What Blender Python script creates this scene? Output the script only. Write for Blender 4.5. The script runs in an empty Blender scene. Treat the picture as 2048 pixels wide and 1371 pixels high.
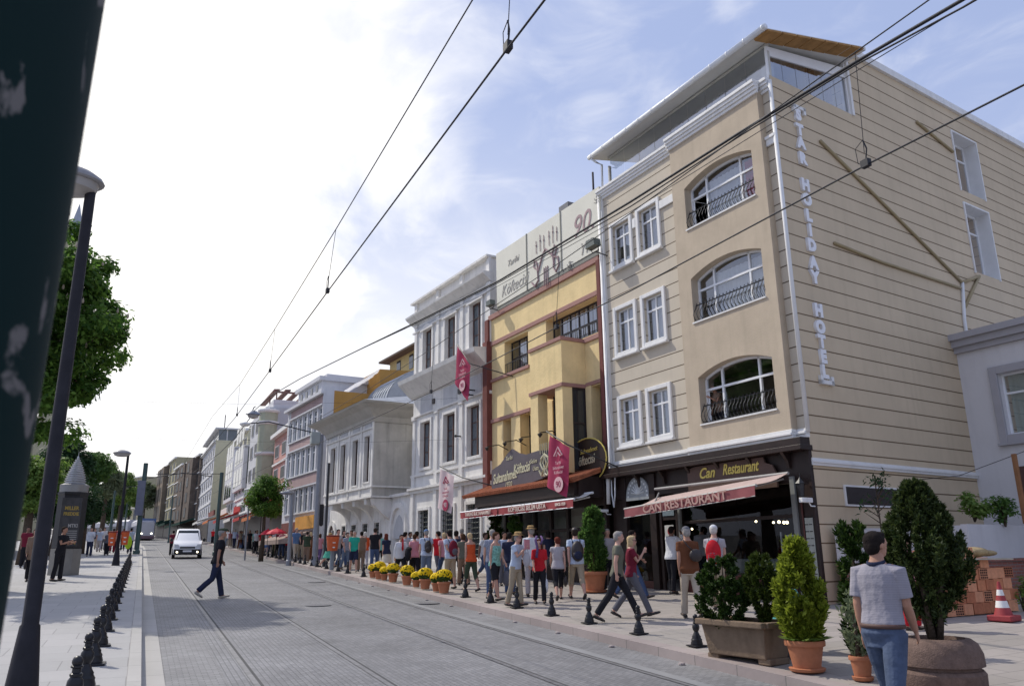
import bpy, bmesh, math, random
import numpy as np
from mathutils import Vector, Matrix
R = math.radians
S = bpy.context.scene
C = S.collection
# ------------------------------------------------------------------ camera
F_PX, PITCH, ROLL, CX, CY, ZC = 1579.4, R(15.12), R(0.665), 1024., 685.5, 1.87
_cp, _sp, _c, _s = math.cos(PITCH), math.sin(PITCH), math.cos(ROLL), math.sin(ROLL)
AZ, G = R(-24.657), 0.03514          # the street runs along +Y and climbs 3.5 %
_ca, _sa = math.cos(AZ), math.sin(AZ)
def toW(v): return Vector((v[0]*_ca - v[1]*_sa, v[0]*_sa + v[1]*_ca, v[2]))
RT, FW, UP = toW((1, 0, 0)), toW((0, _cp, _sp)), toW((0, -_sp, _cp))
def ray(px, py):
    a, b = (px-CX)/F_PX, -(py-CY)/F_PX
    return (_c*a+_s*b)*RT + (-_s*a+_c*b)*UP + FW
cd = bpy.data.cameras.new('camera'); cam = bpy.data.objects.new('camera', cd); C.objects.link(cam)
cxv, cyv = _c*RT - _s*UP, _s*RT + _c*UP
M = Matrix((cxv, cyv, -FW)).transposed().to_4x4(); M.translation = (0, 0, ZC)
cam.matrix_world = M
cd.sensor_width = 36; cd.lens = F_PX/2048*36; cd.clip_start = .05; cd.clip_end = 4000
cd.dof.use_dof = True; cd.dof.focus_distance = 22; cd.dof.aperture_fstop = 8
S.camera = cam
# ------------------------------------------------------------------ sky and sun
SUN_EL, SUN_AZ = R(48), R(-33)       # azimuth measured from +Y clockwise
W = bpy.data.worlds.new('World'); S.world = W; W.use_nodes = True
nt = W.node_tree; N = nt.nodes; L = nt.links; N.clear()
def nd(t, **k):
    n = N.new(t)
    for a, b in k.items(): setattr(n, a, b)
    return n
sky = nd('ShaderNodeTexSky', sky_type='NISHITA', sun_disc=False, sun_elevation=SUN_EL, sun_rotation=SUN_AZ)
sky.air_density = 1.0; sky.dust_density = 2.5; sky.ozone_density = 1.5
tc = nd('ShaderNodeTexCoord')
def maprange(src, a, b, c=0., d=1.):
    m = nd('ShaderNodeMapRange'); m.interpolation_type = 'SMOOTHSTEP'; L.new(src, m.inputs['Value'])
    for i, v in zip(('From Min', 'From Max', 'To Min', 'To Max'), (a, b, c, d)): m.inputs[i].default_value = v
    return m.outputs[0]
def math2(op, a, b):
    m = nd('ShaderNodeMath', operation=op)
    for i, v in enumerate((a, b)):
        if isinstance(v, (int, float)): m.inputs[i].default_value = v
        else: L.new(v, m.inputs[i])
    return m.outputs[0]
def dot(px, py):
    v = nd('ShaderNodeVectorMath', operation='DOT_PRODUCT'); L.new(tc.outputs['Generated'], v.inputs[0])
    v.inputs[1].default_value = ray(px, py).normalized(); return v.outputs['Value']
def noise(sc, det, dist=0., st=(1, 1, 1)):
    mp = nd('ShaderNodeMapping'); L.new(tc.outputs['Generated'], mp.inputs[0]); mp.inputs['Scale'].default_value = st
    n = nd('ShaderNodeTexNoise'); L.new(mp.outputs[0], n.inputs['Vector'])
    n.inputs['Scale'].default_value = sc; n.inputs['Detail'].default_value = det; n.inputs['Distortion'].default_value = dist
    n.inputs['Roughness'].default_value = .55
    return n.outputs[0]
big = noise(3.0, 7, .6, (1, 1, 1.6)); fine = noise(7, 6, .8, (1, 1, 2.4))
m1 = maprange(math2('ADD', dot(150, 330), math2('MULTIPLY', math2('SUBTRACT', big, .5), .22)), .87, .995)
sz = nd('ShaderNodeSeparateXYZ'); L.new(tc.outputs['Generated'], sz.inputs[0])
veil = math2('MULTIPLY', maprange(sz.outputs[2], .60, .06, 0., .86), maprange(math2('ADD', dot(420, 760), math2('MULTIPLY', math2('SUBTRACT', fine, .5), .10)), .72, .99, .15, 1.))
wisp = maprange(fine, .42, .85, .02, .34)
mask = math2('MINIMUM', math2('ADD', math2('MAXIMUM', m1, veil), wisp), 1.)
bg0 = nd('ShaderNodeBackground'); L.new(sky.outputs[0], bg0.inputs[0]); bg0.inputs[1].default_value = .12
bgb = nd('ShaderNodeBackground'); bgb.inputs[0].default_value = (.45, .55, .88, 1); bgb.inputs[1].default_value = .90
bg1 = nd('ShaderNodeMixShader'); bg1.inputs[0].default_value = .72; L.new(bg0.outputs[0], bg1.inputs[1]); L.new(bgb.outputs[0], bg1.inputs[2])
bg2 = nd('ShaderNodeBackground'); bg2.inputs[0].default_value = (1, .98, .95, 1); bg2.inputs[1].default_value = 1.14
mx = nd('ShaderNodeMixShader'); L.new(mask, mx.inputs[0]); L.new(bg1.outputs[0], mx.inputs[1]); L.new(bg2.outputs[0], mx.inputs[2])
ow = nd('ShaderNodeOutputWorld'); L.new(mx.outputs[0], ow.inputs[0])
sd = bpy.data.lights.new('sun', 'SUN'); sd.energy = 3.1; sd.angle = R(.6); sd.color = (1, .94, .83)
so = bpy.data.objects.new('sun', sd); C.objects.link(so)
sdir = Vector((math.sin(SUN_AZ)*math.cos(SUN_EL), math.cos(SUN_AZ)*math.cos(SUN_EL), math.sin(SUN_EL)))
so.rotation_euler = sdir.to_track_quat('Z', 'Y').to_euler(); so.location = (0, 0, 60)
S.view_settings.view_transform = 'Standard'; S.view_settings.look = 'None'; S.view_settings.exposure = 0.16; S.view_settings.gamma = 1
S.cycles.max_bounces = 8; S.cycles.transparent_max_bounces = 12; S.cycles.use_denoising = True
# ------------------------------------------------------------------ materials
def mat(name, col, rough=.8, spec=.3, var=.12, scale=3., bump=0., bscale=40., metal=0., grime=0.):
    m = bpy.data.materials.get(name)
    if m: return m
    m = bpy.data.materials.new(name); m.use_nodes = True; t = m.node_tree; n = t.nodes; l = t.links
    b = n['Principled BSDF']; b.inputs['Roughness'].default_value = rough; b.inputs['Metallic'].default_value = metal
    b.inputs['Specular IOR Level'].default_value = spec
    c = n.new('ShaderNodeTexCoord')
    if var:
        q = n.new('ShaderNodeTexNoise'); q.inputs['Scale'].default_value = scale; q.inputs['Detail'].default_value = 6; q.inputs['Roughness'].default_value = .65
        l.new(c.outputs['Object'], q.inputs['Vector'])
        r = n.new('ShaderNodeValToRGB'); l.new(q.outputs[0], r.inputs[0])
        r.color_ramp.elements[0].position = .3; r.color_ramp.elements[1].position = .7
        r.color_ramp.elements[0].color = [x*(1-var) for x in col]+[1]; r.color_ramp.elements[1].color = [min(1, x*(1+var)) for x in col]+[1]
        out = r.outputs[0]
        if grime:
            mp = n.new('ShaderNodeMapping'); mp.inputs['Scale'].default_value = (4., 4., .35); l.new(c.outputs['Object'], mp.inputs[0])
            g = n.new('ShaderNodeTexNoise'); g.inputs['Scale'].default_value = 1.2; g.inputs['Detail'].default_value = 8; l.new(mp.outputs[0], g.inputs['Vector'])
            gr = n.new('ShaderNodeMapRange'); l.new(g.outputs[0], gr.inputs[0]); gr.inputs[1].default_value = .5; gr.inputs[2].default_value = .75; gr.inputs[3].default_value = 0; gr.inputs[4].default_value = grime
            mm = n.new('ShaderNodeMix'); mm.data_type = 'RGBA'; l.new(gr.outputs[0], mm.inputs[0]); l.new(out, mm.inputs[6]); mm.inputs[7].default_value = [x*.45 for x in col]+[1]
            out = mm.outputs[2]
        l.new(out, b.inputs['Base Color'])
    else: b.inputs['Base Color'].default_value = list(col)+[1]
    if bump:
        q = n.new('ShaderNodeTexNoise'); q.inputs['Scale'].default_value = bscale; q.inputs['Detail'].default_value = 4; l.new(c.outputs['Object'], q.inputs['Vector'])
        k = n.new('ShaderNodeBump'); k.inputs['Strength'].default_value = bump; k.inputs['Distance'].default_value = .02
        l.new(q.outputs[0], k.inputs['Height']); l.new(k.outputs[0], b.inputs['Normal'])
    return m
def glass(name, tint=(.8, .85, .88), refl=.3, rough=.02):
    m = bpy.data.materials.new(name); m.use_nodes = True; t = m.node_tree; n = t.nodes; l = t.links; n.clear()
    o = n.new('ShaderNodeOutputMaterial'); a = n.new('ShaderNodeBsdfTransparent'); a.inputs[0].default_value = list(tint)+[1]
    g = n.new('ShaderNodeBsdfGlossy'); g.inputs['Roughness'].default_value = rough; g.inputs[0].default_value = (.95, .97, 1, 1)
    f0 = n.new('ShaderNodeLayerWeight'); f0.inputs[0].default_value = .5; f = n.new('ShaderNodeMath'); f.operation = 'POWER'; l.new(f0.outputs['Facing'], f.inputs[0]); f.inputs[1].default_value = 4.
    q = n.new('ShaderNodeMath'); q.operation = 'ADD'; q.use_clamp = True; q.inputs[1].default_value = .05+refl*.12; l.new(f.outputs[0], q.inputs[0])
    x = n.new('ShaderNodeMixShader'); l.new(q.outputs[0], x.inputs[0]); l.new(a.outputs[0], x.inputs[1]); l.new(g.outputs[0], x.inputs[2]); l.new(x.outputs[0], o.inputs[0])
    return m
def emis(name, col, st):
    m = bpy.data.materials.new(name); m.use_nodes = True; b = m.node_tree.nodes['Principled BSDF']
    b.inputs['Base Color'].default_value = list(col)+[1]; b.inputs['Emission Color'].default_value = list(col)+[1]; b.inputs['Emission Strength'].default_value = st
    return m
def blocks(name, c1, c2, cm, bw, bh, mortar, rough=.8, rot=0., bump=.6, var=.25, offs=.5, plane='XY', big=.12):
    """brick texture laid in object space"""
    m = bpy.data.materials.new(name); m.use_nodes = True; t = m.node_tree; n = t.nodes; l = t.links
    b = n['Principled BSDF']; b.inputs['Roughness'].default_value = rough; b.inputs['Specular IOR Level'].default_value = .3
    c = n.new('ShaderNodeTexCoord'); mp = n.new('ShaderNodeMapping'); l.new(c.outputs['Object'], mp.inputs[0])
    mp.inputs['Rotation'].default_value = {'XY': (0, 0, rot), 'XZ': (R(-90), 0, 0)}[plane]
    k = n.new('ShaderNodeTexBrick'); l.new(mp.outputs[0], k.inputs['Vector'])
    k.inputs['Color1'].default_value = list(c1)+[1]; k.inputs['Color2'].default_value = list(c2)+[1]; k.inputs['Mortar'].default_value = list(cm)+[1]
    k.inputs['Scale'].default_value = 1; k.inputs['Brick Width'].default_value = bw; k.inputs['Row Height'].default_value = bh
    k.inputs['Mortar Size'].default_value = mortar; k.inputs['Mortar Smooth'].default_value = .3; k.offset = offs
    q = n.new('ShaderNodeTexNoise'); q.inputs['Scale'].default_value = .45; q.inputs['Detail'].default_value = 9; q.inputs['Roughness'].default_value = .7; l.new(c.outputs['Object'], q.inputs['Vector'])
    mr = n.new('ShaderNodeMapRange'); l.new(q.outputs[0], mr.inputs[0]); mr.inputs[1].default_value = .25; mr.inputs[2].default_value = .75; mr.inputs[3].default_value = 1-var; mr.inputs[4].default_value = 1+var
    mu = n.new('ShaderNodeVectorMath'); mu.operation = 'SCALE'; l.new(k.outputs[0], mu.inputs[0]); l.new(mr.outputs[0], mu.inputs['Scale'])
    l.new(mu.outputs[0], b.inputs['Base Color'])
    h = n.new('ShaderNodeMath'); h.operation = 'SUBTRACT'; h.inputs[0].default_value = 1; l.new(k.outputs['Fac'], h.inputs[1])
    q2 = n.new('ShaderNodeTexNoise'); q2.inputs['Scale'].default_value = 14; q2.inputs['Detail'].default_value = 5; l.new(c.outputs['Object'], q2.inputs['Vector'])
    h2 = n.new('ShaderNodeMath'); h2.operation = 'MULTIPLY_ADD'; l.new(q2.outputs[0], h2.inputs[0]); h2.inputs[1].default_value = .5; l.new(h.outputs[0], h2.inputs[2])
    bp = n.new('ShaderNodeBump'); bp.inputs['Strength'].default_value = bump; bp.inputs['Distance'].default_value = .015; l.new(h2.outputs[0], bp.inputs['Height']); l.new(bp.outputs[0], b.inputs['Normal'])
    return m
def grooved(name, col, gcol, pitch, z0, zoff, gw=.028):
    """plaster with horizontal joints every pitch metres"""
    m = mat(name, col, .85, .2, .07, .6, grime=.12); t = m.node_tree; n = t.nodes; l = t.links; b = n['Principled BSDF']
    c = n.new('ShaderNodeTexCoord'); s = n.new('ShaderNodeSeparateXYZ'); l.new(c.outputs['Object'], s.inputs[0])
    def mth(op, a, v):
        q = n.new('ShaderNodeMath'); q.operation = op; l.new(a, q.inputs[0]); q.inputs[1].default_value = v; return q.outputs[0]
    z = mth('ADD', s.outputs[2], zoff-z0+gw/2); z = mth('FLOORED_MODULO', z, pitch); lt = mth('LESS_THAN', z, gw)
    old = b.inputs['Base Color'].links[0].from_socket
    mm = n.new('ShaderNodeMix'); mm.data_type = 'RGBA'; l.new(lt, mm.inputs[0]); l.new(old, mm.inputs[6]); mm.inputs[7].default_value = list(gcol)+[1]  # shade inside the joints is painted as a dark brown line
    l.new(mm.outputs[2], b.inputs['Base Color'])
    bp = n.new('ShaderNodeBump'); bp.invert = True; bp.inputs['Strength'].default_value = .8; bp.inputs['Distance'].default_value = .02; l.new(lt, bp.inputs['Height']); l.new(bp.outputs[0], b.inputs['Normal'])
    return m
def leafmat(name, c1, c2, trans=.35, rough=.55):
    m = bpy.data.materials.new(name); m.use_nodes = True; t = m.node_tree; n = t.nodes; l = t.links
    b = n['Principled BSDF']; b.inputs['Roughness'].default_value = rough; b.inputs['Specular IOR Level'].default_value = .25
    g = n.new('ShaderNodeNewGeometry'); r = n.new('ShaderNodeValToRGB'); l.new(g.outputs['Random Per Island'], r.inputs[0])
    r.color_ramp.elements[0].color = list(c1)+[1]; r.color_ramp.elements[1].color = list(c2)+[1]
    l.new(r.outputs[0], b.inputs['Base Color'])
    tr = n.new('ShaderNodeBsdfTranslucent'); l.new(r.outputs[0], tr.inputs[0]); x = n.new('ShaderNodeMixShader'); x.inputs[0].default_value = trans
    l.new(b.outputs[0], x.inputs[1]); l.new(tr.outputs[0], x.inputs[2]); l.new(x.outputs[0], n['Material Output'].inputs[0])
    return m
# ------------------------------------------------------------------ mesh tools
class T:
    """local axes: along e1, outward e2, up"""
    def __init__(s, o=(0, 0, 0), e1=(1, 0), e2=(0, 1)): s.o, s.e1, s.e2 = o, e1, e2
    def __call__(s, u, n, z): return (s.o[0]+u*s.e1[0]+n*s.e2[0], s.o[1]+u*s.e1[1]+n*s.e2[1], s.o[2]+z)
ID = T()
class MB:
    def __init__(s, t=ID): s.v, s.f, s.m, s.t = [], [], [], t
    def p(s, *a):
        s.v.append(s.t(*a)); return len(s.v)-1
    def face(s, idx, m=0): s.f.append(tuple(idx)); s.m.append(m)
    def quad(s, *pts, m=0): s.face([s.p(*q) for q in pts], m)
    def box(s, a0, a1, b0, b1, c0, c1, m=0):
        i = [s.p(x, y, z) for x in (a0, a1) for y in (b0, b1) for z in (c0, c1)]
        for q in ((0, 1, 3, 2), (4, 6, 7, 5), (0, 4, 5, 1), (2, 3, 7, 6), (0, 2, 6, 4), (1, 5, 7, 3)): s.face([i[k] for k in q], m)
        return s
    def prism(s, poly, lo, hi, ax='y', m=0):
        """poly of 2-D points extruded along ax: y -> (a,*,b); x -> (*,a,b); z -> (a,b,*)"""
        g = {'y': lambda a, b, h: (a, h, b), 'x': lambda a, b, h: (h, a, b), 'z': lambda a, b, h: (a, b, h)}[ax]
        A = [s.p(*g(a, b, lo)) for a, b in poly]; B = [s.p(*g(a, b, hi)) for a, b in poly]; k = len(poly)
        s.face(A[::-1], m); s.face(B, m)
        for i in range(k): s.face((A[i], A[(i+1) % k], B[(i+1) % k], B[i]), m)
        return s
    def ring(s, c, r, axis, seg, ry=None, up=None):
        a = Vector(axis).normalized(); h = Vector(up) if up else (Vector((0, 0, 1)) if abs(a.z) < .9 else Vector((0, 1, 0)))
        x = h.cross(a).normalized(); y = a.cross(x); ry = r if ry is None else ry
        return [s.p(*(Vector(c)+x*(r*math.cos(2*math.pi*i/seg))+y*(ry*math.sin(2*math.pi*i/seg)))) for i in range(seg)]
    def skinrings(s, rs, m=0, cap=True):
        k = len(rs[0])
        for a, b in zip(rs, rs[1:]):
            for i in range(k): s.face((a[i], a[(i+1) % k], b[(i+1) % k], b[i]), m)
        if cap: s.face(rs[0][::-1], m); s.face(rs[-1], m)
    def tube(s, pts, r, seg=8, m=0, ry=None, up=None):
        pts = [Vector(p) for p in pts]; rr = r if isinstance(r, (list, tuple)) else [r]*len(pts)
        yy = ry if isinstance(ry, (list, tuple)) else [ry]*len(pts)
        rs = []
        for i, p in enumerate(pts):
            d = pts[min(i+1, len(pts)-1)]-pts[max(i-1, 0)]
            rs.append(s.ring(p, rr[i], d, seg, yy[i], up))
        s.skinrings(rs, m); return s
    def lathe(s, prof, c=(0, 0, 0), seg=16, m=0, sx=1, sy=1):
        rs = [[s.p(c[0]+r*sx*math.cos(2*math.pi*i/seg), c[1]+r*sy*math.sin(2*math.pi*i/seg), c[2]+z) for i in range(seg)] for r, z in prof]
        s.skinrings(rs, m); return s
    def ball(s, c, r, seg=12, rings=8, m=0):
        r = r if isinstance(r, (tuple, list)) else (r, r, r)
        rs = []
        for j in range(rings+1):
            a = math.pi*(j+.001)/(rings+.002)-math.pi/2; k = max(math.cos(a), .02)
            rs.append([s.p(c[0]+r[0]*k*math.cos(2*math.pi*i/seg), c[1]+r[1]*k*math.sin(2*math.pi*i/seg), c[2]+r[2]*math.sin(a)) for i in range(seg)])
        s.skinrings(rs, m); return s
    def mesh(s, name, mats, smooth=False):
        me = bpy.data.meshes.new(name); me.from_pydata([tuple(v) for v in s.v], [], s.f)
        for m in (mats if isinstance(mats, (list, tuple)) else [mats]): me.materials.append(m)
        me.polygons.foreach_set('material_index', s.m)
        bm = bmesh.new(); bm.from_mesh(me); bmesh.ops.recalc_face_normals(bm, faces=bm.faces); bm.to_mesh(me); bm.free()
        if smooth:
            me.polygons.foreach_set('use_smooth', [True]*len(me.polygons))
            if smooth is not True: me.set_sharp_from_angle(angle=R(smooth))
        me.update(); return me
    def build(s, name, mats, parent=None, label=None, smooth=False, bevel=0):
        o = bpy.data.objects.new(name, s.mesh(name, mats, smooth)); C.objects.link(o)
        if parent: o.parent = parent
        if label: o['label'] = label
        if bevel:
            b = o.modifiers.new('bevel', 'BEVEL'); b.width = bevel; b.segments = 2; b.limit_method = 'ANGLE'
        return o
def tag(o, label, cat, group=None, kind=None):
    if label: o['label'] = label
    if cat: o['category'] = cat
    if group: o['group'] = group
    if kind: o['kind'] = kind
    return o
def thing(name, label, cat, loc=(0, 0, 0), rz=0., group=None):
    o = bpy.data.objects.new(name, None); C.objects.link(o); o.location = loc; o.rotation_euler = (0, 0, rz); o.empty_display_size = .2
    return tag(o, label, cat, group)
KIDS = {}
def copy_tree(o, loc=None, rz=None, label=None, group=None, scale=None, parent=None):
    c = o.copy(); C.objects.link(c); c.parent = parent
    if loc is not None: c.location = loc
    if rz is not None: c.rotation_euler = (0, 0, rz)
    if label: c['label'] = label
    if group: c['group'] = group
    if scale: c.scale = (scale,)*3
    for k in [x for x in C.objects if x.parent == o]: copy_tree(k, parent=c)
    return c
def fpt(p0, ang, px, py, n=0.):
    """pixel -> (u, z) on the vertical plane through p0 whose level direction is ang degrees from +Y"""
    d = (math.sin(R(ang)), math.cos(R(ang))); o = (-d[1], d[0]); q = (p0[0]+o[0]*n, p0[1]+o[1]*n); nn = (d[1], -d[0]); r = ray(px, py)
    t = (nn[0]*q[0]+nn[1]*q[1])/(nn[0]*r.x+nn[1]*r.y)
    return ((r.x*t-q[0])*d[0]+(r.y*t-q[1])*d[1], ZC+t*r.z)
def gz(x, y):
    """ground height"""
    z = G*y
    b = bend(y)
    if x > 7.4+b: z += .14+.045*min(x-7.4-b, 9)
    elif x < .03+b: z += .14
    return z
def bend(y): return -.00045*max(0, y-80)**2 if y < 200 else -6.48-.108*(y-200)
def on_ground(px, py, h=.14):
    r = ray(px, py); t = (ZC-h)/(G*r.y-r.z); return r.x*t, r.y*t
def at_y(px, y, py=1110):
    r = ray(px, py); return r.x/r.y*y
def text(s, size, ext=.01, shear=0., bold=0., sx=1., align='CENTER', spacing=1.):
    cu = bpy.data.curves.new('lettering', 'FONT'); cu.body = s; cu.size = size; cu.extrude = ext; cu.shear = shear; cu.offset = bold; cu.align_x = align; cu.align_y = 'CENTER'; cu.space_character = spacing
    cu.resolution_u = 3
    o = bpy.data.objects.new('tmp', cu); C.objects.link(o); dg = bpy.context.evaluated_depsgraph_get()
    me = bpy.data.meshes.new_from_object(o.evaluated_get(dg)); bpy.data.objects.remove(o)
    for v in me.vertices: v.co.x *= sx
    return me
def lettering(s, size, parent, t, u, n, z, m, name='lettering', flip=False, rot=0., **k):
    me = text(s, size, **k); me.materials.clear(); me.materials.append(m)
    sg = -1 if flip else 1; c, q = math.cos(rot), math.sin(rot)
    for v in me.vertices:
        x, y, zz = v.co; x, y = x*c-y*q, x*q+y*c
        v.co = t(u+sg*x, n+zz, z+y)
    me.update(); o = bpy.data.objects.new(name, me); C.objects.link(o); o.parent = parent
    return o
# ------------------------------------------------------------------ ground, road, pavements
def struct(o): o['kind'] = 'structure'; return o
M_sett = blocks('setts', (.185, .184, .19), (.24, .238, .243), (.13, .129, .133), .15, .075, .006, .62, 0, .7, .34)
M_sett2 = blocks('track_setts', (.172, .172, .18), (.222, .22, .228), (.12, .12, .125), .14, .07, .005, .6, R(90), .7, .34)
M_slabL = blocks('pale_slabs', (.33, .325, .32), (.37, .36, .355), (.235, .23, .225), .8, .8, .008, .75, 0, .4, .10, .5)
M_slabR = blocks('pink_slabs', (.29, .265, .24), (.345, .31, .285), (.19, .175, .165), .6, .4, .008, .75, R(5), .4, .14, .5)
M_kerbR = blocks('kerb_stone', (.29, .245, .235), (.34, .29, .275), (.20, .18, .17), .9, 3., .012, .8, R(90), .4, .2, 0)
M_kerbL = blocks('kerb_pale', (.36, .35, .33), (.40, .385, .365), (.26, .25, .24), 1.2, 3., .01, .8, R(90), .3, .1, 0)
M_gutter = mat('gutter_strip', (.23, .23, .235), .8, .3, .12, 1.0, .3, 25)
M_rail = mat('rail_steel', (.20, .198, .205), .5, .35, .3, 6, metal=.3)
M_groove = mat('rail_groove', (.07, .07, .072), .8)
M_earth = mat('ground_far', (.20, .19, .18), .95, .1, .2, .2)
YS = [-6, -3, 0, 2, 4, 6, 8, 10, 13, 16, 20, 25, 30, 36, 42, 50, 60, 70, 80, 88, 96, 104, 112, 120, 130, 140, 150, 160, 175, 190, 205, 225, 250]
def strip(name, m, x0, x1, h0, h1, ys=YS, thick=None, kind='structure'):
    """long sheet following the street; h is height above the sloping road plane; x may be functions of y"""
    f = lambda v, y: v(y) if callable(v) else v+bend(y)
    b = MB(); prev = None
    for y in ys:
        row = [b.p(f(x0, y), y, G*y+h0), b.p(f(x1, y), y, G*y+h1)]
        if thick: row += [b.p(f(x1, y), y, G*y+h1-thick), b.p(f(x0, y), y, G*y+h0-thick)]
        if prev:
            k = len(row)
            for i in range(k if thick else 1): b.face((prev[i], prev[(i+1) % k], row[(i+1) % k], row[i]))
        elif thick: b.face(row)
        prev = row
    if thick: b.face(prev[::-1])
    o = b.build(name, m); o['kind'] = kind
    return o
b = MB(); b.quad((-900, -60, -60*G-.06), (900, -60, -60*G-.06), (900, 1500, 1500*G-.06), (-900, 1500, 1500*G-.06)); struct(b.build('ground', M_earth))
strip('road', M_sett, .2, 7.6, 0, 0)
strip('tram_track_bed', M_sett2, lambda y: 1.15+bend(y), lambda y: 6.6+bend(y), .004, .004)
strip('track_edge_band', M_gutter, lambda y: 6.42+bend(y), lambda y: 6.60+bend(y), .008, .008)
for rx in (1.49, 2.98, 4.90, 6.36):
    strip('tram_rail', M_rail, lambda y: rx-.06+bend(y), lambda y: rx+.01+bend(y), .012, .012)
    strip('tram_rail_groove', M_groove, lambda y: rx+.012+bend(y), lambda y: rx+.05+bend(y), .010, .010)
strip('pavement_left', M_slabL, -14, -.0, .14, .14)
strip('kerb_left', M_kerbL, .0, .16, .145, .145, thick=.4)
strip('gutter_left', M_kerbL, .17, .44, .01, .01)
strip('kerb_right', M_kerbR, 7.36, 7.62, .135, .142, thick=.4)
strip('pavement_right', M_slabR, 7.62, 17., .14, .14+.045*9.4)
# studs beside the right kerb and painted ticks in the gutter
for i in range(14):
    y = 6.2+i*1.9
    struct(MB().lathe([(.05, 0), (.045, .02), (.02, .03)], (7.2, y, G*y+.006), 10).build('road_stud', M_kerbR))
Mh = mat('manhole_iron', (.12, .12, .13), .6, .4, .2, 8)
for x, y in ((4.2, 21.), (5.9, 30.), (6.9, 20.5)):
    struct(MB().lathe([(.33, 0), (.33, .006), (.30, .01)], (x, y, G*y+.006), 20).build('manhole_cover', Mh))
# ------------------------------------------------------------------ buildings
def holes_wall(b, u0, u1, z0, z1, holes, n=0., depth=.18, m=0, mr=None):
    us = sorted({u0, u1, *[v for h in holes for v in h[:2] if u0 < v < u1]}); zs = sorted({z0, z1, *[v for h in holes for v in h[2:4] if z0 < v < z1]})
    for a, c in zip(us, us[1:]):
        for e, g in zip(zs, zs[1:]):
            mu, mz = (a+c)/2, (e+g)/2
            if any(h[0] < mu < h[1] and h[2] < mz < h[3] for h in holes): continue
            b.quad((a, n, e), (c, n, e), (c, n, g), (a, n, g), m=m)
    mr = m if mr is None else mr
    for h in holes:
        d = h[4] if len(h) > 4 else depth
        a, c, e, g = h[:4]; k = n-d
        for q in (((a, n, e), (a, k, e), (a, k, g), (a, n, g)), ((c, n, e), (c, k, e), (c, k, g), (c, n, g)), ((a, n, e), (c, n, e), (c, k, e), (a, k, e)), ((a, n, g), (c, n, g), (c, k, g), (a, k, g))): b.quad(*q, m=mr)
def shell(b, u0, u1, z0, z1, holes, n=0., back=-8., depth=.18, m=0, mr=None, ms=None):
    holes_wall(b, u0, u1, z0, z1, holes, n, depth, m, mr); ms = m if ms is None else ms
    b.quad((u0, n, z0), (u0, back, z0), (u0, back, z1), (u0, n, z1), m=ms); b.quad((u1, n, z0), (u1, back, z0), (u1, back, z1), (u1, n, z1), m=ms)
    b.quad((u0, back, z0), (u1, back, z0), (u1, back, z1), (u0, back, z1), m=ms)
    b.quad((u0, n, z1), (u1, n, z1), (u1, back, z1), (u0, back, z1), m=ms); b.quad((u0, n, z0), (u1, n, z0), (u1, back, z0), (u0, back, z0), m=ms)
G_clear = glass('window_glass', (.84, .87, .89), 1.2); G_shop = glass('shop_glass', (.7, .74, .75), -.2); G_dark = mat('dark_glass', (.035, .04, .045), .06, .8, 0); G_mid = mat('grey_glass', (.10, .12, .135), .08, .8, .3, .8)
G_terr = glass('terrace_glass', (.66, .71, .75), 2.2)
W_white = mat('white_upvc', (.78, .79, .80), .45, .4, .03); W_brown = mat('brown_wood', (.10, .055, .045), .6, .3, .2, 12); W_black = mat('black_frame', (.035, .028, .028), .5, .4, .2)
M_curt = leafmat('net_curtain', (.80, .81, .84), (.84, .85, .87), .5); M_red = leafmat('red_curtain', (.40, .01, .03), (.40, .01, .03), .3)
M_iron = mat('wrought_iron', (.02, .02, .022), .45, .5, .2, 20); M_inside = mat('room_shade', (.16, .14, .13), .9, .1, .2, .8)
def window(root, t, u0, u1, z0, z1, n, fm, gm, cols=2, trans=None, rows=0, fw=.05, curtain=None, name='window', glassname='pane', part=True, openp=None):
    b = MB(t); d = .05
    b.box(u0, u0+fw, n-d, n, z0, z1).box(u1-fw, u1, n-d, n, z0, z1).box(u0+fw, u1-fw, n-d, n, z0, z0+fw).box(u0+fw, u1-fw, n-d, n, z1-fw, z1)
    w = (u1-u0-fw)/cols
    for i in range(1, cols): b.box(u0+i*w, u0+i*w+fw, n-d+.004, n+.004, z0+fw, z1-fw)
    if trans: zt = z0+(z1-z0)*trans; b.box(u0+fw, u1-fw, n-d+.007, n+.007, zt, zt+fw)
    for i in range(1, rows):
        zr = z0+(z1-z0)*i/rows; b.box(u0+fw, u1-fw, n-d+.01, n-.006, zr, zr+fw*.5)
    f = b.build(name, fm, root)
    g = MB(t); g.quad((u0+fw/2, n-d/2, z0+fw/2), (u1-fw/2, n-d/2, z0+fw/2), (u1-fw/2, n-d/2, z1-fw/2), (u0+fw/2, n-d/2, z1-fw/2)); g.build(glassname, gm, f)
    if curtain:
        for (a, c, m) in curtain:
            k = MB(t); q = max(6, int((c-a)/.045)); pr = None
            for i in range(q+1):
                u = a+(c-a)*i/q; nn = n-.13+.02*math.sin(i*1.9)+.01*math.sin(i*4.1)
                r = [k.p(u, nn, z0), k.p(u, nn, z1)]
                if pr: k.face((pr[0], r[0], r[1], pr[1]))
                pr = r
            k.build('curtain', m, f, smooth=True)
    return f
def surround(root, t, u0, u1, z0, z1, n, m, w=.12, pr=.07, sill=True, name='window_surround'):
    b = MB(t); b.box(u0-w, u0, n, n+pr, z0-w, z1+w).box(u1, u1+w, n, n+pr, z0-w, z1+w).box(u0, u1, n, n+pr-.003, z1, z1+w).box(u0, u1, n, n+pr-.003, z0-w, z0)
    if sill: b.box(u0-w-.03, u1+w+.03, n+.001, n+pr+.06, z0-w-.07, z0-w)
    return b.build(name, m, root, bevel=.012)
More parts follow.
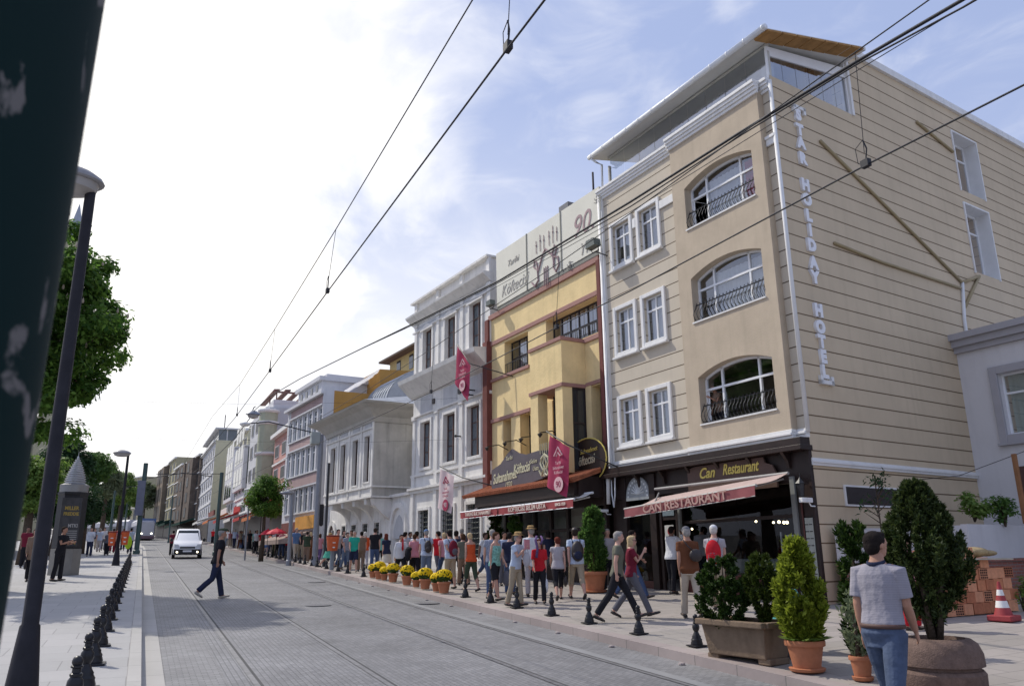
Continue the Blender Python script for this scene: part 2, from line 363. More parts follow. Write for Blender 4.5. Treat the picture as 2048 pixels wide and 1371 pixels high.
def molding(b, u0, u1, n, z, h, pr, steps=4, m=0):
    """stepped cornice growing outward upward"""
    for i in range(steps):
        a = h/steps; b.box(u0-.0, u1, n-.02*i-.01, n+pr*((i+1)/steps)**.8, z+i*a, z+(i+1)*a, m)
def railing(root, t, u0, u1, n, z0, h, m, step=.13, belly=.14, name='balcony_railing'):
    b = MB(t); k = max(2, int((u1-u0)/step)); 
    for zz in (z0+.03, z0+h): b.box(u0, u1, n-.012+.0, n+.012, zz-.012, zz+.012)
    for i in range(k+1):
        u = u0+(u1-u0)*i/k
        if belly: pts = [(u, n+belly*math.sin(math.pi*min(1, j/5*1.15))*(1-.25*j/5), z0+h*j/5) for j in range(6)]
        else: pts = [(u, n, z0), (u, n, z0+h)]
        b.tube(pts, .011, 5)
        if belly and i < k: b.tube([(u+.03, n+.02, z0+h-.02), (u+.065, n+.03, z0+h+.05), (u+.10, n+.02, z0+h-.02)], .008, 4)
    return b.build(name, m, root)
P_tan = (.57, .505, .405)
# ===== the hotel
HA = -4.96; H0 = (13.0, 12.9); HZ = .62
def broot(name, label, cat, p0, a, zb, group=None): return thing(name, label, cat, (p0[0], p0[1], zb), R(90-a), group)
hotel = broot('hotel_building', 'beige grooved hotel with arched bay windows, glazed roof terrace and vertical white lettering', 'hotel', H0, HA, HZ)
tz = T((0, 0, -HZ))
sa, ca2 = math.sin(R(85.9)), math.cos(R(85.9)); ts = T((0, 0, -HZ), (ca2, -sa), (-sa, -ca2))
M_hot = grooved('hotel_plaster', P_tan, (.13, .10, .07), .39, 4.02, HZ)
M_hside = grooved('hotel_side_plaster', (.58, .475, .335), (.17, .12, .075), .39, 4.02, HZ)
M_bay = mat('bay_plaster', (.51, .425, .32), .85, .2, .08, 1.5, .25, 30, grime=.2)
M_trim = mat('white_trim', (.74, .735, .72), .6, .3, .05, 3, grime=.2)
aw = [(.62, 3.07, 5.02), (.62, 3.07, 7.68), (.62, 3.07, 10.28)]        # arched windows
pw = [(5.72, 6.58), (4.43, 5.27)]; pz = [(5.0, 6.27), (7.68, 9.0), (10.42, 11.72)]
holes = [(a, c, z, z2, .16) for (a, c) in pw for (z, z2) in pz]+[(a-.05, c+.05, z-.05, z+1.5, .1) for a, c, z in aw]
U1 = 7.22
b = MB(tz); holes_wall(b, 0, U1, 4.4, 13.0, holes, 0, .18); b.quad((U1, 0, 4.4), (U1, -7, 4.4), (U1, -7, 13), (U1, 0, 13)); b.quad((.6, -7, 4.4), (U1, -7, 4.4), (U1, -7, 13), (.6, -7, 13)); b.quad((0, 0, 13), (U1, 0, 13), (U1, -7, 13), (.6, -7, 13)); b.quad((0, 0, 4.4), (U1, 0, 4.4), (U1, -7, 4.4), (.6, -7, 4.4)); [b.quad((.6, -3.2, z), (U1, -3.2, z), (U1, -3.2, z+2.5), (.6, -3.2, z+2.5)) for z in (4.5, 7.2, 9.9)]; [b.quad((.3, -.2, z), (U1, -.2, z), (U1, -3.2, z), (.5, -3.2, z)) for z in (7.1, 9.8)]; b.build('front_block', M_hot, hotel)
# side wall with two deep openings, leaning away from the front by 85.9 degrees
b = MB(ts); sh = [(8.70, 10.12, 12.47, 14.42, .42), (8.70, 10.12, 9.82, 12.0, .42)]
holes_wall(b, 3.42, 17.5, HZ-.5, 15.22, sh, .012, .75, 0, 1); holes_wall(b, -.012, 3.42, HZ-.5, 13.28, [], .012)
b.quad((3.42, .012, 13.28), (3.42, -6.5, 13.28), (3.42, -6.5, 15.22), (3.42, .012, 15.22)); b.quad((3.42, .012, 15.22), (17.5, .012, 15.22), (17.5, -7, 15.22), (3.42, -6.5, 15.22))
b.quad((17.5, .012, 0), (17.5, -7, 0), (17.5, -7, 15.22), (17.5, .012, 15.22))
b.build('side_wall', [M_hside, M_trim], hotel)
b = MB(ts); b.box(3.40, 17.5, -.25, .10, 15.22, 15.44).box(3.36, 3.46, -.2, .06, 13.25, 15.22)
b.box(-.02, 17.4, .012, .06, 3.70, 3.76).box(-.02, 17.4, .012, .09, 3.76, 3.80).box(-.02, 17.4, .012, .05, 3.80, 3.86)
b.build('side_trim', M_trim, hotel)
for a, c, z, z2, _ in sh:
    b = MB(ts); w = .05
    b.box(a-w, a, .012, .05, z-w, z2+w).box(c, c+w, .012, .05, z-w, z2+w).box(a, c, .012, .047, z2, z2+w); b.build('opening_trim', M_trim, hotel)
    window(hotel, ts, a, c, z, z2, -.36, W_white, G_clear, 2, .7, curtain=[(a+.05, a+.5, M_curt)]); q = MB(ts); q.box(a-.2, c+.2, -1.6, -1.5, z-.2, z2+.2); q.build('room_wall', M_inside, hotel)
b = MB(ts); b.box(1.0, 3.1, .013, .05, 2.86, 3.32); b.box(1.05, 3.05, .05, .056, 2.9, 3.28, 1); b.build('basement_vent', [M_trim, W_black], hotel)
# smooth bay with three arched windows
b = MB(tz); B0, B1 = .27, 3.55
arch = lambda u, a, c, z: z+1.20+.25*(1-((u-(a+c)/2)/((c-a)/2))**2)
def archwall(b, n):
    zlo = 4.5
    for a, c, z in aw:
        b.quad((B0, n, zlo), (B1, n, zlo), (B1, n, z), (B0, n, z)); b.quad((B0, n, z), (a, n, z), (a, n, z+1.65), (B0, n, z+1.65)); b.quad((c, n, z), (B1, n, z), (B1, n, z+1.65), (c, n, z+1.65))
        K = 18; pr = None
        for i in range(K+1):
            u = a+(c-a)*i/K; r = [(u, n, arch(u, a, c, z)), (u, n, z+1.65), (u, n-.24, arch(u, a, c, z))]
            if pr: b.quad(pr[0], r[0], r[1], pr[1]); b.quad(pr[0], r[0], r[2], pr[2])
            pr = r
        b.quad((a, n, z), (a, n-.24, z), (a, n-.24, z+1.2), (a, n, z+1.2)); b.quad((c, n, z), (c, n-.24, z), (c, n-.24, z+1.2), (c, n, z+1.2)); b.quad((a, n, z), (c, n, z), (c, n-.24, z), (a, n-.24, z))
        zlo = z+1.65
    b.quad((B0, n, zlo), (B1, n, zlo), (B1, n, 12.95), (B0, n, 12.95))
    for u in (B0, B1): b.quad((u, n, 4.5), (u, -.01, 4.5), (u, -.01, 12.95), (u, n, 12.95))
    b.quad((B0, n, 4.5), (B1, n, 4.5), (B1, 0, 4.5), (B0, 0, 4.5))
archwall(b, .2); b.build('bay', M_bay, hotel)
for k, (a, c, z) in enumerate(aw):
    n = -.03; fw = .055; b = MB(tz); zt = z+.86; D = .06
    for u in (a, a+(c-a)*.24, a+(c-a)*.74, c-fw): b.box(u, u+fw, n-D, n, z, (arch(min(max(u+fw/2, a+.03), c-.03), a, c, z)+.02))
    b.box(a, c, n-D+.004, n+.006, z, z+fw); b.box(a, c, n-D+.004, n+.006, zt, zt+fw)
    K = 18
    for i in range(K):
        p, q = a+(c-a)*i/K, a+(c-a)*(i+1)/K; za, zb = arch(p, a, c, z), arch(q, a, c, z)
        I = [b.p(*v) for v in ((p, n, za-.06), (q, n, zb-.06), (q, n, zb+.03), (p, n, za+.03), (p, n-D, za-.06), (q, n-D, zb-.06), (q, n-D, zb+.03), (p, n-D, za+.03))]
        for f in ((0, 1, 2, 3), (4, 7, 6, 5), (0, 4, 5, 1)): b.face([I[j] for j in f])
    f = b.build('arched_window', W_white, hotel)
    g = MB(tz); pts = [(a, z), (c, z)]+[(a+(c-a)*i/16, arch(a+(c-a)*i/16, a, c, z)) for i in range(16, -1, -1)]
    wL = a+(c-a)*.76          # the left pane (far end) stands open on the lowest and top floor
    g.quad((a, n-.03, z), (a+(c-a)*.26 if k != 0 else a+.01, n-.03, z), (a+(c-a)*.26 if k != 0 else a+.01, n-.03, zt), (a, n-.03, zt)) if k != 0 else None
    g.quad((a+(c-a)*.26, n-.03, z), (a+(c-a)*.75, n-.03, z), (a+(c-a)*.75, n-.03, zt), (a+(c-a)*.26, n-.03, zt))
    for i in range(16):
        p, q = a+(c-a)*i/16, a+(c-a)*(i+1)/16; g.quad((p, n-.03, zt), (q, n-.03, zt), (q, n-.03, arch(q, a, c, z)), (p, n-.03, arch(p, a, c, z)))
    if k == 1: g.quad((wL, n-.03, z), (c, n-.03, z), (c, n-.03, zt), (wL, n-.03, zt))
    g.build('pane', G_clear, f)
    if k != 1:                                                        # casement standing open into the room
        s = MB(tz); ex = (c-.06, n-.05); hx = (c-.16, n-.55)
        s.tube([(ex[0], ex[1], z+.07), (hx[0], hx[1], z+.07), (hx[0], hx[1], zt), (ex[0], ex[1], zt), (ex[0], ex[1], z+.07)], .025, 4); s.build('open_casement', W_white, f)
    cu = {0: [], 1: [(a+.05, c-.6, M_curt)], 2: [(a+.55, c-.6, M_curt), (a+.05, a+.55, M_red)]}[k]
    for (p, q, m) in cu:
        kk = MB(tz); K = int((q-p)/.04); pr = None
        for i in range(K+1):
            u = p+(q-p)*i/K; nn = n-.12+.02*math.sin(i*1.7); r = [kk.p(u, nn, z), kk.p(u, nn, min(zt+.35, arch(u, a, c, z)))]
            if pr: kk.face((pr[0], r[0], r[1], pr[1]))
            pr = r
        kk.build('curtain', m, f, smooth=True)
    railing(hotel, tz, a+.02, c-.02, .10, z+.02, .45, M_iron, .115, .13)
    b = MB(tz); b.box(a-.02, c+.02, -.02, .235, z-.035, z+.004); b.build('window_sill', M_trim, hotel)
i = 0
for (a, c) in pw:
    for (z, z2) in pz:
        cur = {0: [(a+.06, a+.42, M_curt)], 1: [(a+.05, c-.05, M_curt)], 2: [(a+.05, a+.5, M_curt)]}[i % 3] if i else [(a+.06, c-.3, M_curt), (c-.3, c-.06, M_curt)]
        window(hotel, tz, a, c, z, z2, -.08, W_white, G_clear, 2, .68, curtain=cur); surround(hotel, tz, a, c, z, z2, 0, M_trim); i += 1
b = MB(tz)                                                            # cornices
molding(b, 0.0, U1, 0, 12.86, .34, .16); molding(b, .22, 3.60, .2, 12.86, .345, .165)
b.box(-.03, U1, -.02, .10, 4.30, 4.38).box(-.03, U1, -.02, .14, 4.38, 4.44).box(-.03, U1, -.02, .08, 4.44, 4.50); b.box(.22, 3.60, .10, .24, 4.30, 4.37).box(.22, 3.60, .10, .29, 4.37, 4.43).box(.22, 3.60, .10, .25, 4.43, 4.50)
b.box(3.6, 4.30, 0, .06, 11.42, 11.66).box(5.42, 5.56, 0, .055, 11.3, 11.6).box(-.05, .26, 0, .07, 11.42, 11.62).box(-.05, .26, 0, .11, 11.58, 11.66)
b.build('cornice', M_trim, hotel, bevel=.01)
b = MB(tz); b.tube([(-.04, .05, 4.42), (-.04, .05, 13.1)], .05, 8); b.build('corner_downpipe', M_trim, hotel, smooth=True)
# terrace: canopy, glass
M_sof = mat('canopy_soffit', (.62, .62, .60), .8, .2, .06, 2); M_board = mat('roof_boards', (.36, .20, .075), .8, .2, .25, 5); M_alu = mat('gutter_white', (.75, .77, .79), .4, .5, .08, 4)
b = MB(tz); r0, r1 = -.42, 6.95
b.prism([(.45, 14.14), (.45, 14.20), (-3.4, 14.98), (-3.4, 14.88)], r0, r1, 'x'); b.build('canopy', M_sof, hotel)
b = MB(tz)
for i in range(7):
    b.prism([(.40-.53*i, 14.10+.108*i), (.44-.53*i, 14.14+.108*i), (-.05-.53*i, 14.24+.108*i), (-.07-.53*i, 14.19+.108*i)], r0-.05, -.02, 'x')
b.build('roof_boarding', M_board, hotel)
b = MB(tz); b.tube([(r0-.05, .5, 14.2), (r1+.05, .5, 14.2)], .075, 8)
for i in range(13): b.tube([(r0+i*.6, .5, 14.2), (r0+.04+i*.6, .5, 14.2)], .085, 8)
b.tube([(r1-.05, .5, 14.15), (r1-.12, .35, 14.02), (r1-.12, .12, 13.98), (r1-.10, .12, 13.1)], .035, 6); b.build('gutter', M_alu, hotel, smooth=True)
b = MB(tz); b.box(0, 6.7, -.10, -.02, 14.14, 14.2).box(0, .06, -.10, -.02, 13.2, 14.0).box(6.64, 6.7, -.1, -.02, 13.2, 13.9).box(5.5, 5.9, -3.0, -2.8, 13.2, 14.8).box(2.15, 2.32, -.5, -.4, 13.2, 14.0).box(.25, .6, -.5, -.42, 13.2, 14.0)
b.build('terrace_frame', mat('terrace_post', (.50, .49, .45), .6, .3, .1), hotel)
b = MB(ts); b.prism([(0, 13.86), (3.38, 14.42), (3.38, 14.72), (0, 14.12)], -.06, -.01, 'y').box(-.01, .05, -.06, 0, 13.2, 14.02).box(3.3, 3.4, -.1, 0, 13.28, 15.2); b.build('terrace_gable', W_white, hotel)
b = MB(ts); b.box(1.95, 2.25, -.3, -.22, 13.3, 14.35).box(2.75, 2.95, -.3, -.22, 13.3, 14.35); b.build('terrace_post', W_brown, hotel)
b = MB(tz); 
for i in range(9): b.quad((.06+i*.73, -.05, 13.2), (.06+(i+1)*.73-.02, -.05, 13.2), (.06+(i+1)*.73-.02, -.05, 14.14), (.06+i*.73, -.05, 14.14))
b.build('terrace_glazing', G_terr, hotel)
b = MB(ts)
for i in range(6): b.quad((.05+i*.55, -.035, 13.3), (.05+(i+1)*.55-.015, -.035, 13.3), (.05+(i+1)*.55-.015, -.035, 13.88+.165*(i*.55+.5)), (.05+i*.55, -.035, 13.88+.165*i*.55))
b.build('terrace_side_glazing', G_terr, hotel)
b = MB(tz); b.box(.6, U1, -7, -.15, 13.0, 13.05); b.box(.6, U1, -3.6, -3.45, 13.05, 14.9); [b.box(1.2+k*1.6, 1.3+k*1.6, -2.2, -2.1, 13.05, 14.55) for k in range(4)]; b.build('terrace_floor', mat('terrace_inner', (.22, .22, .215), .8, .2, .1), hotel)
b = MB(tz); b.tube([(7.12, .08, 13.0), (7.12, .08, 4.2), (7.10, .20, 4.1), (7.10, .22, 3.3)], .06, 8); b.tube([(7.04, .06, 12.5), (7.03, .06, 4.9)], .035, 6); b.build('downpipe', M_trim, hotel, smooth=True)
b = MB(tz); b.tube([(7.0, .15, 4.3), (6.95, .2, 3.6), (6.82, .24, 3.2), (6.75, .24, 3.5), (6.75, .2, 4.3)], .02, 6); b.tube([(7.17, .1, 10.6), (7.1, .13, 9.5), (7.0, .12, 8.0), (7.08, .12, 6.8), (6.9, .13, 5.5)], .01, 5); b.build('cable', M_alu, hotel)
b = MB(tz); b.box(7.0, U1+.05, -.3, .05, 4.45, 13.05); b.build('quoin', M_trim, hotel, bevel=.01)
# side wall pipes
M_pipe = mat('tan_pipe', (.36, .29, .17), .7, .3, .1)
def ps(*pp): return [(fpt(H0, 80.94, x, y)[0], .05, fpt(H0, 80.94, x, y)[1]) for x, y in pp]
for pp, rr in ((((1637, 283), (1730, 375), (1921, 566)), .045), (((1665, 487), (1760, 525), (1918, 577)), .04), (((1830, 245), (1903, 305)), .045), (((1955, 553), (1921, 566)), .05), (((1955, 553), (1926, 615)), .05)):
    MB(ts).tube(ps(*pp), rr, 6).build('wall_pipe', M_pipe, hotel, smooth=True)
MB(ts).tube(ps((1921, 566), (1925, 640), (1938, 730), (1950, 830), (1958, 930), (1962, 1000)), .05, 8).build('wall_pipe', M_trim, hotel, smooth=True)
# vertical sign
M_letw = mat('white_letters', (.80, .80, .82), .5, .3, 0)
sg = 'STAR HOLIDAY HOTEL'
ys_ = {0: 233, 1: 263, 2: 289, 3: 320, 5: 373, 6: 402, 7: 434, 8: 463, 9: 493, 10: 528, 11: 557, 13: 623, 14: 656, 15: 685, 16: 715, 17: 745}
for i, ch in enumerate(sg):
    if ch == ' ': continue
    px = 1592+(ys_[i]-233)*(1645-1592)/512
    u, z = fpt(H0, 80.94, px, ys_[i])
    lettering(ch, .40, hotel, ts, u, .03, z-HZ+HZ, M_letw, name='sign_letter', bold=.028, ext=.05)
for px, py, s in ((1593, 215, 1), (1650, 770, -1)):
    u, z = fpt(H0, 80.94, px, py); b = MB(ts)
    b.box(u-.24, u+.24, .015, .09, z-.05*s-.045, z-.05*s+.045).box(u-.24, u-.15, .015, .09, min(z-.2*s, z), max(z-.2*s, z)).box(u+.15, u+.24, .015, .09, min(z-.2*s, z), max(z-.2*s, z)); b.build('sign_bracket', M_trim, hotel)
# ground floor restaurant front (dark timber)
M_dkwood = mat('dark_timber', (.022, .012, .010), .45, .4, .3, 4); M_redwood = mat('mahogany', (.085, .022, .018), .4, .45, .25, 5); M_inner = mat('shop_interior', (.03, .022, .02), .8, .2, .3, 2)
rest = broot('restaurant_front', 'dark timber restaurant front with lit interior under the hotel', 'shopfront', H0, HA, HZ)
b = MB(tz); g0 = .55
b.box(-.02, U1, .0, .30, 4.12, 4.30).box(-.06, U1, -.02, .36, 4.02, 4.13).box(0, U1, -.05, .06, 3.42, 4.02)
b.box(0.32, .42, -.02, .07, g0, 3.42).box(-.02, .06, -.02, .07, g0, 4.1).box(4.22, 4.42, -.02, .08, g0, 3.42).box(5.0, 5.1, -.02, .06, g0, 3.42).box(5.15, 5.40, -.02, .12, g0, 4.0).box(6.45, 6.6, -.02, .1, g0, 4.0)
b.box(.06, .32, -.02, .05, 2.62, 3.42).box(.06, .32, -.02, .05, g0, 1.1).box(4.42, 5.0, -.02, .03, 2.75, 2.85).box(.42, 4.22, -.05, .05, 3.36, 3.42)
b.box(.42, 4.22, -.05, .04, g0, 1.45).box(6.6, 7.2, -.04, .0, g0, 4.1).box(.42, 4.22, -.04, .03, 2.62, 2.70)
b.build('timber_frame', M_dkwood, rest, bevel=.008)
b = MB(tz); b.box(.46, 4.18, .041, .05, .75, 1.40).box(.30, .34, .071, .08, g0, 3.4).box(5.41, 6.44, -.02, .04, g0, 1.2); b.build('red_panel', M_redwood, rest)
b = MB(tz); b.box(.44, .56, .05, .11, g0+.1, 3.50).box(4.17, 4.24, .081, .15, g0+.1, 3.3); b.build('awning_post', mat('grey_steel', (.22, .23, .22), .5, .4, .1), rest)
b = MB(tz)
for k in range(7): b.prism([(.3, 4.02), (.06, 4.02), (.06, 3.7), (.12, 3.68), (.16, 3.85)], .5+k*1.05, .58+k*1.05, 'x')
b.build('bracket', M_dkwood, rest)
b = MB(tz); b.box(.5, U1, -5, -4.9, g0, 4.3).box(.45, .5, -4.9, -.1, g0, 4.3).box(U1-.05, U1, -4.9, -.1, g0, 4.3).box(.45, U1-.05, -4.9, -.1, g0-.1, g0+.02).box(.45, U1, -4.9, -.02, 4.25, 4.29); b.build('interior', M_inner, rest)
b = MB(tz); b.quad((.56, -.01, 1.46), (4.17, -.01, 1.46), (4.17, -.01, 2.62), (.56, -.01, 2.62)); b.quad((.56, -.01, 2.70), (4.17, -.01, 2.70), (4.17, -.01, 3.36), (.56, -.01, 3.36)); b.quad((5.42, -.01, 1.2), (6.44, -.01, 1.2), (6.44, -.01, 3.1), (5.42, -.01, 3.1)); b.build('shop_glass', G_shop, rest)
M_menu = mat('menu_board', (.36, .38, .34), .5, .3, .12, 12); b = MB(tz); b.box(.08, .29, .05, .065, 1.15, 2.6); mb_ = b.build('menu_board', M_menu, rest)
for k in range(16): 
    q = MB(tz); q.box(.10+(k % 2)*.10, .16+(k % 2)*.11+.02, .066, .068, 2.45-.145*(k//2), 2.47-.145*(k//2)); q.build('menu_line', W_black, mb_)
M_lamp = emis('lamp_bulb', (1, .82, .5), 9)
for px, py in ((1512, 1042), (1547, 1044), (1558, 1043), (1568, 1044), (1574, 1044), (1384, 1057)):
    u, z = fpt(H0, HA, px, py, -1.0); b = MB(tz); b.ball((u, -1.0, z), .026 if px < 1550 else .034, 8, 6); b.build('interior_lamp', M_lamp, rest)
b = MB(tz); b.box(1.0, 4.0, -1.7, -1.2, .65, 1.75); b.build('food_counter', mat('steel_counter', (.30, .33, .33), .3, .5, .1), rest)
b = MB(tz); b.box(1.55, 1.58, -.6, -.57, 1.5, 2.35).box(1.55, 2.3, -.6, -.57, 1.5, 1.53).box(.95, 1.4, -.6, -.58, 2.25, 2.28); b.build('display_case', M_alu, rest)
# name board and signs
M_sign = mat('brown_signboard', (.10, .062, .05), .6, .3, .1); M_gold = mat('gold_letter', (.62, .50, .12), .5, .4, .1); M_goldp = mat('pale_gold', (.58, .55, .38), .45, .5, .15, 8)
b = MB(tz); b.prism([(.85, 3.30), (3.75, 3.30), (3.75, 3.95), (3.5, 4.0), (1.2, 4.0), (1.15, 3.86), (.95, 3.8), (.85, 3.6)], .12, .17, 'y'); sb = b.build('name_board', M_sign, rest)
lettering('Can', .36, sb, T((0, 0, -HZ), (-1, 0), (0, 1)), -3.05, .18, 3.80, M_gold, shear=.35, bold=.006, ext=.006, sx=.95); lettering('Restaurant', .36, sb, T((0, 0, -HZ), (-1, 0), (0, 1)), -1.93, .18, 3.82, M_gold, shear=.35, bold=.006, ext=.006, sx=.72)
tx = T((0, 0, -HZ), (-1, 0), (0, 1))     # text frame: x runs to the viewer's right
b = MB(tz); pts = [(5.38, 3.34), (6.42, 3.34)]+[(5.9+.52*math.cos(a), 3.45+.55*math.sin(a)) for a in [math.pi*k/14 for k in range(15)]]
b.prism([(5.38, 3.34)]+[(5.9-.52*math.cos(math.pi*k/14), 3.42+.56*math.sin(math.pi*k/14)) for k in range(15)]+[(6.42, 3.34)], .06, .10, 'y'); em = b.build('arched_emblem', mat('emblem_grey', (.30, .32, .33), .5, .4, .2, 9), rest)
b = MB(tz)
for k in range(13):
    a = math.pi*k/12; b.box(5.9-.42*math.cos(a)-.03, 5.9-.42*math.cos(a)+.03, .10, .108, 3.45+.43*math.sin(a)-.03, 3.45+.43*math.sin(a)+.03)
for k in range(9): a = math.pi*(k+.5)/9; b.tube([(5.9, .104, 3.5), (5.9-.28*math.cos(a), .104, 3.5+.28*math.sin(a))], .018, 4)
b.build('emblem_relief', mat('emblem_pale', (.62, .64, .64), .5), em)
b = MB(tz)
b.box(4.5, 4.95, .035, .05, 2.86, 3.05); sq = b.build('notice', mat('blue_notice', (.20, .26, .30), .5), rest)
b = MB(tz); b.box(4.55, 4.9, .035, .05, 2.3, 2.62); sq = b.build('notice', mat('pale_notice', (.55, .55, .52), .5), rest); b = MB(tz); b.ball((4.72, .055, 2.46), (.07, .01, .09), 10, 6); b.build('notice_emblem', mat('deep_red', (.28, .02, .025), .6), sq)
# awnings
M_awr = mat('maroon_awning', (.26, .085, .09), .85, .2, .15, 3); M_awp = mat('faded_awning_top', (.47, .36, .33), .9, .15, .10, 2, grime=.2); M_awl = mat('awning_letter', (.46, .29, .25), .85, .2, .1)
def awning(root_name, label, u0, u1, nb, zb, nf, zf, skirt, top_m, sk_m, txt, tsize, tu, sxx, spl=None, bar_m=M_alu, dz=0.):
    r = broot(root_name, label, 'awning', H0, HA, HZ)
    b = MB(tz); K = 14; pr = None
    for i in range(K+1):
        f = i/K; row = [b.p(u, nb+(nf-nb)*f, zb+(zf-zb)*f-.05*math.sin(math.pi*f)+dz*((u-u0)/(u1-u0))) for u in [u0+(u1-u0)*j/10 for j in range(11)]]
        if pr:
            for j in range(10): b.face((pr[j], pr[j+1], row[j+1], row[j]))
        pr = row
    b.build('canopy_cloth', top_m, r, smooth=True)
    b = MB(tz); pr = None
    for j in range(41):
        u = u0+(u1-u0)*j/40; z = zf+dz*j/40; w = .012*math.sin(j*.9)
        row = [b.p(u, nf+.03, z-.02), b.p(u, nf+.035+w, z-skirt/2), b.p(u, nf+.04+w*1.6, z-skirt)]
        if pr: b.face((pr[0], row[0], row[1], pr[1])); b.face((pr[1], row[1], row[2], pr[2]))
        pr = row
    sk = b.build('valance', sk_m, r, smooth=True)
    for (s, size, u, x) in txt: lettering(s, size, sk, tx, -u, nf+.065, zf+dz*((u-u0)/(u1-u0))-skirt*.5, M_awl, bold=.006, ext=.004, sx=x, rot=0 if not dz else -math.atan(dz/(u1-u0)))
    b = MB(tz); b.tube([(u0-.02, nf, zf-.02), (u1+.02, nf, zf-.02+dz)], .035, 6); b.tube([(u0, nf+.045, zf-skirt), (u1, nf+.045, zf-skirt+dz)], .012, 5)
    for u in (u0+.15, u1-.15):
        zd = dz*((u-u0)/(u1-u0)); um = u+(.35 if u < (u0+u1)/2 else -.35)
        b.tube([(u, nb, zb-.12), (um, (nb+nf)/2, (zb+zf)/2-.12+zd), (u, nf-.03, zf-.05+zd)], .022, 6)
    b.build('folding_arm', bar_m, r)
    b = MB(tz); b.tube([(u0, nb, zb-.01), (u1, nb, zb-.01)], .035, 8); b.build('roller', bar_m, r)
    return r
AN = 1.35; AU0, AZ0 = fpt(H0, HA, 1511, 968, AN); AU1, AZ1 = fpt(H0, HA, 1250, 1016, AN); M_bar = mat('awning_bar', (.30, .29, .28), .5, .4, .1)
awning('shop_awning', 'long faded pink awning lettered for the restaurant below the hotel', AU0, AU1, .33, 3.56, AN, AZ0, .24, M_awp, M_awr, [('CAN RESTAURANT', .27, (AU0+AU1)/2, 1.25)], 0, 0, 0, dz=AZ1-AZ0, bar_m=M_bar)
# cctv camera and lantern on the corner
def cctv(label, u, n, z, s=1.):
    r = broot('security_camera', label, 'camera', H0, HA, HZ); b = MB(tz); b.box(u-.05*s, u+.05*s, n-.02, n+.3*s, z-.05*s, z+.05*s); b.build('housing', M_trim, r, bevel=.01)
    b = MB(tz); b.tube([(u, n+.05, z-.05*s), (u, n, z-.12*s), (u, n-.12, z-.12*s)], .015, 6); b.build('bracket', M_alu, r); b = MB(tz); b.lathe([(.03, 0), (.03, .01)], (0, 0, 0), 8); return r
cctv('white security camera on the restaurant corner post', -.02, .18, 2.95); cctv('small security camera beside the downpipe between two restaurants', 7.0, .35, 3.1, .8)
def lantern(label, u, n, z):
    r = broot('wall_lantern', label, 'lantern', H0, HA, HZ); b = MB(tz); b.lathe([(.02, -.2), (.06, -.16), (.09, .1), (.11, .11), (.03, .2), (.01, .24)], (u, n, z), 6); b.tube([(u, n-.2, z+.1), (u, n, z+.32), (u, n, z+.2)], .012, 5); b.build('lantern_body', M_iron, r)
    b = MB(tz); b.lathe([(.05, -.14), (.08, .09)], (u, n, z), 6); b.build('lantern_glass', G_mid, r); return r
lantern('black iron lantern under the hotel corner cornice', .12, .28, 3.2); lantern('black iron lantern left of the meatball restaurant doorway', 14.0, .35, 2.7)
# ===== yellow building (same facade line as the hotel)
yb = broot('yellow_building', 'yellow rendered building with maroon bands, angled oriel and big cream rooftop billboard', 'building', H0, HA, .85)
ty = T((0, 0, -.85)); txy = T((0, 0, -.85), (-1, 0), (0, 1))
M_yel = mat('yellow_render', (.80, .625, .33), .9, .15, .10, 1.6, .5, 14, grime=.16); M_mar = mat('maroon_band', (.36, .20, .17), .75, .2, .1, 4); M_marp = mat('maroon_pilaster', (.17, .06, .052), .75, .2, .15, 3)
Y0, Y1 = 7.3, 14.75
b = MB(ty)
holes_wall(b, Y0, Y1, 4.3, 11.0, [(7.45, 10.62, 8.60, 9.78, .45), (11.85, 13.6, 8.48, 9.72, .45), (7.45, 8.2, 4.4, 6.95, .5), (8.55, 9.6, 4.4, 7.0, .5), (11.74, 12.45, 4.4, 6.75, .5), (13.15, 13.75, 4.4, 6.75, .5)], 0, .45)
b.quad((Y0, 0, 4.3), (Y0, -8, 4.3), (Y0, -8, 11), (Y0, 0, 11)); b.quad((Y1, 0, 4.3), (Y1, -8, 4.3), (Y1, -8, 11), (Y1, 0, 11)); b.quad((Y0, 0, 11), (Y1, 0, 11), (Y1, -8, 11), (Y0, -8, 11)); b.quad((Y0, -8, 4.3), (Y1, -8, 4.3), (Y1, -8, 11), (Y0, -8, 11)); b.quad((Y0, -4, 4.35), (Y1, -4, 4.35), (Y1, -4, 7.2), (Y0, -4, 7.2))
b.build('wall', M_yel, yb)
O0, O1, ON = 8.32, 10.25, .9
b = MB(ty); b.box(O0, O1, .004, ON, 7.02, 8.42).box(O0, O0+.42, ON-.36, ON, 4.3, 7.02).box(9.78, O1, ON-.36, ON, 4.3, 7.02).box(8.0, 8.30, -.3, .05, 4.3, 7.0).box(12.45, 13.1, -.02, .03, 4.3, 6.76).box(10.28, 11.72, 0, .03, 4.3, 6.9); b.build('oriel', M_yel, yb)
b = MB(ty)
b.box(Y0, Y1, -.02, .09, 10.86, 11.06).box(Y0, Y1, 0, .05, 9.80, 9.96).box(O0-.04, O1+.04, 0, ON+.05, 8.42, 8.54).box(Y0, O0-.04, 0, .06, 8.40, 8.56).box(O1+.04, 10.7, 0, .06, 8.44, 8.58).box(11.75, Y1, 0, .07, 8.34, 8.46)
b.box(O0-.04, O1+.04, 0, ON+.045, 6.94, 7.06).box(Y0, O0-.04, 0, .06, 6.98, 7.1).box(11.7, Y1, 0, .07, 6.76, 6.90)
b.build('band', M_mar, yb, bevel=.01)
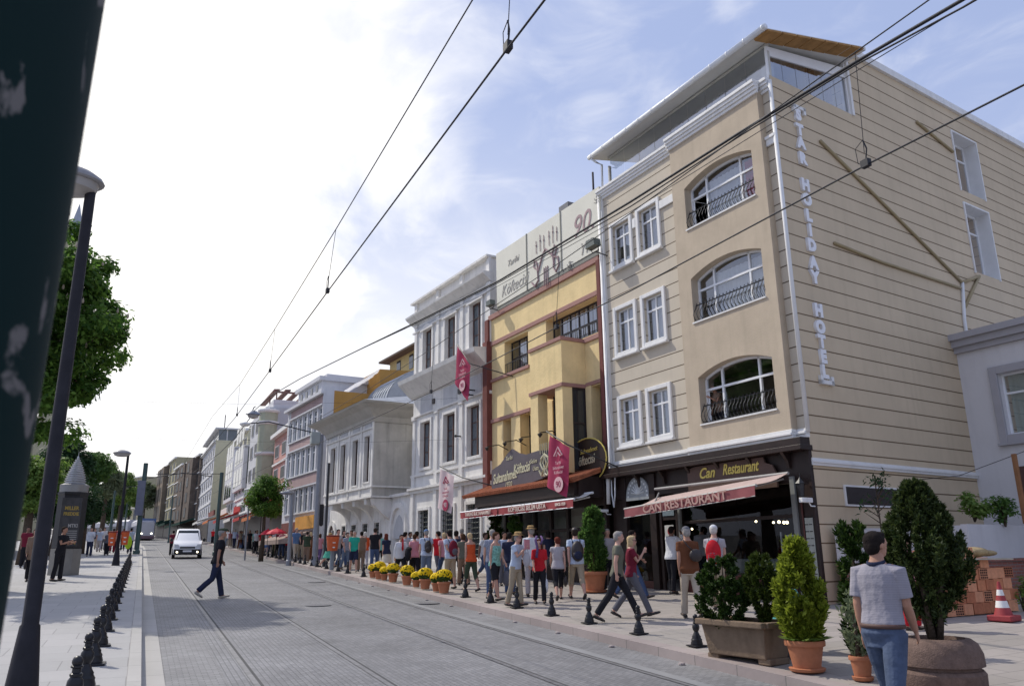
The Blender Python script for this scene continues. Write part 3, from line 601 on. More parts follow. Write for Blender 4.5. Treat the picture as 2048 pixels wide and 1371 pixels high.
b = MB(ty); b.box(14.62, 15.0, -.1, .22, 4.2, 10.0).box(14.66, 14.96, -.1, .15, 10.0, 10.9).box(7.22, 7.40, -.1, .12, 4.6, 10.9); b.build('pilaster', M_marp, yb, bevel=.01)
for u0, u1, z0, z1, c in ((7.45, 10.62, 8.60, 9.78, 6), (11.85, 13.6, 8.48, 9.72, 3)):
    f = window(yb, ty, u0, u1, z0, z1, -.30, W_black, G_clear, c, .45, fw=.045, curtain=[(u0+.5*k, u0+.5*k+.42, M_curt) for k in range(int((u1-u0)/.5))]); railing(yb, ty, u0, u1, -.05, z0, .38, M_iron, .12, 0)
for u0, u1, z1, n in ((7.45, 8.0, 6.95, -.35), (8.36, 9.72, 6.9, .35), (11.74, 12.45, 6.75, -.35), (13.15, 13.75, 6.75, -.35)):
    window(yb, ty, u0, u1, 4.4, z1, n, W_black, G_dark, 2 if u1-u0 > 1 else 1, .55, fw=.07); railing(yb, ty, u0, u1, n+.3, 4.5, .55, M_iron, .12, .08)
ts_o = T((O0, 0, -.85), (0, 1), (-1, 0)); window(yb, ts_o, .02, ON-.36, 4.4, 6.94, -.02, W_black, G_dark, 1, .55, fw=.06)
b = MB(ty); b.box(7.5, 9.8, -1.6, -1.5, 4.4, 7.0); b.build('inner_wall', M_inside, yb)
# billboard
M_bb = mat('billboard_cream', (.72, .70, .60), .7, .2, .05, .8, grime=.08); M_bbl = mat('billboard_mauve', (.36, .25, .26), .7); M_bbg = mat('billboard_grey', (.40, .38, .34), .7)
BN = .12
b = MB(ty); b.prism([(7.05, 11.22), (13.95, 11.2), (14.0, 13.42), (7.05, 13.32)], BN-.1, BN, 'y'); bb = b.build('billboard', M_bb, yb)
b = MB(ty); b.box(11.60, 11.66, BN, BN+.02, 11.2, 13.39).box(9.29, 9.35, BN, BN+.02, 11.2, 13.35).box(7.05, 13.95, BN-.16, BN-.02, 11.06, 11.2); b.build('billboard_seam', mat('seam_grey', (.22, .22, .19), .7), bb)
for i in range(6): MB(ty).box(7.4+i*1.2, 7.46+i*1.2, -1.3, BN-.1, 11.0, 12.9).build('billboard_strut', M_iron, bb)
def bt(s, size, px, py, m, sx=1., **k):
    u, z = fpt(H0, HA, px, py, BN); return lettering(s, size, bb, txy, -u, BN+.012, z, m, ext=.004, sx=sx, **k)
bt('90.', 1.05, 1166, 448, M_bbl, 1.0, shear=.25); bt('YIL', .58, 1172, 495, M_bbg, 1.05, shear=.35); bt('Tarihi', .34, 1026, 522, M_bbg, 1.1, shear=.3); bt('Köftecisi', .62, 1029, 570, M_bbg, .92, shear=.3)
b = MB(ty)                                                            # the house's scroll emblem with thin finials
ue, ze = fpt(H0, HA, 1092, 520, BN)
def E(pts, r): b.tube([(ue+x, BN+.02, ze+z) for x, z in pts], r, 5)
E([(.95, -.55), (.75, -.75), (.5, -.6), (.55, -.2), (.8, .0), (.75, .25), (.6, .1), (.5, -.25), (.2, .25), (0, .42), (-.2, .25), (-.5, -.05), (-.8, -.15), (-.85, -.45), (-.65, -.65), (-.5, -.45), (-.55, -.1), (-.75, .2), (-.6, .35), (-.45, .1), (-.55, -.35)], .035)
for x in (-.12, 0, .12): E([(x, -.25), (x, -.95)], .018)
for x, h in ((-.75, .75), (-.5, .95), (-.25, .8), (.1, .75), (.35, .9), (.62, .7)): E([(x, .45), (x, .45+h*.7)], .012); E([(x-.03, .45+h*.45), (x+.03, .45+h*.45)], .02)
b.build('scroll_emblem', M_bbl, bb)
b = MB(ty)
for px, py in ((1195, 398), (1140, 530)):
    u, z = fpt(H0, HA, px, py, BN)
    for k in range(6): a = k*1.05; b.tube([(u, BN+.01, z), (u+.12*math.cos(a), BN+.01, z+.12*math.sin(a)), (u+.2*math.cos(a+.6), BN+.01, z+.14*math.sin(a+.6))], .012, 4)
b.build('corner_flourish', M_bbg, bb)
b = MB(ty); b.box(9.9, 10.5, -1.2, -.6, 13.2, 14.15); b.build('chimney', mat('chimney_grey', (.20, .20, .21), .8), yb)
b = MB(ty); b.tube([(8.05, -.4, 12.8), (8.05, -.4, 14.4)], .035, 6); b.build('antenna', W_black, yb)
def floodlight(label, u, n, z, s=1.):
    r = broot('floodlight', label, 'floodlight', H0, HA, .85); b = MB(ty); b.prism([(u-.2*s, z-.1*s), (u+.2*s, z-.1*s), (u+.16*s, z+.1*s), (u-.16*s, z+.1*s)], n, n+.22*s, 'y'); b.build('housing', mat('floodlight_grey', (.10, .12, .11), .5, .4), r)
    b = MB(ty); b.tube([(u-.2*s, n+.1, z-.05), (u-.12*s, n+.05, z-.2*s), (u+.12*s, n+.05, z-.2*s), (u+.2*s, n+.1, z-.05)], .015, 5); b.tube([(u, n+.05, z-.2*s), (u, -.02, z-.25*s)], .02, 5); b.build('bracket', M_iron, r)
u, z = fpt(H0, HA, 1193, 489, .4); floodlight('dark floodlight on the right corner of the cream billboard', u, .4, z, 1.2); u, z = fpt(H0, HA, 986, 607, .3); floodlight('dark floodlight at the left end of the yellow roofline', u, .3, z)
# ===== meatball restaurant front under the yellow building
kr = broot('restaurant_front', 'dark restaurant front under a small clay tiled canopy', 'shopfront', H0, HA, .85)
b = MB(ty)
for u in (7.3, 8.3, 9.3, 10.3, 11.3, 12.3, 13.3, 14.1): b.box(u-.06, u+.06, .1, .22, .9, 3.4)
b.box(7.25, 14.2, .0, .24, 3.3, 4.3).box(7.25, 14.2, .08, .2, 2.6, 2.7).box(7.25, 9.3, .1, .2, .9, 1.6).box(10.3, 14.2, .1, .2, .9, 1.6); b.build('timber_frame', M_dkwood, kr, bevel=.008)
b = MB(ty); b.quad((7.3, .14, 1.6), (14.2, .14, 1.6), (14.2, .14, 3.3), (7.3, .14, 3.3)); b.build('shop_glass', G_shop, kr)
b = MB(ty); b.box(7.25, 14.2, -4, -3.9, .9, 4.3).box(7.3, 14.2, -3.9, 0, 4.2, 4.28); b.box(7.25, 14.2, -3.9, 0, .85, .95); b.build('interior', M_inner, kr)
M_tile = mat('clay_tile', (.33, .115, .06), .85, .2, .3, 6)
b = MB(ty); b.prism([(.05, 4.42), (1.30, 3.97), (1.30, 3.90), (.05, 4.32)], 5.75+1.5, 13.35, 'x'); b.prism([(.05, 4.42), (1.30, 3.97), (1.30, 3.90), (.05, 4.32)], 13.35, 14.5, 'x')
for k in range(62): u = 7.28+k*.117; b.tube([(u, .05, 4.43), (u, 1.34, 3.97)], .045, 6)
b.build('tiled_canopy', M_tile, kr, smooth=40)
b = MB(ty); b.box(7.4, 13.7, 1.1, 1.2, 3.55, 3.92).box(7.3, 7.45, .2, 1.1, 3.5, 4.1).box(13.6, 13.72, .2, 1.1, 3.5, 4.1); b.build('fascia', M_dkwood, kr)
M_purp = mat('purple_grey_board', (.105, .09, .105), .6, .3, .12, 3)
up = [(8.95, 4.3), (9.0, 5.05), (9.8, 5.12), (10.6, 5.08), (11.1, 5.2), (11.5, 5.38), (11.9, 5.2), (12.3, 4.95), (12.95, 4.8), (12.95, 4.02), (12.3, 4.05), (12.0, 3.95), (11.6, 3.66), (11.2, 3.72), (10.9, 4.0), (10.3, 4.15), (9.6, 4.22)]
b = MB(ty); b.prism(up, .85, .92, 'y'); sb = b.build('curved_signboard', M_purp, kr)
def kt(s, size, px, py, m, sx=1., n=.93, dg=0, par=sb, **k):
    u, z = fpt(H0, HA, px, py, n-.02); return lettering(s, size, par, txy, -u, n, z, m, ext=.006, sx=sx, rot=R(dg), **k)
kt('Sultanahmet', .46, 1010, 953, M_goldp, .72, shear=.25, bold=.008, dg=3); kt('Köftecisi', .46, 1044, 936, M_goldp, .66, shear=.25, bold=.008, dg=2); kt('Selim', .2, 1068, 922, M_goldp, 1, shear=.3); kt('Usta', .2, 1072, 936, M_goldp, 1, shear=.3); kt('Tarihi', .2, 1019, 916, M_goldp, 1, shear=.2); kt('1920', .24, 1018, 968, M_goldp, 1, shear=.2)
b = MB(ty); ue, ze = fpt(H0, HA, 1090, 925, .93)
def E2(pts, r): b.tube([(ue+x, .94, ze+z) for x, z in pts], r, 5)
E2([(.32, -.2), (.2, -.38), (.1, -.2), (.25, .0), (.2, .15), (.0, .28), (-.2, .15), (-.25, 0), (-.1, -.2), (-.2, -.38), (-.32, -.2)], .035); E2([(0, .25), (-.1, 0), (0, -.15), (.1, 0), (0, .25)], .03); E2([(0, -.15), (0, -.42)], .04); E2([(-.12, -.4), (0, -.3), (.12, -.4)], .03)
for x in (-.25, -.12, 0, .12, .25): E2([(x, .3), (x, .62)], .016)
b.build('gilt_emblem', M_goldp, sb)
# oval dark board to the right
ov = [(7.95+1.02*math.cos(a)*(1 if abs(math.sin(a)) < .97 else 1), 4.62+.68*math.sin(a)) for a in [2*math.pi*k/28 for k in range(28)]]
b = MB(ty); b.prism(ov, .28, .34, 'y'); ob = b.build('oval_signboard', M_dkwood, kr)
kt('Köftecisi', .40, 1170, 921, M_goldp, .75, .35, 3, ob, shear=.2, bold=.004); kt('Selim Usta', .24, 1178, 945, M_gold, .9, .35, 4, ob, shear=.3); kt('Sultanahmet', .2, 1178, 900, M_gold, .9, .35, 3, ob, shear=.3)
b = MB(ty); b.tube([(p[0], .35, p[1]) for p in ov]+[(ov[0][0], .35, ov[0][1])], .02, 5); b.build('board_rim', M_gold, ob)
b = MB(ty)
for u in (13.3, 12.0, 10.9, 9.7): b.tube([(u, .05, 5.6), (u-.1, .5, 5.75), (u-.2, 1.0, 5.65)], .018, 5); b.lathe([(.02, 0), (.09, .1), (.02, .14)], (u-.2, 1.02, 5.5), 8)
b.build('sign_lamp_arm', M_iron, kr)
# awning of the meatball restaurant, in two joined lengths
M_awk = mat('red_awning', (.27, .055, .06), .85, .2, .12, 3); M_aww = mat('white_awning_top', (.60, .58, .56), .9, .15, .06, 2)
k2 = M_awl; M_awl = mat('awning_cream_letter', (.62, .50, .44), .85)
KN = 1.55; KU = [fpt(H0, HA, px, py, KN)[0] for px, py in ((1148, 1000), (998, 1016), (922, 1025))]; KZ = fpt(H0, HA, 998, 1014, KN)[1]
aw1 = awning('shop_awning', 'red and white awning under the clay tiled canopy, lettered in cream', KU[0], KU[1], .9, 3.60, KN, KZ, .25, M_aww, M_awk, [('KÖFTECİSİ SELİM USTA', .20, KU[0]+.58*(KU[1]-KU[0]), 1.05), ('SINCE 1920', .11, KU[0]+.62, 1.0)], 0, 0, 0)
aw2 = awning('shop_awning', 'short red awning length in front of the white building edge', KU[1]+.05, KU[2], .9, 3.60, KN, KZ, .25, M_aww, M_awk, [('TARİHİ SULTANAHMET', .17, (KU[1]+KU[2])/2, 1.05)], 0, 0, 0)
M_awl = k2
# ===== flags
def flag(label, p0, a, mast, top_u, top_z, w, h, n, m, fm, lm, skew):
    r = broot('hanging_banner', label, 'banner', p0, a, 3.); t = T((0, 0, -3.)); tt = T((0, 0, -3.), (-1, 0), (0, 1)); b = MB(t)
    b.tube(mast, .022, 6); b.build('pole', M_iron, r, smooth=True)
    b = MB(t); pr = None; K = 10
    for i in range(K+1):
        u = top_u-w*i/K; nn = n+.03*math.sin(i*1.1); zt = top_z-skew*w*i/K; row = [b.p(u+.04*j, nn+.02*math.sin(j+i*.7), zt-h*j/6*(1-.08*i/K)) for j in range(7)]
        if pr:
            for j in range(6): b.face((pr[j], row[j], row[j+1], pr[j+1]))
        pr = row
    cl = b.build('cloth', m, r, smooth=True); mid = top_u-w/2
    lettering('Tarihi', .13, cl, tt, -mid, n+.07, top_z-h*.42-skew*w/2, lm, ext=.002); lettering('Sultanahmet', .13, cl, tt, -mid, n+.07, top_z-h*.51-skew*w/2, lm, ext=.002, sx=.9); lettering('Köftecisi', .13, cl, tt, -mid, n+.07, top_z-h*.6-skew*w/2, lm, ext=.002)
    b = MB(t); b.prism([(mid+.02+.24*math.cos(q), top_z-h*.83-skew*w/2+.22*math.sin(q)) for q in [2*math.pi*k/16 for k in range(16)]], n+.055, n+.065, 'y'); cc = b.build('round_badge', lm, cl); lettering('90', .26, cc, tt, -mid-.02, n+.07, top_z-h*.83-skew*w/2, fm, ext=.003)
    b = MB(t); ez = top_z-h*.22-skew*w/2
    b.tube([(mid+.22, n+.06, ez-.08), (mid+.12, n+.06, ez+.02), (mid, n+.06, ez+.16), (mid-.12, n+.06, ez+.02), (mid-.22, n+.06, ez-.08), (mid-.1, n+.06, ez-.1), (mid, n+.06, ez), (mid+.1, n+.06, ez-.1)], .022, 5); b.build('crown_emblem', lm, cl)
    return r
M_fr = mat('crimson_cloth', (.32, .035, .085), .85, .2, .08, 3); M_fp = mat('pink_letter', (.62, .40, .42), .8); M_fw = mat('pale_pink_cloth', (.62, .50, .51), .85, .2, .05, 3)
Wp = (11.7215, 27.6315); WA = -6.54
flag('crimson banner hanging before the curved restaurant signboard', H0, HA, [(6.4, .1, 4.2), (7.2, 1.5, 4.95), (8.35, 1.5, 5.5)], 8.15, 5.36, 1.02, 1.5, 1.5, M_fr, M_fr, M_fp, .5)
flag('crimson banner high on the upper front of the white building', Wp, WA, [(-1.9, .1, 8.25), (-.2, 1.0, 9.0), (.85, 1.0, 10.0)], .80, 9.95, 1.05, 1.45, 1.0, M_fr, M_fr, M_fp, 1.0)
flag('faded pink banner hanging low on the white building', Wp, WA, [(-1.9, .2, 4.1), (.4, 1.0, 4.75), (2.3, 1.0, 5.35)], 2.2, 5.25, 1.15, 1.5, 1.0, M_fw, M_fw, M_fr, .35)
# ===== white marble building
wb = broot('white_building', 'three storey white marble building with tall brown windows and heavy cornices', 'building', Wp, WA, 1.2)
tw = T((0, 0, -1.2))
M_mrb = mat('white_marble', (.72, .70, .665), .6, .35, .13, 1.4, .2, 10, grime=.38); M_mrg = mat('grey_marble_panel', (.48, .48, .49), .55, .35, .12, 2.0, grime=.25)
WL = 7.2
ug = [(.72, 1.83), (2.95, 4.08), (5.3, 6.35)]; uw = [(.62, 1.62), (2.90, 3.9), (5.25, 6.18)]; um = [(.76, 1.80), (2.87, 3.95), (5.27, 6.28)]
holes = [(a, c, 1.85, 3.85, .3) for a, c in ug]+[(a, c, 5.7, 7.72, .25) for a, c in um]+[(a, c, 9.95, 12.0, .22) for a, c in uw]
b = MB(tw); shell(b, -.1, WL, 1.0, 13.55, holes, 0, -9); b.build('wall', M_mrb, wb)
b = MB(tw)
b.box(-.15, WL+.05, 0, .12, 4.62, 4.76).box(-.15, WL+.08, 0, .22, 4.76, 4.86).box(-.15, WL+.05, 0, .08, 5.35, 5.45)
b.prism([(0, 8.95), (.15, 9.0), (.75, 9.55), (.80, 9.72), (.05, 9.80), (0, 9.8)], -.12, WL+.1, 'x')
b.box(-.12, WL+.05, 0, .09, 8.05, 8.13).prism([(0, 12.5), (.1, 12.55), (.42, 12.80), (.44, 12.88), (0, 12.92)], -.2, WL+.2, 'x')
b.box(-.15, WL+.15, -.3, .22, 13.55, 13.64).box(-.1, WL+.1, 0, .10, 12.1, 12.16)
b.build('cornice', M_mrb, wb)
b = MB(tw)
for u in (-.05, 2.28, 4.6, 6.95): b.box(u-.10, u+.16, 0, .07, 9.8, 12.5).box(u-.10, u+.16, 0, .07, 5.45, 8.05).box(u-.12, u+.18, 0, .10, 1.2, 4.62).box(u-.1, u+.16, 0, .10, 12.92, 13.55).box(u-.14, u+.2, 0, .12, 7.92, 8.05).box(u-.14, u+.2, 0, .10, 12.36, 12.5).box(u-.12, u+.18, .0, .09, 4.86, 5.35)
b.box(-.1, WL, 0, .14, .95, 1.75)
b.build('pilaster', M_mrb, wb, bevel=.01)
b = MB(tw)
for a, c in um: b.box(a-.1, c+.1, .003, .02, 8.13, 8.9)
b.box(-.0, WL, .004, .02, 12.16, 12.36); b.build('grey_panel', M_mrg, wb)
b = MB(tw)
for u in (.4, 2.6, 5.1): b.box(u-.2, u+.02, .01, .06, 8.4, 8.62)
b.build('vent_grille', W_black, wb)
for k, (a, c) in enumerate(um): window(wb, tw, a, c, 5.7, 7.72, -.14, W_brown, G_mid, 2, None, 3, .07); surround(wb, tw, a, c, 5.7, 7.72, 0, M_mrb, .13, .07, False)
for k, (a, c) in enumerate(uw): window(wb, tw, a, c, 9.95, 12.0, -.12, W_brown, G_mid, 2, None, 3, .07); surround(wb, tw, a, c, 9.95, 12.0, 0, M_mrb, .13, .07, False); MB(tw).prism([(a-.2, 12.0), (a-.2, 12.06), (a-.05, 12.10), ((a+c)/2, 12.28), (c+.05, 12.10), (c+.2, 12.06), (c+.2, 12.0)], .07, .12, 'y').build('window_hood', M_mrb, wb)
M_gril = mat('window_iron_grille', (.05, .06, .055), .5, .5)
def lattice(root, t, u0, u1, z0, z1, n, s=.2):
    b = MB(t); k = 0
    for u in np.arange(u0+s/2, u1, s):
        b.tube([(u, n, z0), (u, n, z1)], .016, 4)
    for z in np.arange(z0+s/2, z1, s): b.tube([(u0, n, z), (u1, n, z)], .016, 4)
    for u in np.arange(u0+s/2, u1, s):
        for z in np.arange(z0+s/2, z1, s): b.ball((u, n+.01, z), .035, 6, 4)
    return b.build('window_grille', M_gril, root)
for a, c in ug: window(wb, tw, a, c, 1.85, 3.85, -.22, W_black, G_dark, 2); surround(wb, tw, a, c, 1.85, 3.85, 0, M_mrb, .14, .07, False); lattice(wb, tw, a, c, 1.85, 3.85, -.06)
b = MB(tw)
for z, u in ((8.3, 1.2), (8.1, 1.2), (6.6, 2.3)): b.tube([(u, 0, z), (u, .25, z)], .03, 5); b.ball((u, .3, z), .06, 6, 4)
b.build('wire_anchor', M_iron, wb)
# ===== low white wing with projecting upper floor on corbels
wg = broot('white_wing', 'low white marble wing whose upper floor projects on curved corbels', 'building', Wp, WA, 1.4); tg = T((0, 0, -1.4))
b = MB(tg)
gw = [(10.9, 11.55), (12.45, 13.2), (14.1, 14.85), (15.7, 16.3)]
holes_wall(b, WL, 19.3, 1.2, 4.75, [(a, c, 1.9, 3.55, .3) for a, c in gw]+[(7.75, 9.25, 1.3, 3.35, .5), (17.5, 18.3, 1.3, 3.2, .4)], 0, .3)
b.quad((19.3, 0, 1.2), (19.3, -8, 1.2), (19.3, -8, 4.75), (19.3, 0, 4.75)); b.quad((WL, 0, 4.75), (19.3, 0, 4.75), (19.3, -8, 4.75), (WL, -8, 4.75))
b.build('ground_floor_wall', M_mrb, wg)
BW0, BW1, BWN = 9.5, 16.5, 1.0
bwh = [(9.95, 10.65, 5.4, 7.6), (11.55, 12.3, 5.35, 7.6), (13.35, 14.1, 5.3, 7.6), (14.95, 15.7, 5.25, 7.6)]
b = MB(tg); holes_wall(b, BW0, BW1, 4.62, 8.6, bwh, BWN, .2); b.quad((BW1, BWN, 4.62), (BW1, -7, 4.62), (BW1, -7, 8.6), (BW1, BWN, 8.6)); b.quad((BW0, BWN, 4.62), (BW1, BWN, 4.62), (BW1, -7, 4.62), (BW0, -7, 4.62)); b.build('upper_floor_wall', M_mrb, wg)
tsd = T((BW0, 0, -1.4), (0, 1), (-1, 0)); b = MB(tsd); holes_wall(b, -7, BWN, 4.62, 8.6, [(-1.9, -1.2, 5.4, 7.5)], 0, .2); b.build('side_wall', mat('shaded_marble', (.46, .44, .40), .75, .25, .18, 1.0, .2, 10, grime=.5), wg)  # shade of this side face put into a darker marble, plus grime streaks
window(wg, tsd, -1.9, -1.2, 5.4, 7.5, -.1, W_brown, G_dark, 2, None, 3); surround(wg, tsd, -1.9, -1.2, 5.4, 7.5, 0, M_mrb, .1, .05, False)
for a, c, z, z2 in bwh: window(wg, tg, a, c, z, z2, BWN-.14, W_brown, G_dark, 2, .5, 0, .05); surround(wg, tg, a, c, z, z2, BWN, M_mrb, .08, .05, False)
b = MB(tg)
for u in (BW0+.08, 11.1, 12.8, 14.5, BW1-.1): b.box(u-.07, u+.09, BWN, BWN+.05, 4.7, 8.2)
b.box(BW0, BW1, BWN, BWN+.1, 4.62, 4.70).box(BW0-.02, BW1, BWN, BWN+.09, 5.1, 5.18).box(BW0, BW1, BWN, BWN+.07, 7.9, 7.98); b.box(BW0-.10, BW0, -7, BWN+.1, 4.62, 4.7).box(BW0-.09, BW0, -7, BWN+.09, 5.1, 5.18)
b.box(WL, 10, 0, .15, 4.62, 4.75)
b.build('string_course', M_mrb, wg)
b = MB(tg)
for a, c, z, z2 in bwh: b.box(a-.1, c+.1, BWN+.003, BWN+.02, 7.98, 8.5)
b.build('grey_panel', M_mrg, wg)
b = MB(tg)                                                             # eaves: flared cornice
z0, z1 = 8.2, 9.0
def fl(o, z): return [(BW0-o, BWN+o, z), (BW1+o, BWN+o, z), (BW1+o, -7, z), (BW0-o, -7, z)]
for (o0, za), (o1, zb2) in (((.05, 8.2), (.12, 8.45)), ((.12, 8.45), (.5, 8.8)), ((.5, 8.8), (.85, 8.98)), ((.85, 8.98), (.9, 9.06))):
    A, Bq = fl(o0, za), fl(o1, zb2)
    for i in range(3): b.quad(A[(i-1) % 4], A[i], Bq[i], Bq[(i-1) % 4])
    b.quad(A[2], A[3], Bq[3], Bq[2])
b.build('flared_cornice', mat('stone_cornice', (.45, .43, .39), .8, .2, .12, 1.2, grime=.3), wg, smooth=30)
M_lead = mat('lead_sheet', (.33, .35, .38), .45, .5, .15, 2.5, .3, 6, .35)
b = MB(tg); A = fl(.92, 9.06); rz_ = 10.1
b.quad(A[0], A[1], (15.2, -2.5, rz_), (11.0, -2.5, rz_)); b.quad(A[3], A[0], (11.0, -2.5, rz_), (11.0, -7, rz_)); b.quad(A[1], A[2], (15.2, -7, rz_), (15.2, -2.5, rz_)); b.quad((11, -2.5, rz_), (15.2, -2.5, rz_), (15.2, -7, rz_), (11, -7, rz_)); b.build('hipped_roof', M_lead, wg)
b = MB(tg); K = 14; vq = lambda a: (-4.6+2.6*math.cos(a), 10.2+2.4*math.sin(a)); prv = None
for i in range(K+1):
    q = vq(math.pi/2*i/K); row = [b.p(15.6, *q), b.p(19.2, *q)]
    if prv: b.face((prv[0], prv[1], row[1], row[0]))
    prv = row
for j in range(9): u = 15.62+.44*j; b.tube([(u, vq(math.pi/2*i/8)[0]+.02, vq(math.pi/2*i/8)[1]+.02) for i in range(9)], .03, 4)
b.prism([vq(math.pi/2*i/10) for i in range(11)]+[(-7, 12.6), (-7, 9.6), (-2.0, 9.6)], 15.55, 15.6, 'x')
b.build('vaulted_roof', M_lead, wg, smooth=30)
for u in (10.4, 12.0, 13.65, 15.3):                                    # corbels
    b = MB(tg); cv = [(0, 4.62), (1.0, 4.62), (.98, 4.35)]+[(.98*(1-math.sin(a))+.0, 4.35-.95*(1-math.cos(a))*1.0) for a in [math.pi/2*k/7 for k in range(1, 8)]]
    b.prism(cv, u-.16, u+.16, 'x'); b.build('corbel', M_mrb, wg, smooth=35)
b = MB(tg); b.prism([(0, 4.6), (1.0, 4.6), (.9, 4.3), (.45, 3.9), (0, 3.6)], BW0+.02, BW0+.3, 'x'); b.build('corbel', M_mrb, wg)
for a, c in gw: window(wg, tg, a, c, 1.9, 3.55, -.24, W_black, G_dark, 2); lattice(wg, tg, a, c, 1.9, 3.55, -.05, .16); surround(wg, tg, a, c, 1.9, 3.55, 0, M_mrb, .09, .05, False)
b = MB(tg)                                                             # fountain niche: pointed arch
def parch(cu, w, zs, h, k=10): return [(cu-w+0*i, zs) for i in (0,)]+[(cu-w*math.cos(math.pi/2*i/k)**.8, zs+h*math.sin(math.pi/2*i/k)) for i in range(1, k+1)]+[(cu+w*math.cos(math.pi/2*i/k)**.8, zs+h*math.sin(math.pi/2*i/k)) for i in range(k-1, -1, -1)]
A = parch(8.5, .95, 3.0, 1.35); Bq = parch(8.5, .75, 3.0, 1.1)
for i in range(len(A)-1): I = [b.p(p[0], n, p[1]) for n in (.0, .14) for p in (A[i], A[i+1], Bq[i+1], Bq[i])]; [b.face([I[j] for j in f]) for f in ((4, 5, 6, 7), (0, 4, 5, 1), (3, 7, 6, 2))]
b.box(7.55, 7.75, 0, .14, 1.3, 3.0).box(9.25, 9.45, 0, .14, 1.3, 3.0)
b.prism([(7.75, 1.3), (9.25, 1.3)]+Bq[::-1], .004, .02, 'y'); b.build('niche_surround', M_mrb, wg, smooth=30)
b = MB(tg); b.prism([(7.9, 1.3), (9.1, 1.3), (9.1, 3.1), (8.8, 3.6), (8.5, 3.8), (8.2, 3.6), (7.9, 3.1)], .022, .04, 'y'); b.lathe([(.28, 0), (.30, .02), (.02, .05)], (8.5, .05, 2.7), 14); b.build('niche_panel', M_mrg, wg)
b = MB(tg); A = parch(17.9, .7, 2.9, 1.0); Bq = parch(17.9, .45, 2.9, .75)
for i in range(len(A)-1): I = [b.p(p[0], n, p[1]) for n in (.0, .1) for p in (A[i], A[i+1], Bq[i+1], Bq[i])]; [b.face([I[j] for j in f]) for f in ((4, 5, 6, 7), (0, 4, 5, 1), (3, 7, 6, 2))]
b.build('door_arch', M_mrb, wg); b = MB(tg); b.prism([(17.45, 1.3), (18.35, 1.3)]+Bq[::-1], .005, .03, 'y'); b.build('door', W_brown, wg)
# ===== rose and white building
pk = broot('rose_building', 'rose and white building with ribbons of windows and a mustard gable', 'building', Wp, WA, 1.6); tp = T((0, 0, -1.6)); PN = .3
M_pkw = mat('white_render', (.58, .58, .60), .85, .2, .06, 1.2, grime=.15); M_rose = mat('rose_render', (.40, .29, .28), .85, .2, .08, 1.5, grime=.15); M_must = mat('mustard_render', (.46, .255, .075), .9, .15, .08, 1.2, grime=.15)
PU0, PU1 = 19.4, 27.4
zr = [(4.65, 6.15), (7.0, 8.6), (9.3, 10.75)]; cols = [PU0+.55+i*1.05 for i in range(7)]
b = MB(tp); holes_wall(b, PU0, PU1, 1.6, 11.5, [(u, u+.78, z, z2) for u in cols for z, z2 in zr]+[(PU0+.8, PU0+3.8, 1.7, 3.2, .4), (PU0+4.4, PU0+7.6, 1.7, 3.2, .4)], PN, .15); b.quad((PU1, PN, 1.6), (PU1, -9, 1.6), (PU1, -9, 11.5), (PU1, PN, 11.5)); b.quad((PU0, PN, 11.5), (PU1, PN, 11.5), (PU1, -9, 11.5), (PU0, -9, 11.5)); b.build('wall', M_pkw, pk)
b = MB(tp); b.box(PU0+.4, PU1-.9, PN, PN+.05, 10.95, 11.40).box(PU0+.4, PU1-.9, PN, PN+.05, 8.72, 9.18).box(PU0+.4, PU1-.9, PN, PN+.05, 6.28, 6.85); b.build('rose_band', M_rose, pk)
b = MB(tp); b.box(PU0-.05, PU1+.05, PN, PN+.3, 11.42, 11.6)
for z in (4.55, 6.15, 6.9, 8.6, 9.2, 10.8): b.box(PU0+.3, PU1-.6, PN, PN+.12, z, z+.09)
b.build('ledge', M_pkw, pk)
for u in cols:
    for z, z2 in zr: window(pk, tp, u, u+.78, z, z2, PN-.1, W_white, G_mid, 1, .7, fw=.06)
b = MB(tp); b.quad((PU0, PN-.002, 1.6), (PU0, -3.1, 1.6), (PU0, -3.1, 11.65), (PU0, PN-.002, 11.65)); b.quad((PU0, -3.1, 1.6), (PU0, -9, 1.6), (PU0, -9, 13.6), (PU0, -3.1, 13.3)); b.quad((PU0, -3.1, 11.6), (PU0+4, -3.1, 11.6), (PU0+4, -3.1, 13.3), (PU0, -3.1, 13.3)); b.quad((PU0, -3.1, 13.3), (PU0+4, -3.1, 13.3), (PU0+4, -9, 13.6), (PU0, -9, 13.6)); b.build('mustard_gable', M_must, pk)
b = MB(tp); b.box(PU0+2.2, PU0+7.2, -4.5, -.1, 11.5, 12.7).box(PU0+2.0, PU0+7.4, -4.6, .1, 12.7, 12.95).box(PU0+2.8, PU0+6.6, -4, -.6, 12.95, 13.3); b.build('attic', M_pkw, pk)
b = MB(tp); [b.box(PU0+2.9+k*1.1, PU0+3.3+k*1.1, -.098, -.07, 11.9, 12.5) for k in range(4)]; b.build('attic_window', G_dark, pk)
b = MB(tp); b.box(PU0-.03, PU0+.0, -.2, PN+.15, 1.6, 11.8).box(PU0+.01, PU0+.32, PN+.02, PN+.08, 8.6, 11.3); b.build('edge_trim', M_pkw, pk)
b = MB(tp); b.box(PU0+.5, PU0+4.2, PN+.02, PN+.2, 3.6, 4.35); b.build('orange_sign', mat('orange_sign', (.62, .30, .06), .6, .3, .2, 1.5), pk); b = MB(tp); b.box(PU0+4.3, PU1-.6, PN+.02, PN+.16, 3.5, 4.1); b.build('maroon_sign', M_marp, pk)
b = MB(tp); b.prism([(PN, 3.5), (PN+1.4, 3.0), (PN+1.4, 2.75), (PN, 3.3)], PU0+1.2, PU1, 'x'); b.build('awning', mat('taupe_awning', (.32, .25, .22), .9, .1, .15), pk)
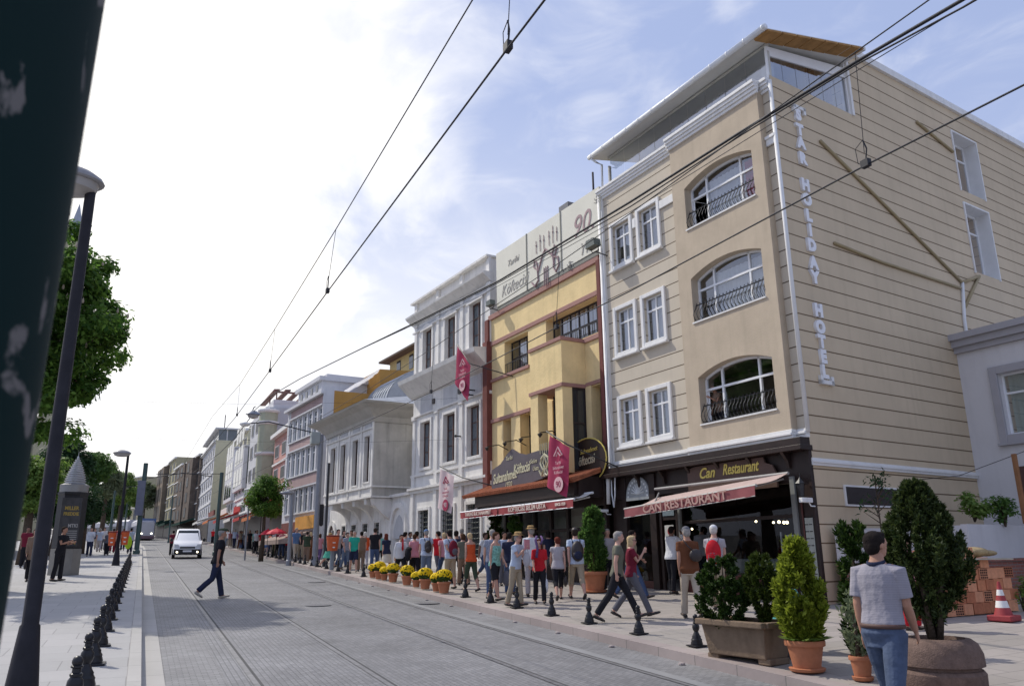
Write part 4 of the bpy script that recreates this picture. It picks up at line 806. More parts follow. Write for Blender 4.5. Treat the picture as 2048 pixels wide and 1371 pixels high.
b = MB(tp); b.box(PU0+.3, PU1, -1.5, -1.4, 1.6, 3.4); b.build('interior', M_inner, pk)
M_tarp = leafmat('white_tarp', (.72, .72, .75), (.78, .78, .80), .5)
# plastic sheeting over the roof works beside the mustard gable
b = MB(tp); rnd = random.Random(4); pr = None
for i in range(13):
    row = [b.p(PU0-.04+.16*i+.04*math.sin(j*2.), -.9-.28*j, 11.7+.20*j+.09*math.sin(i*1.3+j*.9)-.02*i) for j in range(9)]
    if pr:
        for j in range(8): b.face((pr[j], pr[j+1], row[j+1], row[j]))
    pr = row
tag(b.build('roof_tarpaulin', M_tarp, smooth=False), 'crumpled white tarpaulin over the roof beside the mustard gable', 'tarpaulin')
tp_o = bpy.data.objects['roof_tarpaulin']; tp_o.location = (Wp[0], Wp[1], 1.6); tp_o.rotation_euler = (0, 0, R(90-WA))
# pale yellow house behind, with dark eaves
yh = broot('hill_house', 'pale yellow house with deep dark eaves behind the mustard gable', 'house', Wp, WA, 5.)
t5 = T((0, 0, -5.)); b = MB(t5); b.box(24., 31.6, -14, -8.7, 5, 16.95); b.build('wall', mat('pale_yellow', (.50, .42, .20), .9, .1, .08), yh)
b = MB(t5); b.prism([(-14, 16.95), (-8, 16.95), (-8, 17.1), (-11, 17.9), (-14, 17.1)], 23.4, 32.3, 'x'); b.build('roof', mat('dark_eaves', (.10, .075, .06), .8), yh)
b = MB(t5); [b.box(24.6+k*2.4, 25.3+k*2.4, -8.7, -8.65, 15.6, 16.7) for k in range(3)]; b.build('window', G_dark, yh)
# ------------------------------------------------------------------ the far row of buildings up the street
def zat(px, py, y): r = ray(px, py); return ZC+r.z*y/r.y
def farb(label, p0, a, ln, zt, wall, side, nf, nw, depth=9, g=None, wm=None, zb=None, cornice=True, ww=.55, bays=(), shop=None, group='buildings up the street', name='town_building'):
    zb = G*p0[1]+.1 if zb is None else zb; r = broot(name, label, 'building', p0, a, zb, group); t = T((0, 0, -zb))
    b = MB(t); b.box(0, ln, -depth, 0, zb-1, zt); b.build('wall', wall, r)
    if side: b = MB(t); b.box(-.05, -.003, -depth, -.01, zb+3, zt-.01); b.build('side_wall', side, r)
    z0 = zb+3.2; fh = (zt-.6-z0)/nf; w = ln/nw
    for (u0, u1, n) in bays:
        b = MB(t); b.box(u0, u1, .002, n, z0-.1, zt-.5); b.build('bay', wall, r)
    for i in range(nf):
        for j in range(nw):
            u = (j+.5)*w; n = max([0]+[q[2] for q in bays if q[0] < u < q[1]]); h = w*ww/2; b = MB(t); b.box(u-h, u+h, n+.001, n+.05, z0+i*fh+.5, z0+(i+1)*fh-.35); f = b.build('window', wm or M_pkw, r)
            b = MB(t); b.box(u-h+.04, u+h-.04, n+.05, n+.056, z0+i*fh+.55, z0+(i+1)*fh-.40); b.build('pane', M_fgl, f)
    if cornice: b = MB(t); b.box(-.1, ln+.1, 0, .35, zt-.3, zt-.02); [b.box(-.02, ln, 0, .12, z0+i*fh-.05, z0+i*fh+.1) for i in range(nf)]; b.build('cornice', M_trim, r)
    b = MB(t); b.box(.3, ln-.3, .002, .06, zb+.1, zb+2.9); b.build('shopfront', shop or M_dkwood, r)
    return r, t
M_peach = mat('peach_render', (.55, .32, .28), .9, .1, .08); M_green = mat('sage_render', (.42, .43, .32), .9, .1, .08); M_grayw = mat('grey_render', (.46, .48, .51), .9, .1, .04); M_cream = mat('cream_render', (.58, .55, .40), .9, .1, .05)
M_fgl = mat('far_dark_glass', (.05, .055, .06), .45, .2, .3, .5)
M_dkg = mat('dark_glass_wall', (.03, .05, .055), .1, .8, .3, .5); M_old = mat('sooty_stone', (.155, .125, .105), .9, .15, .25, .8, grime=.3); M_old2 = mat('brown_stone', (.22, .18, .14), .9, .15, .2, .8, grime=.3); M_paley = mat('pale_yellow_stone', (.40, .37, .25), .9, .1, .12)
r, t = farb('peach town house between the rose building and the grey one', (8.95, 55.0), -1.5, 8.5, zat(548, 862, 61), M_peach, None, 3, 3, g=G_mid)
zt = zat(520, 812, 66)
r, t = farb('sage and grey building with a rounded stack of bays behind the street tree', (8.5, 66), -1., 9.5, zt, M_pkw, M_grayw, 4, 4, 12, bays=((.1, 5.2, .7),))
b = MB(t)
b.lathe([(.75, 5.6), (.75, zt-.3)], (.3, -.0, 0), 12); b.build('rounded_bay', M_green, r, smooth=30)
b = MB(t)
for z in (7.3, 9.9, 12.4, zt-.5): b.lathe([(.8, z), (.9, z+.12), (.9, z+.25), (.8, z+.28)], (.3, 0, 0), 12)
b.build('rounded_band', M_trim, r, smooth=30)
b = MB(t); b.box(.3, 9, -11, -.3, zt, zt+.7).box(2.0, 9, -10, -1., zt+.7, zt+.9); b.build('parapet', M_pkw, r)
b = MB(t); [b.prism([(-.3-k*.9, zt+1.6+k*.03), (-.75-k*.9, zt+1.63+k*.03), (-.75-k*.9, zt+1.5+k*.03), (-.3-k*.9, zt+1.47+k*.03)], .4, 8, 'x') for k in range(8)]; b.box(.4, .5, -7, -.2, zt+1.3, zt+1.45); [b.box(.5+3.5*(k % 2), .6+3.5*(k % 2), -.6-5*(k//2), -.5-5*(k//2), zt+.7, zt+1.5) for k in range(4)]; b.build('roof_pergola', mat('pergola_brown', (.22, .13, .11), .8), r); rg_ = np.random.default_rng(9)
# two buildings with dark glass flanks
for lab, pc, y, y1, px2, ytop, yb_, pw_ in (('nearer of two white fronted buildings with a dark glass flank', 480, 77, 84, 505, 888, 966, 1), ('farther of two white fronted buildings with a dark glass flank', 459, 89, 96, 468, 892, 992, 1)):
    x = at_y(pc, y); zt = zat(pc, ytop, y); x2 = at_y(px2, y)
    r, t = farb(lab, (x, y), -1., y1-y, zt, M_pkw, None, 4, 3, max(x2-x, 1.2)+2)
    b = MB(t); z = zat(pc, yb_, y); b.box(-.12, -.004, -max(x2-x, 1.2), -.02, z, zt-.2); b.build('glass_flank', M_dkg, r)
    b = MB(t); b.box(-.1, y1-y, -.0, .35, z-.4, zt-.1); b.build('bay', M_pkw, r); b = MB(t); [b.box(.5+k*2.1, 2.1+k*2.1, .35, .37, z+i*2.1, z+1.6+i*2.1) for k in range(3) for i in range(3)]; b.build('bay_glazing', G_dark, r)
    b = MB(t); b.box(-.25, -.13, -max(x2-x, 1.2), -.02, z, z+.0+.02); b.tube([(-.18, -.3, z), (-.18, -.3, zt)], .03, 4).tube([(-.18, -.9, z), (-.18, -.9, zt)], .03, 4); [b.tube([(-.18, -.05, z+k*1.2), (-.18, -1.2, z+k*1.2)], .025, 4) for k in range(1, 6)]; b.build('glazing_bar', W_black, r)
# low curved white house in front of them
x = at_y(500, 71.5); r, t = farb('low white house with a curved corner beside the dark glass flank', (x-.3, 74), -1., 4, zat(485, 1000, 74), M_pkw, None, 1, 2, 4)
# tall white and cream block
y = 116; x = at_y(412, y); zt = zat(412, 855, y)
r, t = farb('tall narrow white block with blank cream side wall and glazed top storey', (x, y), -1., 20, zt-1.6, M_pkw, M_cream, 5, 6, 14, ww=.35)
b = MB(t); b.box(0, 20, -11, -.3, zt-1.6, zt-.1); b.build('glazed_storey', G_mid, r); b = MB(t); b.box(-.3, 20.2, -11.4, .2, zt-.1, zt+.12); [b.box(-.02, .0, -10.5+k*1.5, -10.35+k*1.5, zt-1.6, zt-.1) for k in range(7)]; b.build('roof', M_pkw, r)
b = MB(t); b.tube([(.3, -1, zt), (.3, -1, zt+2)], .06, 4); b.build('antenna', W_black, r)
y = 100; x = at_y(450, y); farb('cream block stepping up behind the glass flanked buildings', (at_y(478, 99), 99), -1., 12, zat(500, 858, y), M_cream, M_cream, 5, 3, 10)
b = MB(); x0 = at_y(487, 98); z0 = zat(487, 860, 98); [b.tube([(x0+k*.25, 98, z0-2), (x0+k*.25, 98, z0+1.2*(1+(k % 2)))], .04, 4) for k in range(4)]; tag(b.build('roof_antennas', W_black), 'cluster of thin antenna masts on the cream rooftop', 'antenna')
# old brown row
e0 = (7.25, 137.5)
def alongE(px): 
    q = math.tan(R(-5.)); rr = ray(px, 1110); k = rr.x/rr.y; yy = (e0[0]-q*e0[1])/(k-q); return (k*yy, yy)
segs = [(384, 350, 905, M_old, 4, 5, 'sooty brown building with tiers of bay windows up the street'), (350, 334, 925, M_old2, 4, 4, 'brown stone building beyond the sooty one with bays'), (334, 322, 912, M_paley, 5, 2, 'narrow pale yellow building in the old brown row'), (322, 306, 925, M_old2, 3, 6, 'long low brown building at the far end of the row')]
for a, c, py, m, nf, nw, lab in segs:
    A, Bq = alongE(a), alongE(c); ln = math.hypot(A[0]-Bq[0], A[1]-Bq[1]); zt = zat(a, py, A[1])
    farb(lab, A, -5., ln, zt, m, None, nf, nw, 12, zb=G*A[1]+.1, wm=m, bays=((ln*.1, ln*.45, .9), (ln*.55, ln*.9, .9)) if nw > 4 else (), ww=.5)
    k = broot('shop_awning', 'dark green awning under the '+lab.split(' with')[0].split(' up')[0].split(' in ')[0].split(' at ')[0], 'awning', A, -5., G*A[1], 'awnings up the street'); t = T((0, 0, 0)); b = MB(t); b.prism([(0, 3.6), (2.2, 2.9), (2.2, 2.5), (0, 3.3)], .2, ln-.2, 'x'); b.build('canopy_cloth', mat('dark_green_awning', (.02, .05, .04), .9, .1), k)
A = alongE(306); farb('hazy building closing the view at the end of the street', (A[0]-4, A[1]+25), -20., 30, zat(300, 930, A[1]), M_paley, None, 3, 8, 10)
# shop awnings along the near part of the row
M_wa = mat('white_canvas', (.62, .60, .57), .85, .2, .05); M_ra = mat('red_canvas', (.40, .04, .04), .85, .2, .1); M_oa = mat('orange_canvas', (.50, .16, .06), .85, .2, .1)
for i, (y0, ln, m, lab) in enumerate(((58, 4.5, M_oa, 'orange shop awning behind the street tree'), (64, 4, M_ra, 'red shop awning left of the street tree'), (70, 5, M_wa, 'long white shop awning sloping over a red shop'), (79, 5, M_ra, 'red shop awning below the dark glass flank'), (90, 6, M_oa, 'orange shop awning far up the pavement'), (104, 7, M_wa, 'far white shop awning by the tall block'))):
    p = (8.7-(y0-55)*.017, y0); k = broot('shop_awning', lab, 'awning', p, -1., G*y0, 'awnings up the street'); b = MB(); b.prism([(0, 3.5), (2.0, 2.75), (2.0, 2.5), (1.95, 2.72), (0, 3.35)], 0, ln, 'x'); b.build('canopy_cloth', m, k); b = MB(); b.box(.1, ln-.1, .03, .2, 3.5, 4.1); b.build('shop_sign', [M_ra, M_wa, M_marp][i % 3], k)
# grey white building at the right edge
G0 = (19.76, 13.98); gy = broot('grey_house', 'pale grey house with darker grey cornice and white casement window', 'house', G0, HA, 1.2); t = T((0, 0, -1.2))
M_gyw = mat('pale_grey_render', (.66, .65, .66), .9, .1, .04, 1.2, grime=.1); M_gyd = mat('grey_trim', (.40, .39, .41), .8, .2, .05)
b = MB(t); holes_wall(b, -12, .55, 0, 7.1, [(-2.9, -1.0, 4.72, 6.3)], 0, .25); b.quad((.55, 0, 0), (.55, -6, 0), (.55, -6, 7.1), (.55, 0, 7.1)); b.quad((-12, 0, 7.1), (.55, 0, 7.1), (.55, -6, 7.1), (-12, -6, 7.1)); b.build('wall', M_gyw, gy)
b = MB(t); b.box(-12, .45, 0, .12, 7.05, 7.2).box(-12, .45, 0, .22, 7.2, 7.38).box(-12, .45, 0, .32, 7.38, 7.55); b.build('cornice', M_gyd, gy)
window(gy, t, -2.9, -1.0, 4.72, 6.3, -.15, W_white, G_clear, 3, .66, curtain=[(-2.8, -1.1, mat('sage_curtain', (.36, .42, .38), .9))]); surround(gy, t, -2.9, -1.0, 4.72, 6.3, 0, M_gyd, .2, .08)
b = MB(t); b.box(-1.5, -1.15, .001, .08, 2.2, 3.9); b.build('door_frame', W_brown, gy)
# low grey and brick garden wall closing the yard
p0 = (13.05, 12.95)
lw = broot('yard_wall', 'low wall with grey upper panel over red brick running to the right edge', 'wall', (13.2, 12.6), 80.94, .6); t = T((0, 0, -.6))
# in this frame +u runs away from the corner to the right, outward is towards the street yard (-n side)
M_gp = mat('grey_wall_panel', (.58, .57, .58), .85, .2, .06, 1.2, grime=.15); M_brk = blocks('red_brick', (.24, .085, .065), (.30, .12, .09), (.22, .18, .16), .22, .07, .01, .9, 0, .5, .2, .5, 'XZ')
b = MB(t); b.box(.1, 7.8, .0, .14, 1.66, 2.38); b.box(2.2, 14, -1.55, -1.41, 1.72, 2.42); b.box(2.2, 2.34, -1.41, .0, 1.70, 2.40); b.build('grey_panel', M_gp, lw)
b = MB(t); b.box(.1, 7.8, .01, .13, .4, 1.6); b.box(2.22, 14, -1.54, -1.42, .4, 1.66); b.build('brick_dado', M_brk, lw)
b = MB(t); b.box(.1, 7.8, -.03, .16, 1.6, 1.66); b.box(2.2, 14, -1.58, -1.38, 1.66, 1.72); b.build('coping', M_brk, lw)
# minaret
mn = thing('minaret', 'slender minaret with pointed lead cap rising behind the chestnut tree', 'minaret', (at_y(155, 150, 440), 150, G*150)); zt = zat(157, 408, 150)-G*150; zc_ = zat(150, 470, 150)-G*150
MB().lathe([(2.3, 0), (2.3, 18), (1.6, 20), (1.6, zc_-9)], seg=16).build('shaft', M_paley, mn, smooth=30); MB().lathe([(1.6, zc_-9), (2.6, zc_-8), (2.6, zc_-7), (1.5, zc_-6.9), (1.5, zc_-1.5)], seg=16).build('balcony', M_paley, mn, smooth=30); MB().lathe([(1.75, zc_-1.6), (.9, (zc_+zt)/2-1), (.05, zt)], seg=16).build('lead_cap', M_lead, mn, smooth=30)
b = MB(); b.box(-30, -9, 60, 75, 2, 12); b.prism([(60, 12), (67, 15), (75, 12)], -30.5, -8.5, 'x'); tag(b.build('park_building', M_paley), 'pale stone building mostly hidden by the park trees', 'building')
# ------------------------------------------------------------------ vehicles
def van():
    x, y = on_ground(373, 1117, 0); r = thing('delivery_van', 'white compact van driving towards the camera with lit headlamps', 'van', (x, y, G*y), R(-2)); 
    W_ = mat('white_car_paint', (.74, .75, .77), .25, .6, 0); K_ = mat('black_plastic', (.03, .03, .032), .6, .3, 0); GL = mat('car_glass', (.03, .04, .045), .08, .25, 0)
    # stations along y (front = 0): half width, z of sill, belt, top half width, roof z
    st = [(0, .70, .35, .72, .60, .74), (.12, .80, .28, .80, .70, .84), (.5, .84, .25, .95, .74, .99), (.95, .85, .25, 1.08, .74, 1.13), (1.55, .86, .25, 1.12, .68, 1.72), (1.9, .86, .25, 1.12, .67, 1.80), (3.2, .86, .25, 1.12, .68, 1.81), (3.95, .85, .28, 1.12, .68, 1.76), (4.1, .80, .35, 1.10, .66, 1.60)]
    b = MB(); rs = []
    for yy, w, zs, zb_, tw_, zr_ in st: rs.append([b.p(*q) for q in ((-w, yy, zs), (-w-.02, yy, (zs+zb_)/2), (-w+.01, yy, zb_), (-tw_, yy, zr_-.05), (-tw_+.12, yy, zr_), (tw_-.12, yy, zr_), (tw_, yy, zr_-.05), (w-.01, yy, zb_), (w+.02, yy, (zs+zb_)/2), (w, yy, zs))])
    b.skinrings(rs); b.build('body', W_, r, smooth=35)
    b = MB(); b.quad((-.70, .965, 1.12), (.70, .965, 1.12), (.60, 1.50, 1.68), (-.60, 1.50, 1.68)); b.quad((-.715, .94, 1.115), (.715, .94, 1.115), (.70, .965, 1.12), (-.70, .965, 1.12)); b.build('windscreen', GL, r)
    b = MB()
    for s in (-1, 1): b.quad((s*.865, 1.25, 1.14), (s*.865, 2.2, 1.14), (s*.70, 2.2, 1.68), (s*.72, 1.6, 1.66))
    b.build('side_window', GL, r)
    b = MB(); b.box(-.80, .80, -.06, .10, .28, .56).box(-.45, .45, -.02, .12, .60, .70); b.build('bumper', K_, r, bevel=.02)
    b = MB(); b.box(-.26, .26, -.075, -.06, .40, .50); b.build('number_plate', W_white, r); b = MB(); b.box(-.78, .78, -.03, .06, .555, .60); b.build('bumper_trim', W_, r)
    for s in (-1, 1):
        b = MB(); b.prism([(s*.48, .64), (s*.78, .66), (s*.79, .86), (s*.55, .84)], -.01, .14, 'y'); b.build('headlight', mat('lamp_glass', (.55, .57, .6), .15, .8, 0), r); b = MB(); b.ball((s*.60, -.07, .40), (.055, .03, .05), 8, 6); b.build('fog_lamp', emis('headlamp_lit', (1, .90, .65), 5), r)
        b = MB(); b.ball((s*.98, 1.15, 1.12), (.09, .06, .11), 8, 6); b.build('mirror', K_, r, smooth=True)
        for yy in (.78, 3.45): 
            b = MB(); b.tube([(s*.70, yy, .31), (s*.89, yy, .31)], .31, 18); w = b.build('wheel', mat('tyre', (.02, .02, .02), .8, .2, 0), r, smooth=35); b = MB(); b.tube([(s*.885, yy, .31), (s*.90, yy, .31)], .19, 12); b.build('rim', M_alu, w)
    
van(); bpy.data.objects['delivery_van'].scale = (1, 1, 1.07)
def tram():
    y = 141; x = at_y(288, y); z = G*y; r = thing('tram', 'white and blue tram coming down the tracks far up the street', 'tram', (x, y, z), R(6))
    W_ = mat('tram_white', (.50, .50, .54), .4, .5, .05); Bl = mat('tram_blue', (.10, .16, .33), .4, .5, .05); GL = G_dark
    b = MB(); rs = []
    for yy, w, z0, z1 in ((0, 1.05, .5, 2.9), (.4, 1.25, .3, 3.2), (1.2, 1.32, .25, 3.4), (22, 1.32, .25, 3.4), (22.6, 1.2, .4, 3.2)): rs.append([b.p(*q) for q in ((-w, yy, z0), (-w, yy, z1-.3), (-w+.3, yy, z1), (w-.3, yy, z1), (w, yy, z1-.3), (w, yy, z0))])
    b.skinrings(rs); b.build('body', W_, r, smooth=30)
    b = MB(); b.box(-1.27, 1.27, .3, 1.6, 2.75, 3.45); b.build('roof_band', Bl, r); b = MB(); b.quad((-1.1, .12, 1.35), (1.1, .12, 1.35), (1.15, .25, 2.75), (-1.15, .25, 2.75)); b.box(-1.335, 1.335, 2, 21, 1.3, 2.4); b.build('windscreen', GL, r)
    b = MB(); b.box(-1.1, 1.1, -.05, .2, .3, .75); b.build('skirt', mat('tram_skirt', (.20, .13, .15), .6), r)
    for s in (-1, 1): b = MB(); b.ball((s*.72, .0, 1.1), (.13, .06, .1), 8, 6); b.build('headlight', emis('tram_lamp', (1, .95, .75), 9), r)
    b = MB(); b.tube([(0, 8, 3.4), (0, 7, 4.3), (0, 8, 5.3)], .04, 4).tube([(-.7, 8, 5.3), (.7, 8, 5.3)], .03, 4); b.build('pantograph', M_iron, r)
    z = G*162; r2 = thing('tram', 'second tram car trailing left round the bend behind the first', 'tram', (at_y(262, 152), 152, G*152), R(28)); b = MB(); rs = []
    for yy, w in ((0, 1.1), (.5, 1.3), (25, 1.3), (25.5, 1.1)): rs.append([b.p(*q) for q in ((-w, yy, .3), (-w, yy, 3.), (-w+.3, yy, 3.3), (w-.3, yy, 3.3), (w, yy, 3.), (w, yy, .3))])
    b.skinrings(rs); b.build('body', W_, r2, smooth=30); b = MB(); b.box(-1.315, 1.315, 1, 24, 1.3, 2.3); b.build('window_band', GL, r2)
tram()
# ------------------------------------------------------------------ wires
def wire(label, pts, r, name='overhead_wire', cat='wire', group='overhead wires above the street'):
    cu = [Vector(p) for p in pts]; b = MB(); b.tube(cu, r, 5); return tag(b.build(name, M_wire, smooth=True), label, cat, group)
M_wire = mat('wire_black', (.025, .025, .03), .6, .3, 0)
def onx(px, py, x): r = ray(px, py); t = x/r.x; return Vector((x, t*r.y, ZC+t*r.z))
def onh(px, py, h):   # at height h over the road plane
    r = ray(px, py); t = (h-ZC)/(r.z-G*r.y); return Vector((t*r.x, t*r.y, ZC+t*r.z))
def ext(P, y0, h=None): a, c = P[0], P[1]; return a+(a-c)*((a.y-y0)/(c.y-a.y))
Bw = [onh(x, y, 5.42) for x, y in ((1016, 95), (655, 583), (540, 740), (470, 835))]; Bw = [ext(Bw, -5)]+Bw
Bw = [Vector((2.15, y, G*y+5.4)) for y in (-6, 4.7)]+[onx(655, 583, 2.2), onx(540, 740, 2.2), onx(470, 835, 2.2)]+[Vector((2.2+bend(y), y, G*y+5.15)) for y in (40, 60, 90, 120, 150)]
wire('lower contact wire over the left tram track', Bw, .009)
Aw = [Vector((2.2, -6, 6.3)), onx(945, 0, 2.2), onx(672, 458, 2.2), onx(550, 657, 2.2), onx(480, 768, 2.2), onx(425, 832, 2.2)]+[Vector((2.2+bend(y), y, G*y+6.3)) for y in (60, 90, 120, 150)]
wire('upper carrier wire over the left tram track', Aw, .007)
Ew = [Vector((5.6, -6, 4.9))]+[onx(px, py, 5.6) for px, py in ((2048, 170), (1732, 330), (1260, 582), (1112, 655), (995, 716), (860, 785))]+[Vector((5.6+bend(y), y, G*y+5.0)) for y in (40, 60, 90, 120, 150)]
wire('lower contact wire over the right tram track', Ew, .009)
Cw = [Vector((5.6, -6, 6.2))]+[onx(px, py, 5.6) for px, py in ((1858, 0), (1710, 105), (1260, 427), (1119, 525), (960, 631), (868, 694), (724, 786))]+[Vector((5.6+bend(y), y, G*y+6.0)) for y in (40, 60, 90, 120, 150)]
wire('upper carrier wire over the right tram track', Cw, .007)
Dw = [(1925, 0), (1710, 125), (1480, 265), (1260, 404), (1000, 560), (830, 645), (700, 708), (600, 757), (540, 792), (507, 822)]
dx = [7.4, 7.4, 7.4, 7.4, 7.4, 7.0, 6.6, 6.2, 5.7, 5.2]
P = [onx(px, py, x) for (px, py), x in zip(Dw, dx)]; P = [ext(P, -5)]+P
wire('thick black feeder cable sweeping across the hotel front', P, .022)
wire('second feeder cable twisted close beside the thick one', [p+Vector((.0, .0, -.06-.03*math.sin(i*2))) for i, p in enumerate(P[:7])]+P[7:], .012)
wire('thin sagging wire just below the feeder cables', [onx(px, py, 7.4) for px, py in ((2048, -60), (1700, 150), (1260, 424), (960, 592), (830, 652))], .006)
Q = [onh(px, py, 9.2) for px, py in ((507, 826), (470, 875), (440, 905), (400, 935), (370, 955))]
wire('feeder cable running on from the hanging lamp up the street', Q, .03)
def dropper(label, a, b2, loop=True):
    b = MB(); b.tube([a, b2+Vector((0, 0, .12))], .004, 4); 
    if loop: b.tube([b2+Vector((0, 0, .25)), b2+Vector((0, .09, .20)), b2+Vector((0, .08, .05)), b2], .004, 4); b.tube([b2+Vector((0, 0, .25)), b2+Vector((0, -.03, .15)), b2+Vector((0, 0, .02))], .008, 4)
    b.box(b2.x-.025, b2.x+.025, b2.y-.04, b2.y+.04, b2.z-.02, b2.z+.05); tag(b.build('wire_dropper', M_wire), label, 'dropper', 'droppers between the overhead wires')
for lab, a, c, x in (('dropper hanging at the top edge between the left wires', (1022, -60), (1016, 97), 2.2), ('dropper of the left wires over the middle of the street', (672, 458), (655, 583), 2.2), ('third dropper along the left wires', (550, 657), (540, 742), 2.2), ('smallest far dropper of the left wires', (480, 768), (474, 830), 2.2), ('long dropper in front of the hotel side wall', (1710, 105), (1732, 330), 5.6), ('dropper in front of the cream billboard', (1119, 525), (1113, 655), 5.6), ('dropper in front of the white building', (868, 694), (862, 784), 5.6)):
    dropper(lab, onx(*a, x), onx(*c, x))
# span wires to the white building
for i, (a, c, lab) in enumerate((((920, 1028-0), (0, 0), ''),)): pass
def facept(p0, a, px, py, n): u, z = fpt(p0, a, px, py, n); d = (math.sin(R(a)), math.cos(R(a))); o = (-d[1], d[0]); return Vector((p0[0]+d[0]*u+o[0]*n, p0[1]+d[1]*u+o[1]*n, z))
for lab, a, c in (('span wire anchored beside the upper brown window', facept(Wp, WA, 922, 795, .1), Vector((-1.0, 30, 7.2))), ('span wire anchored on the middle pilaster', facept(Wp, WA, 920, 878, .1), Vector((-1.0, 37, 6.9)))): wire(lab, [a, a*.7+c*.3+Vector((0, 0, -.15)), a*.3+c*.7+Vector((0, 0, -.15)), c], .0035)
wire('thin cable sagging along the hotel side wall to the grey house', [facept(H0, 80.94, 1640, 880, .1), facept(H0, 80.94, 1720, 945, .3), facept(H0, 80.94, 1800, 962, .4), Vector((17.5, 12.8, 3.6)), Vector((19., 11.5, 4.3)), Vector((20.5, 8.5, 5.4))], .008)
# ------------------------------------------------------------------ street furniture
M_blk = mat('black_enamel', (.016, .016, .019), .38, .35, .3, 9, .2, 12); M_bron = mat('brown_black_enamel', (.05, .03, .03), .4, .5, .3, 9)
# bollards: one built with its parts, the rest copied
def bollard(m):
    r = thing('bollard', None, 'bollard', (0, 0, 0)); b = MB(); b.box(-.14, .14, -.14, .14, 0, .022); b.build('base_plate', m, r, bevel=.005)
    b = MB(); b.lathe([(.105, .022), (.108, .05), (.095, .09), (.098, .11), (.078, .14), (.08, .16), (.06, .19), (.056, .205), (.042, .23), (.038, .245), (.054, .27), (.066, .31), (.06, .35), (.042, .375), (.050, .385), (.05, .40), (.036, .41), (.034, .45)], (0, 0, 0), 14); b.build('post', m, r, smooth=40)
    b = MB(); b.lathe([(.034, .44), (.048, .448), (.048, .462), (.036, .47), (.044, .485), (.043, .505), (.03, .53), (.008, .54)], (0, 0, 0), 12); b.build('finial', m, r, smooth=40); return r
bo = bollard(M_blk); cnt = {'R': 0, 'L': 0}
ORD = ['nearest', 'second', 'third', 'fourth', 'fifth', 'sixth', 'seventh', 'eighth', 'ninth', 'tenth', 'eleventh', 'twelfth', 'thirteenth', 'fourteenth', 'fifteenth', 'sixteenth', 'seventeenth', 'eighteenth', 'nineteenth', 'twentieth'] + ['%s from the near end' % k for k in ('21st', '22nd', '23rd', '24th', '25th', '26th', '27th', '28th', '29th', '30th', '31st', '32nd', '33rd', '34th', '35th', '36th')]
RB = [(1407, 1293), (1277, 1269), (1172, 1248), (1094, 1232), (1023, 1217), (963, 1206), (915, 1195)]; YB = [on_ground(*q) for q in RB]
ys_b = [8.6]+[q[1] for q in YB]; lowY = YB[-1][1]
far = [on_ground(x, y) for x, y in ((719, 1153), (697, 1146), (678, 1142), (662, 1137), (647, 1133), (622, 1131), (609, 1128), (597, 1126), (586, 1124), (575, 1121), (565, 1120), (556, 1117.5), (548, 1116), (540, 1114), (532, 1112.5), (525, 1111), (518, 1110), (512, 1108.5), (506, 1107.5), (500, 1106))]
first = True
def place_b(x, y, lab, grp, sc=.86):
    global first
    if first: o = bo; o.location = (x, y, gz(x, y)); o['label'] = lab; o['group'] = grp; o.scale = (sc,)*3; first = False
    else: o = copy_tree(bo, (x, y, gz(x, y)), random.uniform(-.05, .05), lab, grp, sc)
random.seed(5)
allR = [(at_y(1566, 9.0, 1300), 9.0)]+[(7.84, q[1]) for q in YB]
for i, (x, y) in enumerate(allR): place_b(x, y, '%s black bollard of the right kerb row%s' % (ORD[i], (' beside the big stone planter', ', left of the twin bush trough', ', in front of the striding couple', ', before the man in khaki capri trousers', ', before the woman in the red top', ', before the straw hatted pair', ', in front of the patterned top woman', ', next to the last flower pot')[i]), 'bollards along the right kerb')
for i, (x, y) in enumerate(far): place_b(7.72-.25*min(1, max(0, (y-25)/30)), y, '%s black bollard beyond the flower pots, right kerb' % ORD[i].replace('nearest', 'first'), 'bollards along the right kerb')
LBs = [8.7, 10.5, 12.3, 14.15, 16.1, 18.0, 19.9, 21.8, 23.7, 25.6, 27.5, 29.4, 31.3, 33.2, 35.1, 37.0, 38.9, 40.8, 43, 45]
for i, y in enumerate(LBs): place_b(-.42, y, '%s black bollard of the left kerb row' % ORD[i], 'bollards along the left kerb', 1.10)
M_post = mat('dark_grey_paint', (.022, .021, .026), .6, .2, .25, 5, .15, 30, grime=.2)
def street_lamp(lab, x, y, h, s=1., hd=-1):
    r = thing('street_lamp', lab, 'street lamp', (x, y, gz(x, y)), 0, 'street lamps'); b = MB()
    b.lathe([(.175*s, 0), (.165*s, .05), (.092*s, .78), (.078*s, .80), (.055*s, h)], seg=14); b.build('pole', M_post, r, smooth=35)
    b = MB(); b.lathe([(.02, .16), (.12, .155), (.30, .10), (.40, .03), (.42, -.01), (.40, -.03)], (hd*.28, 0, h), 20, sy=.7); b.build('lamp_hood', mat('lamp_hood_grey', (.26, .25, .25), .45, .4, .1), r, smooth=35)
    b = MB(); b.lathe([(.37, -.03), (.34, -.12), (.2, -.17), (.02, -.18)], (hd*.28, 0, h), 18, sy=.7); b.build('diffuser', mat('lamp_diffuser', (.34, .32, .30), .3, .5, .05), r, smooth=35); return r
yl = 9.6; lamp1 = street_lamp('tall dark lamp post in the left foreground, beside the green column', at_y(74, yl, 1200)-.03, yl, 5.62, 1.)
street_lamp('smaller lamp post with an orange bin, farther along the left pavement', -1.0, 43.6, 5.35, 1.05)
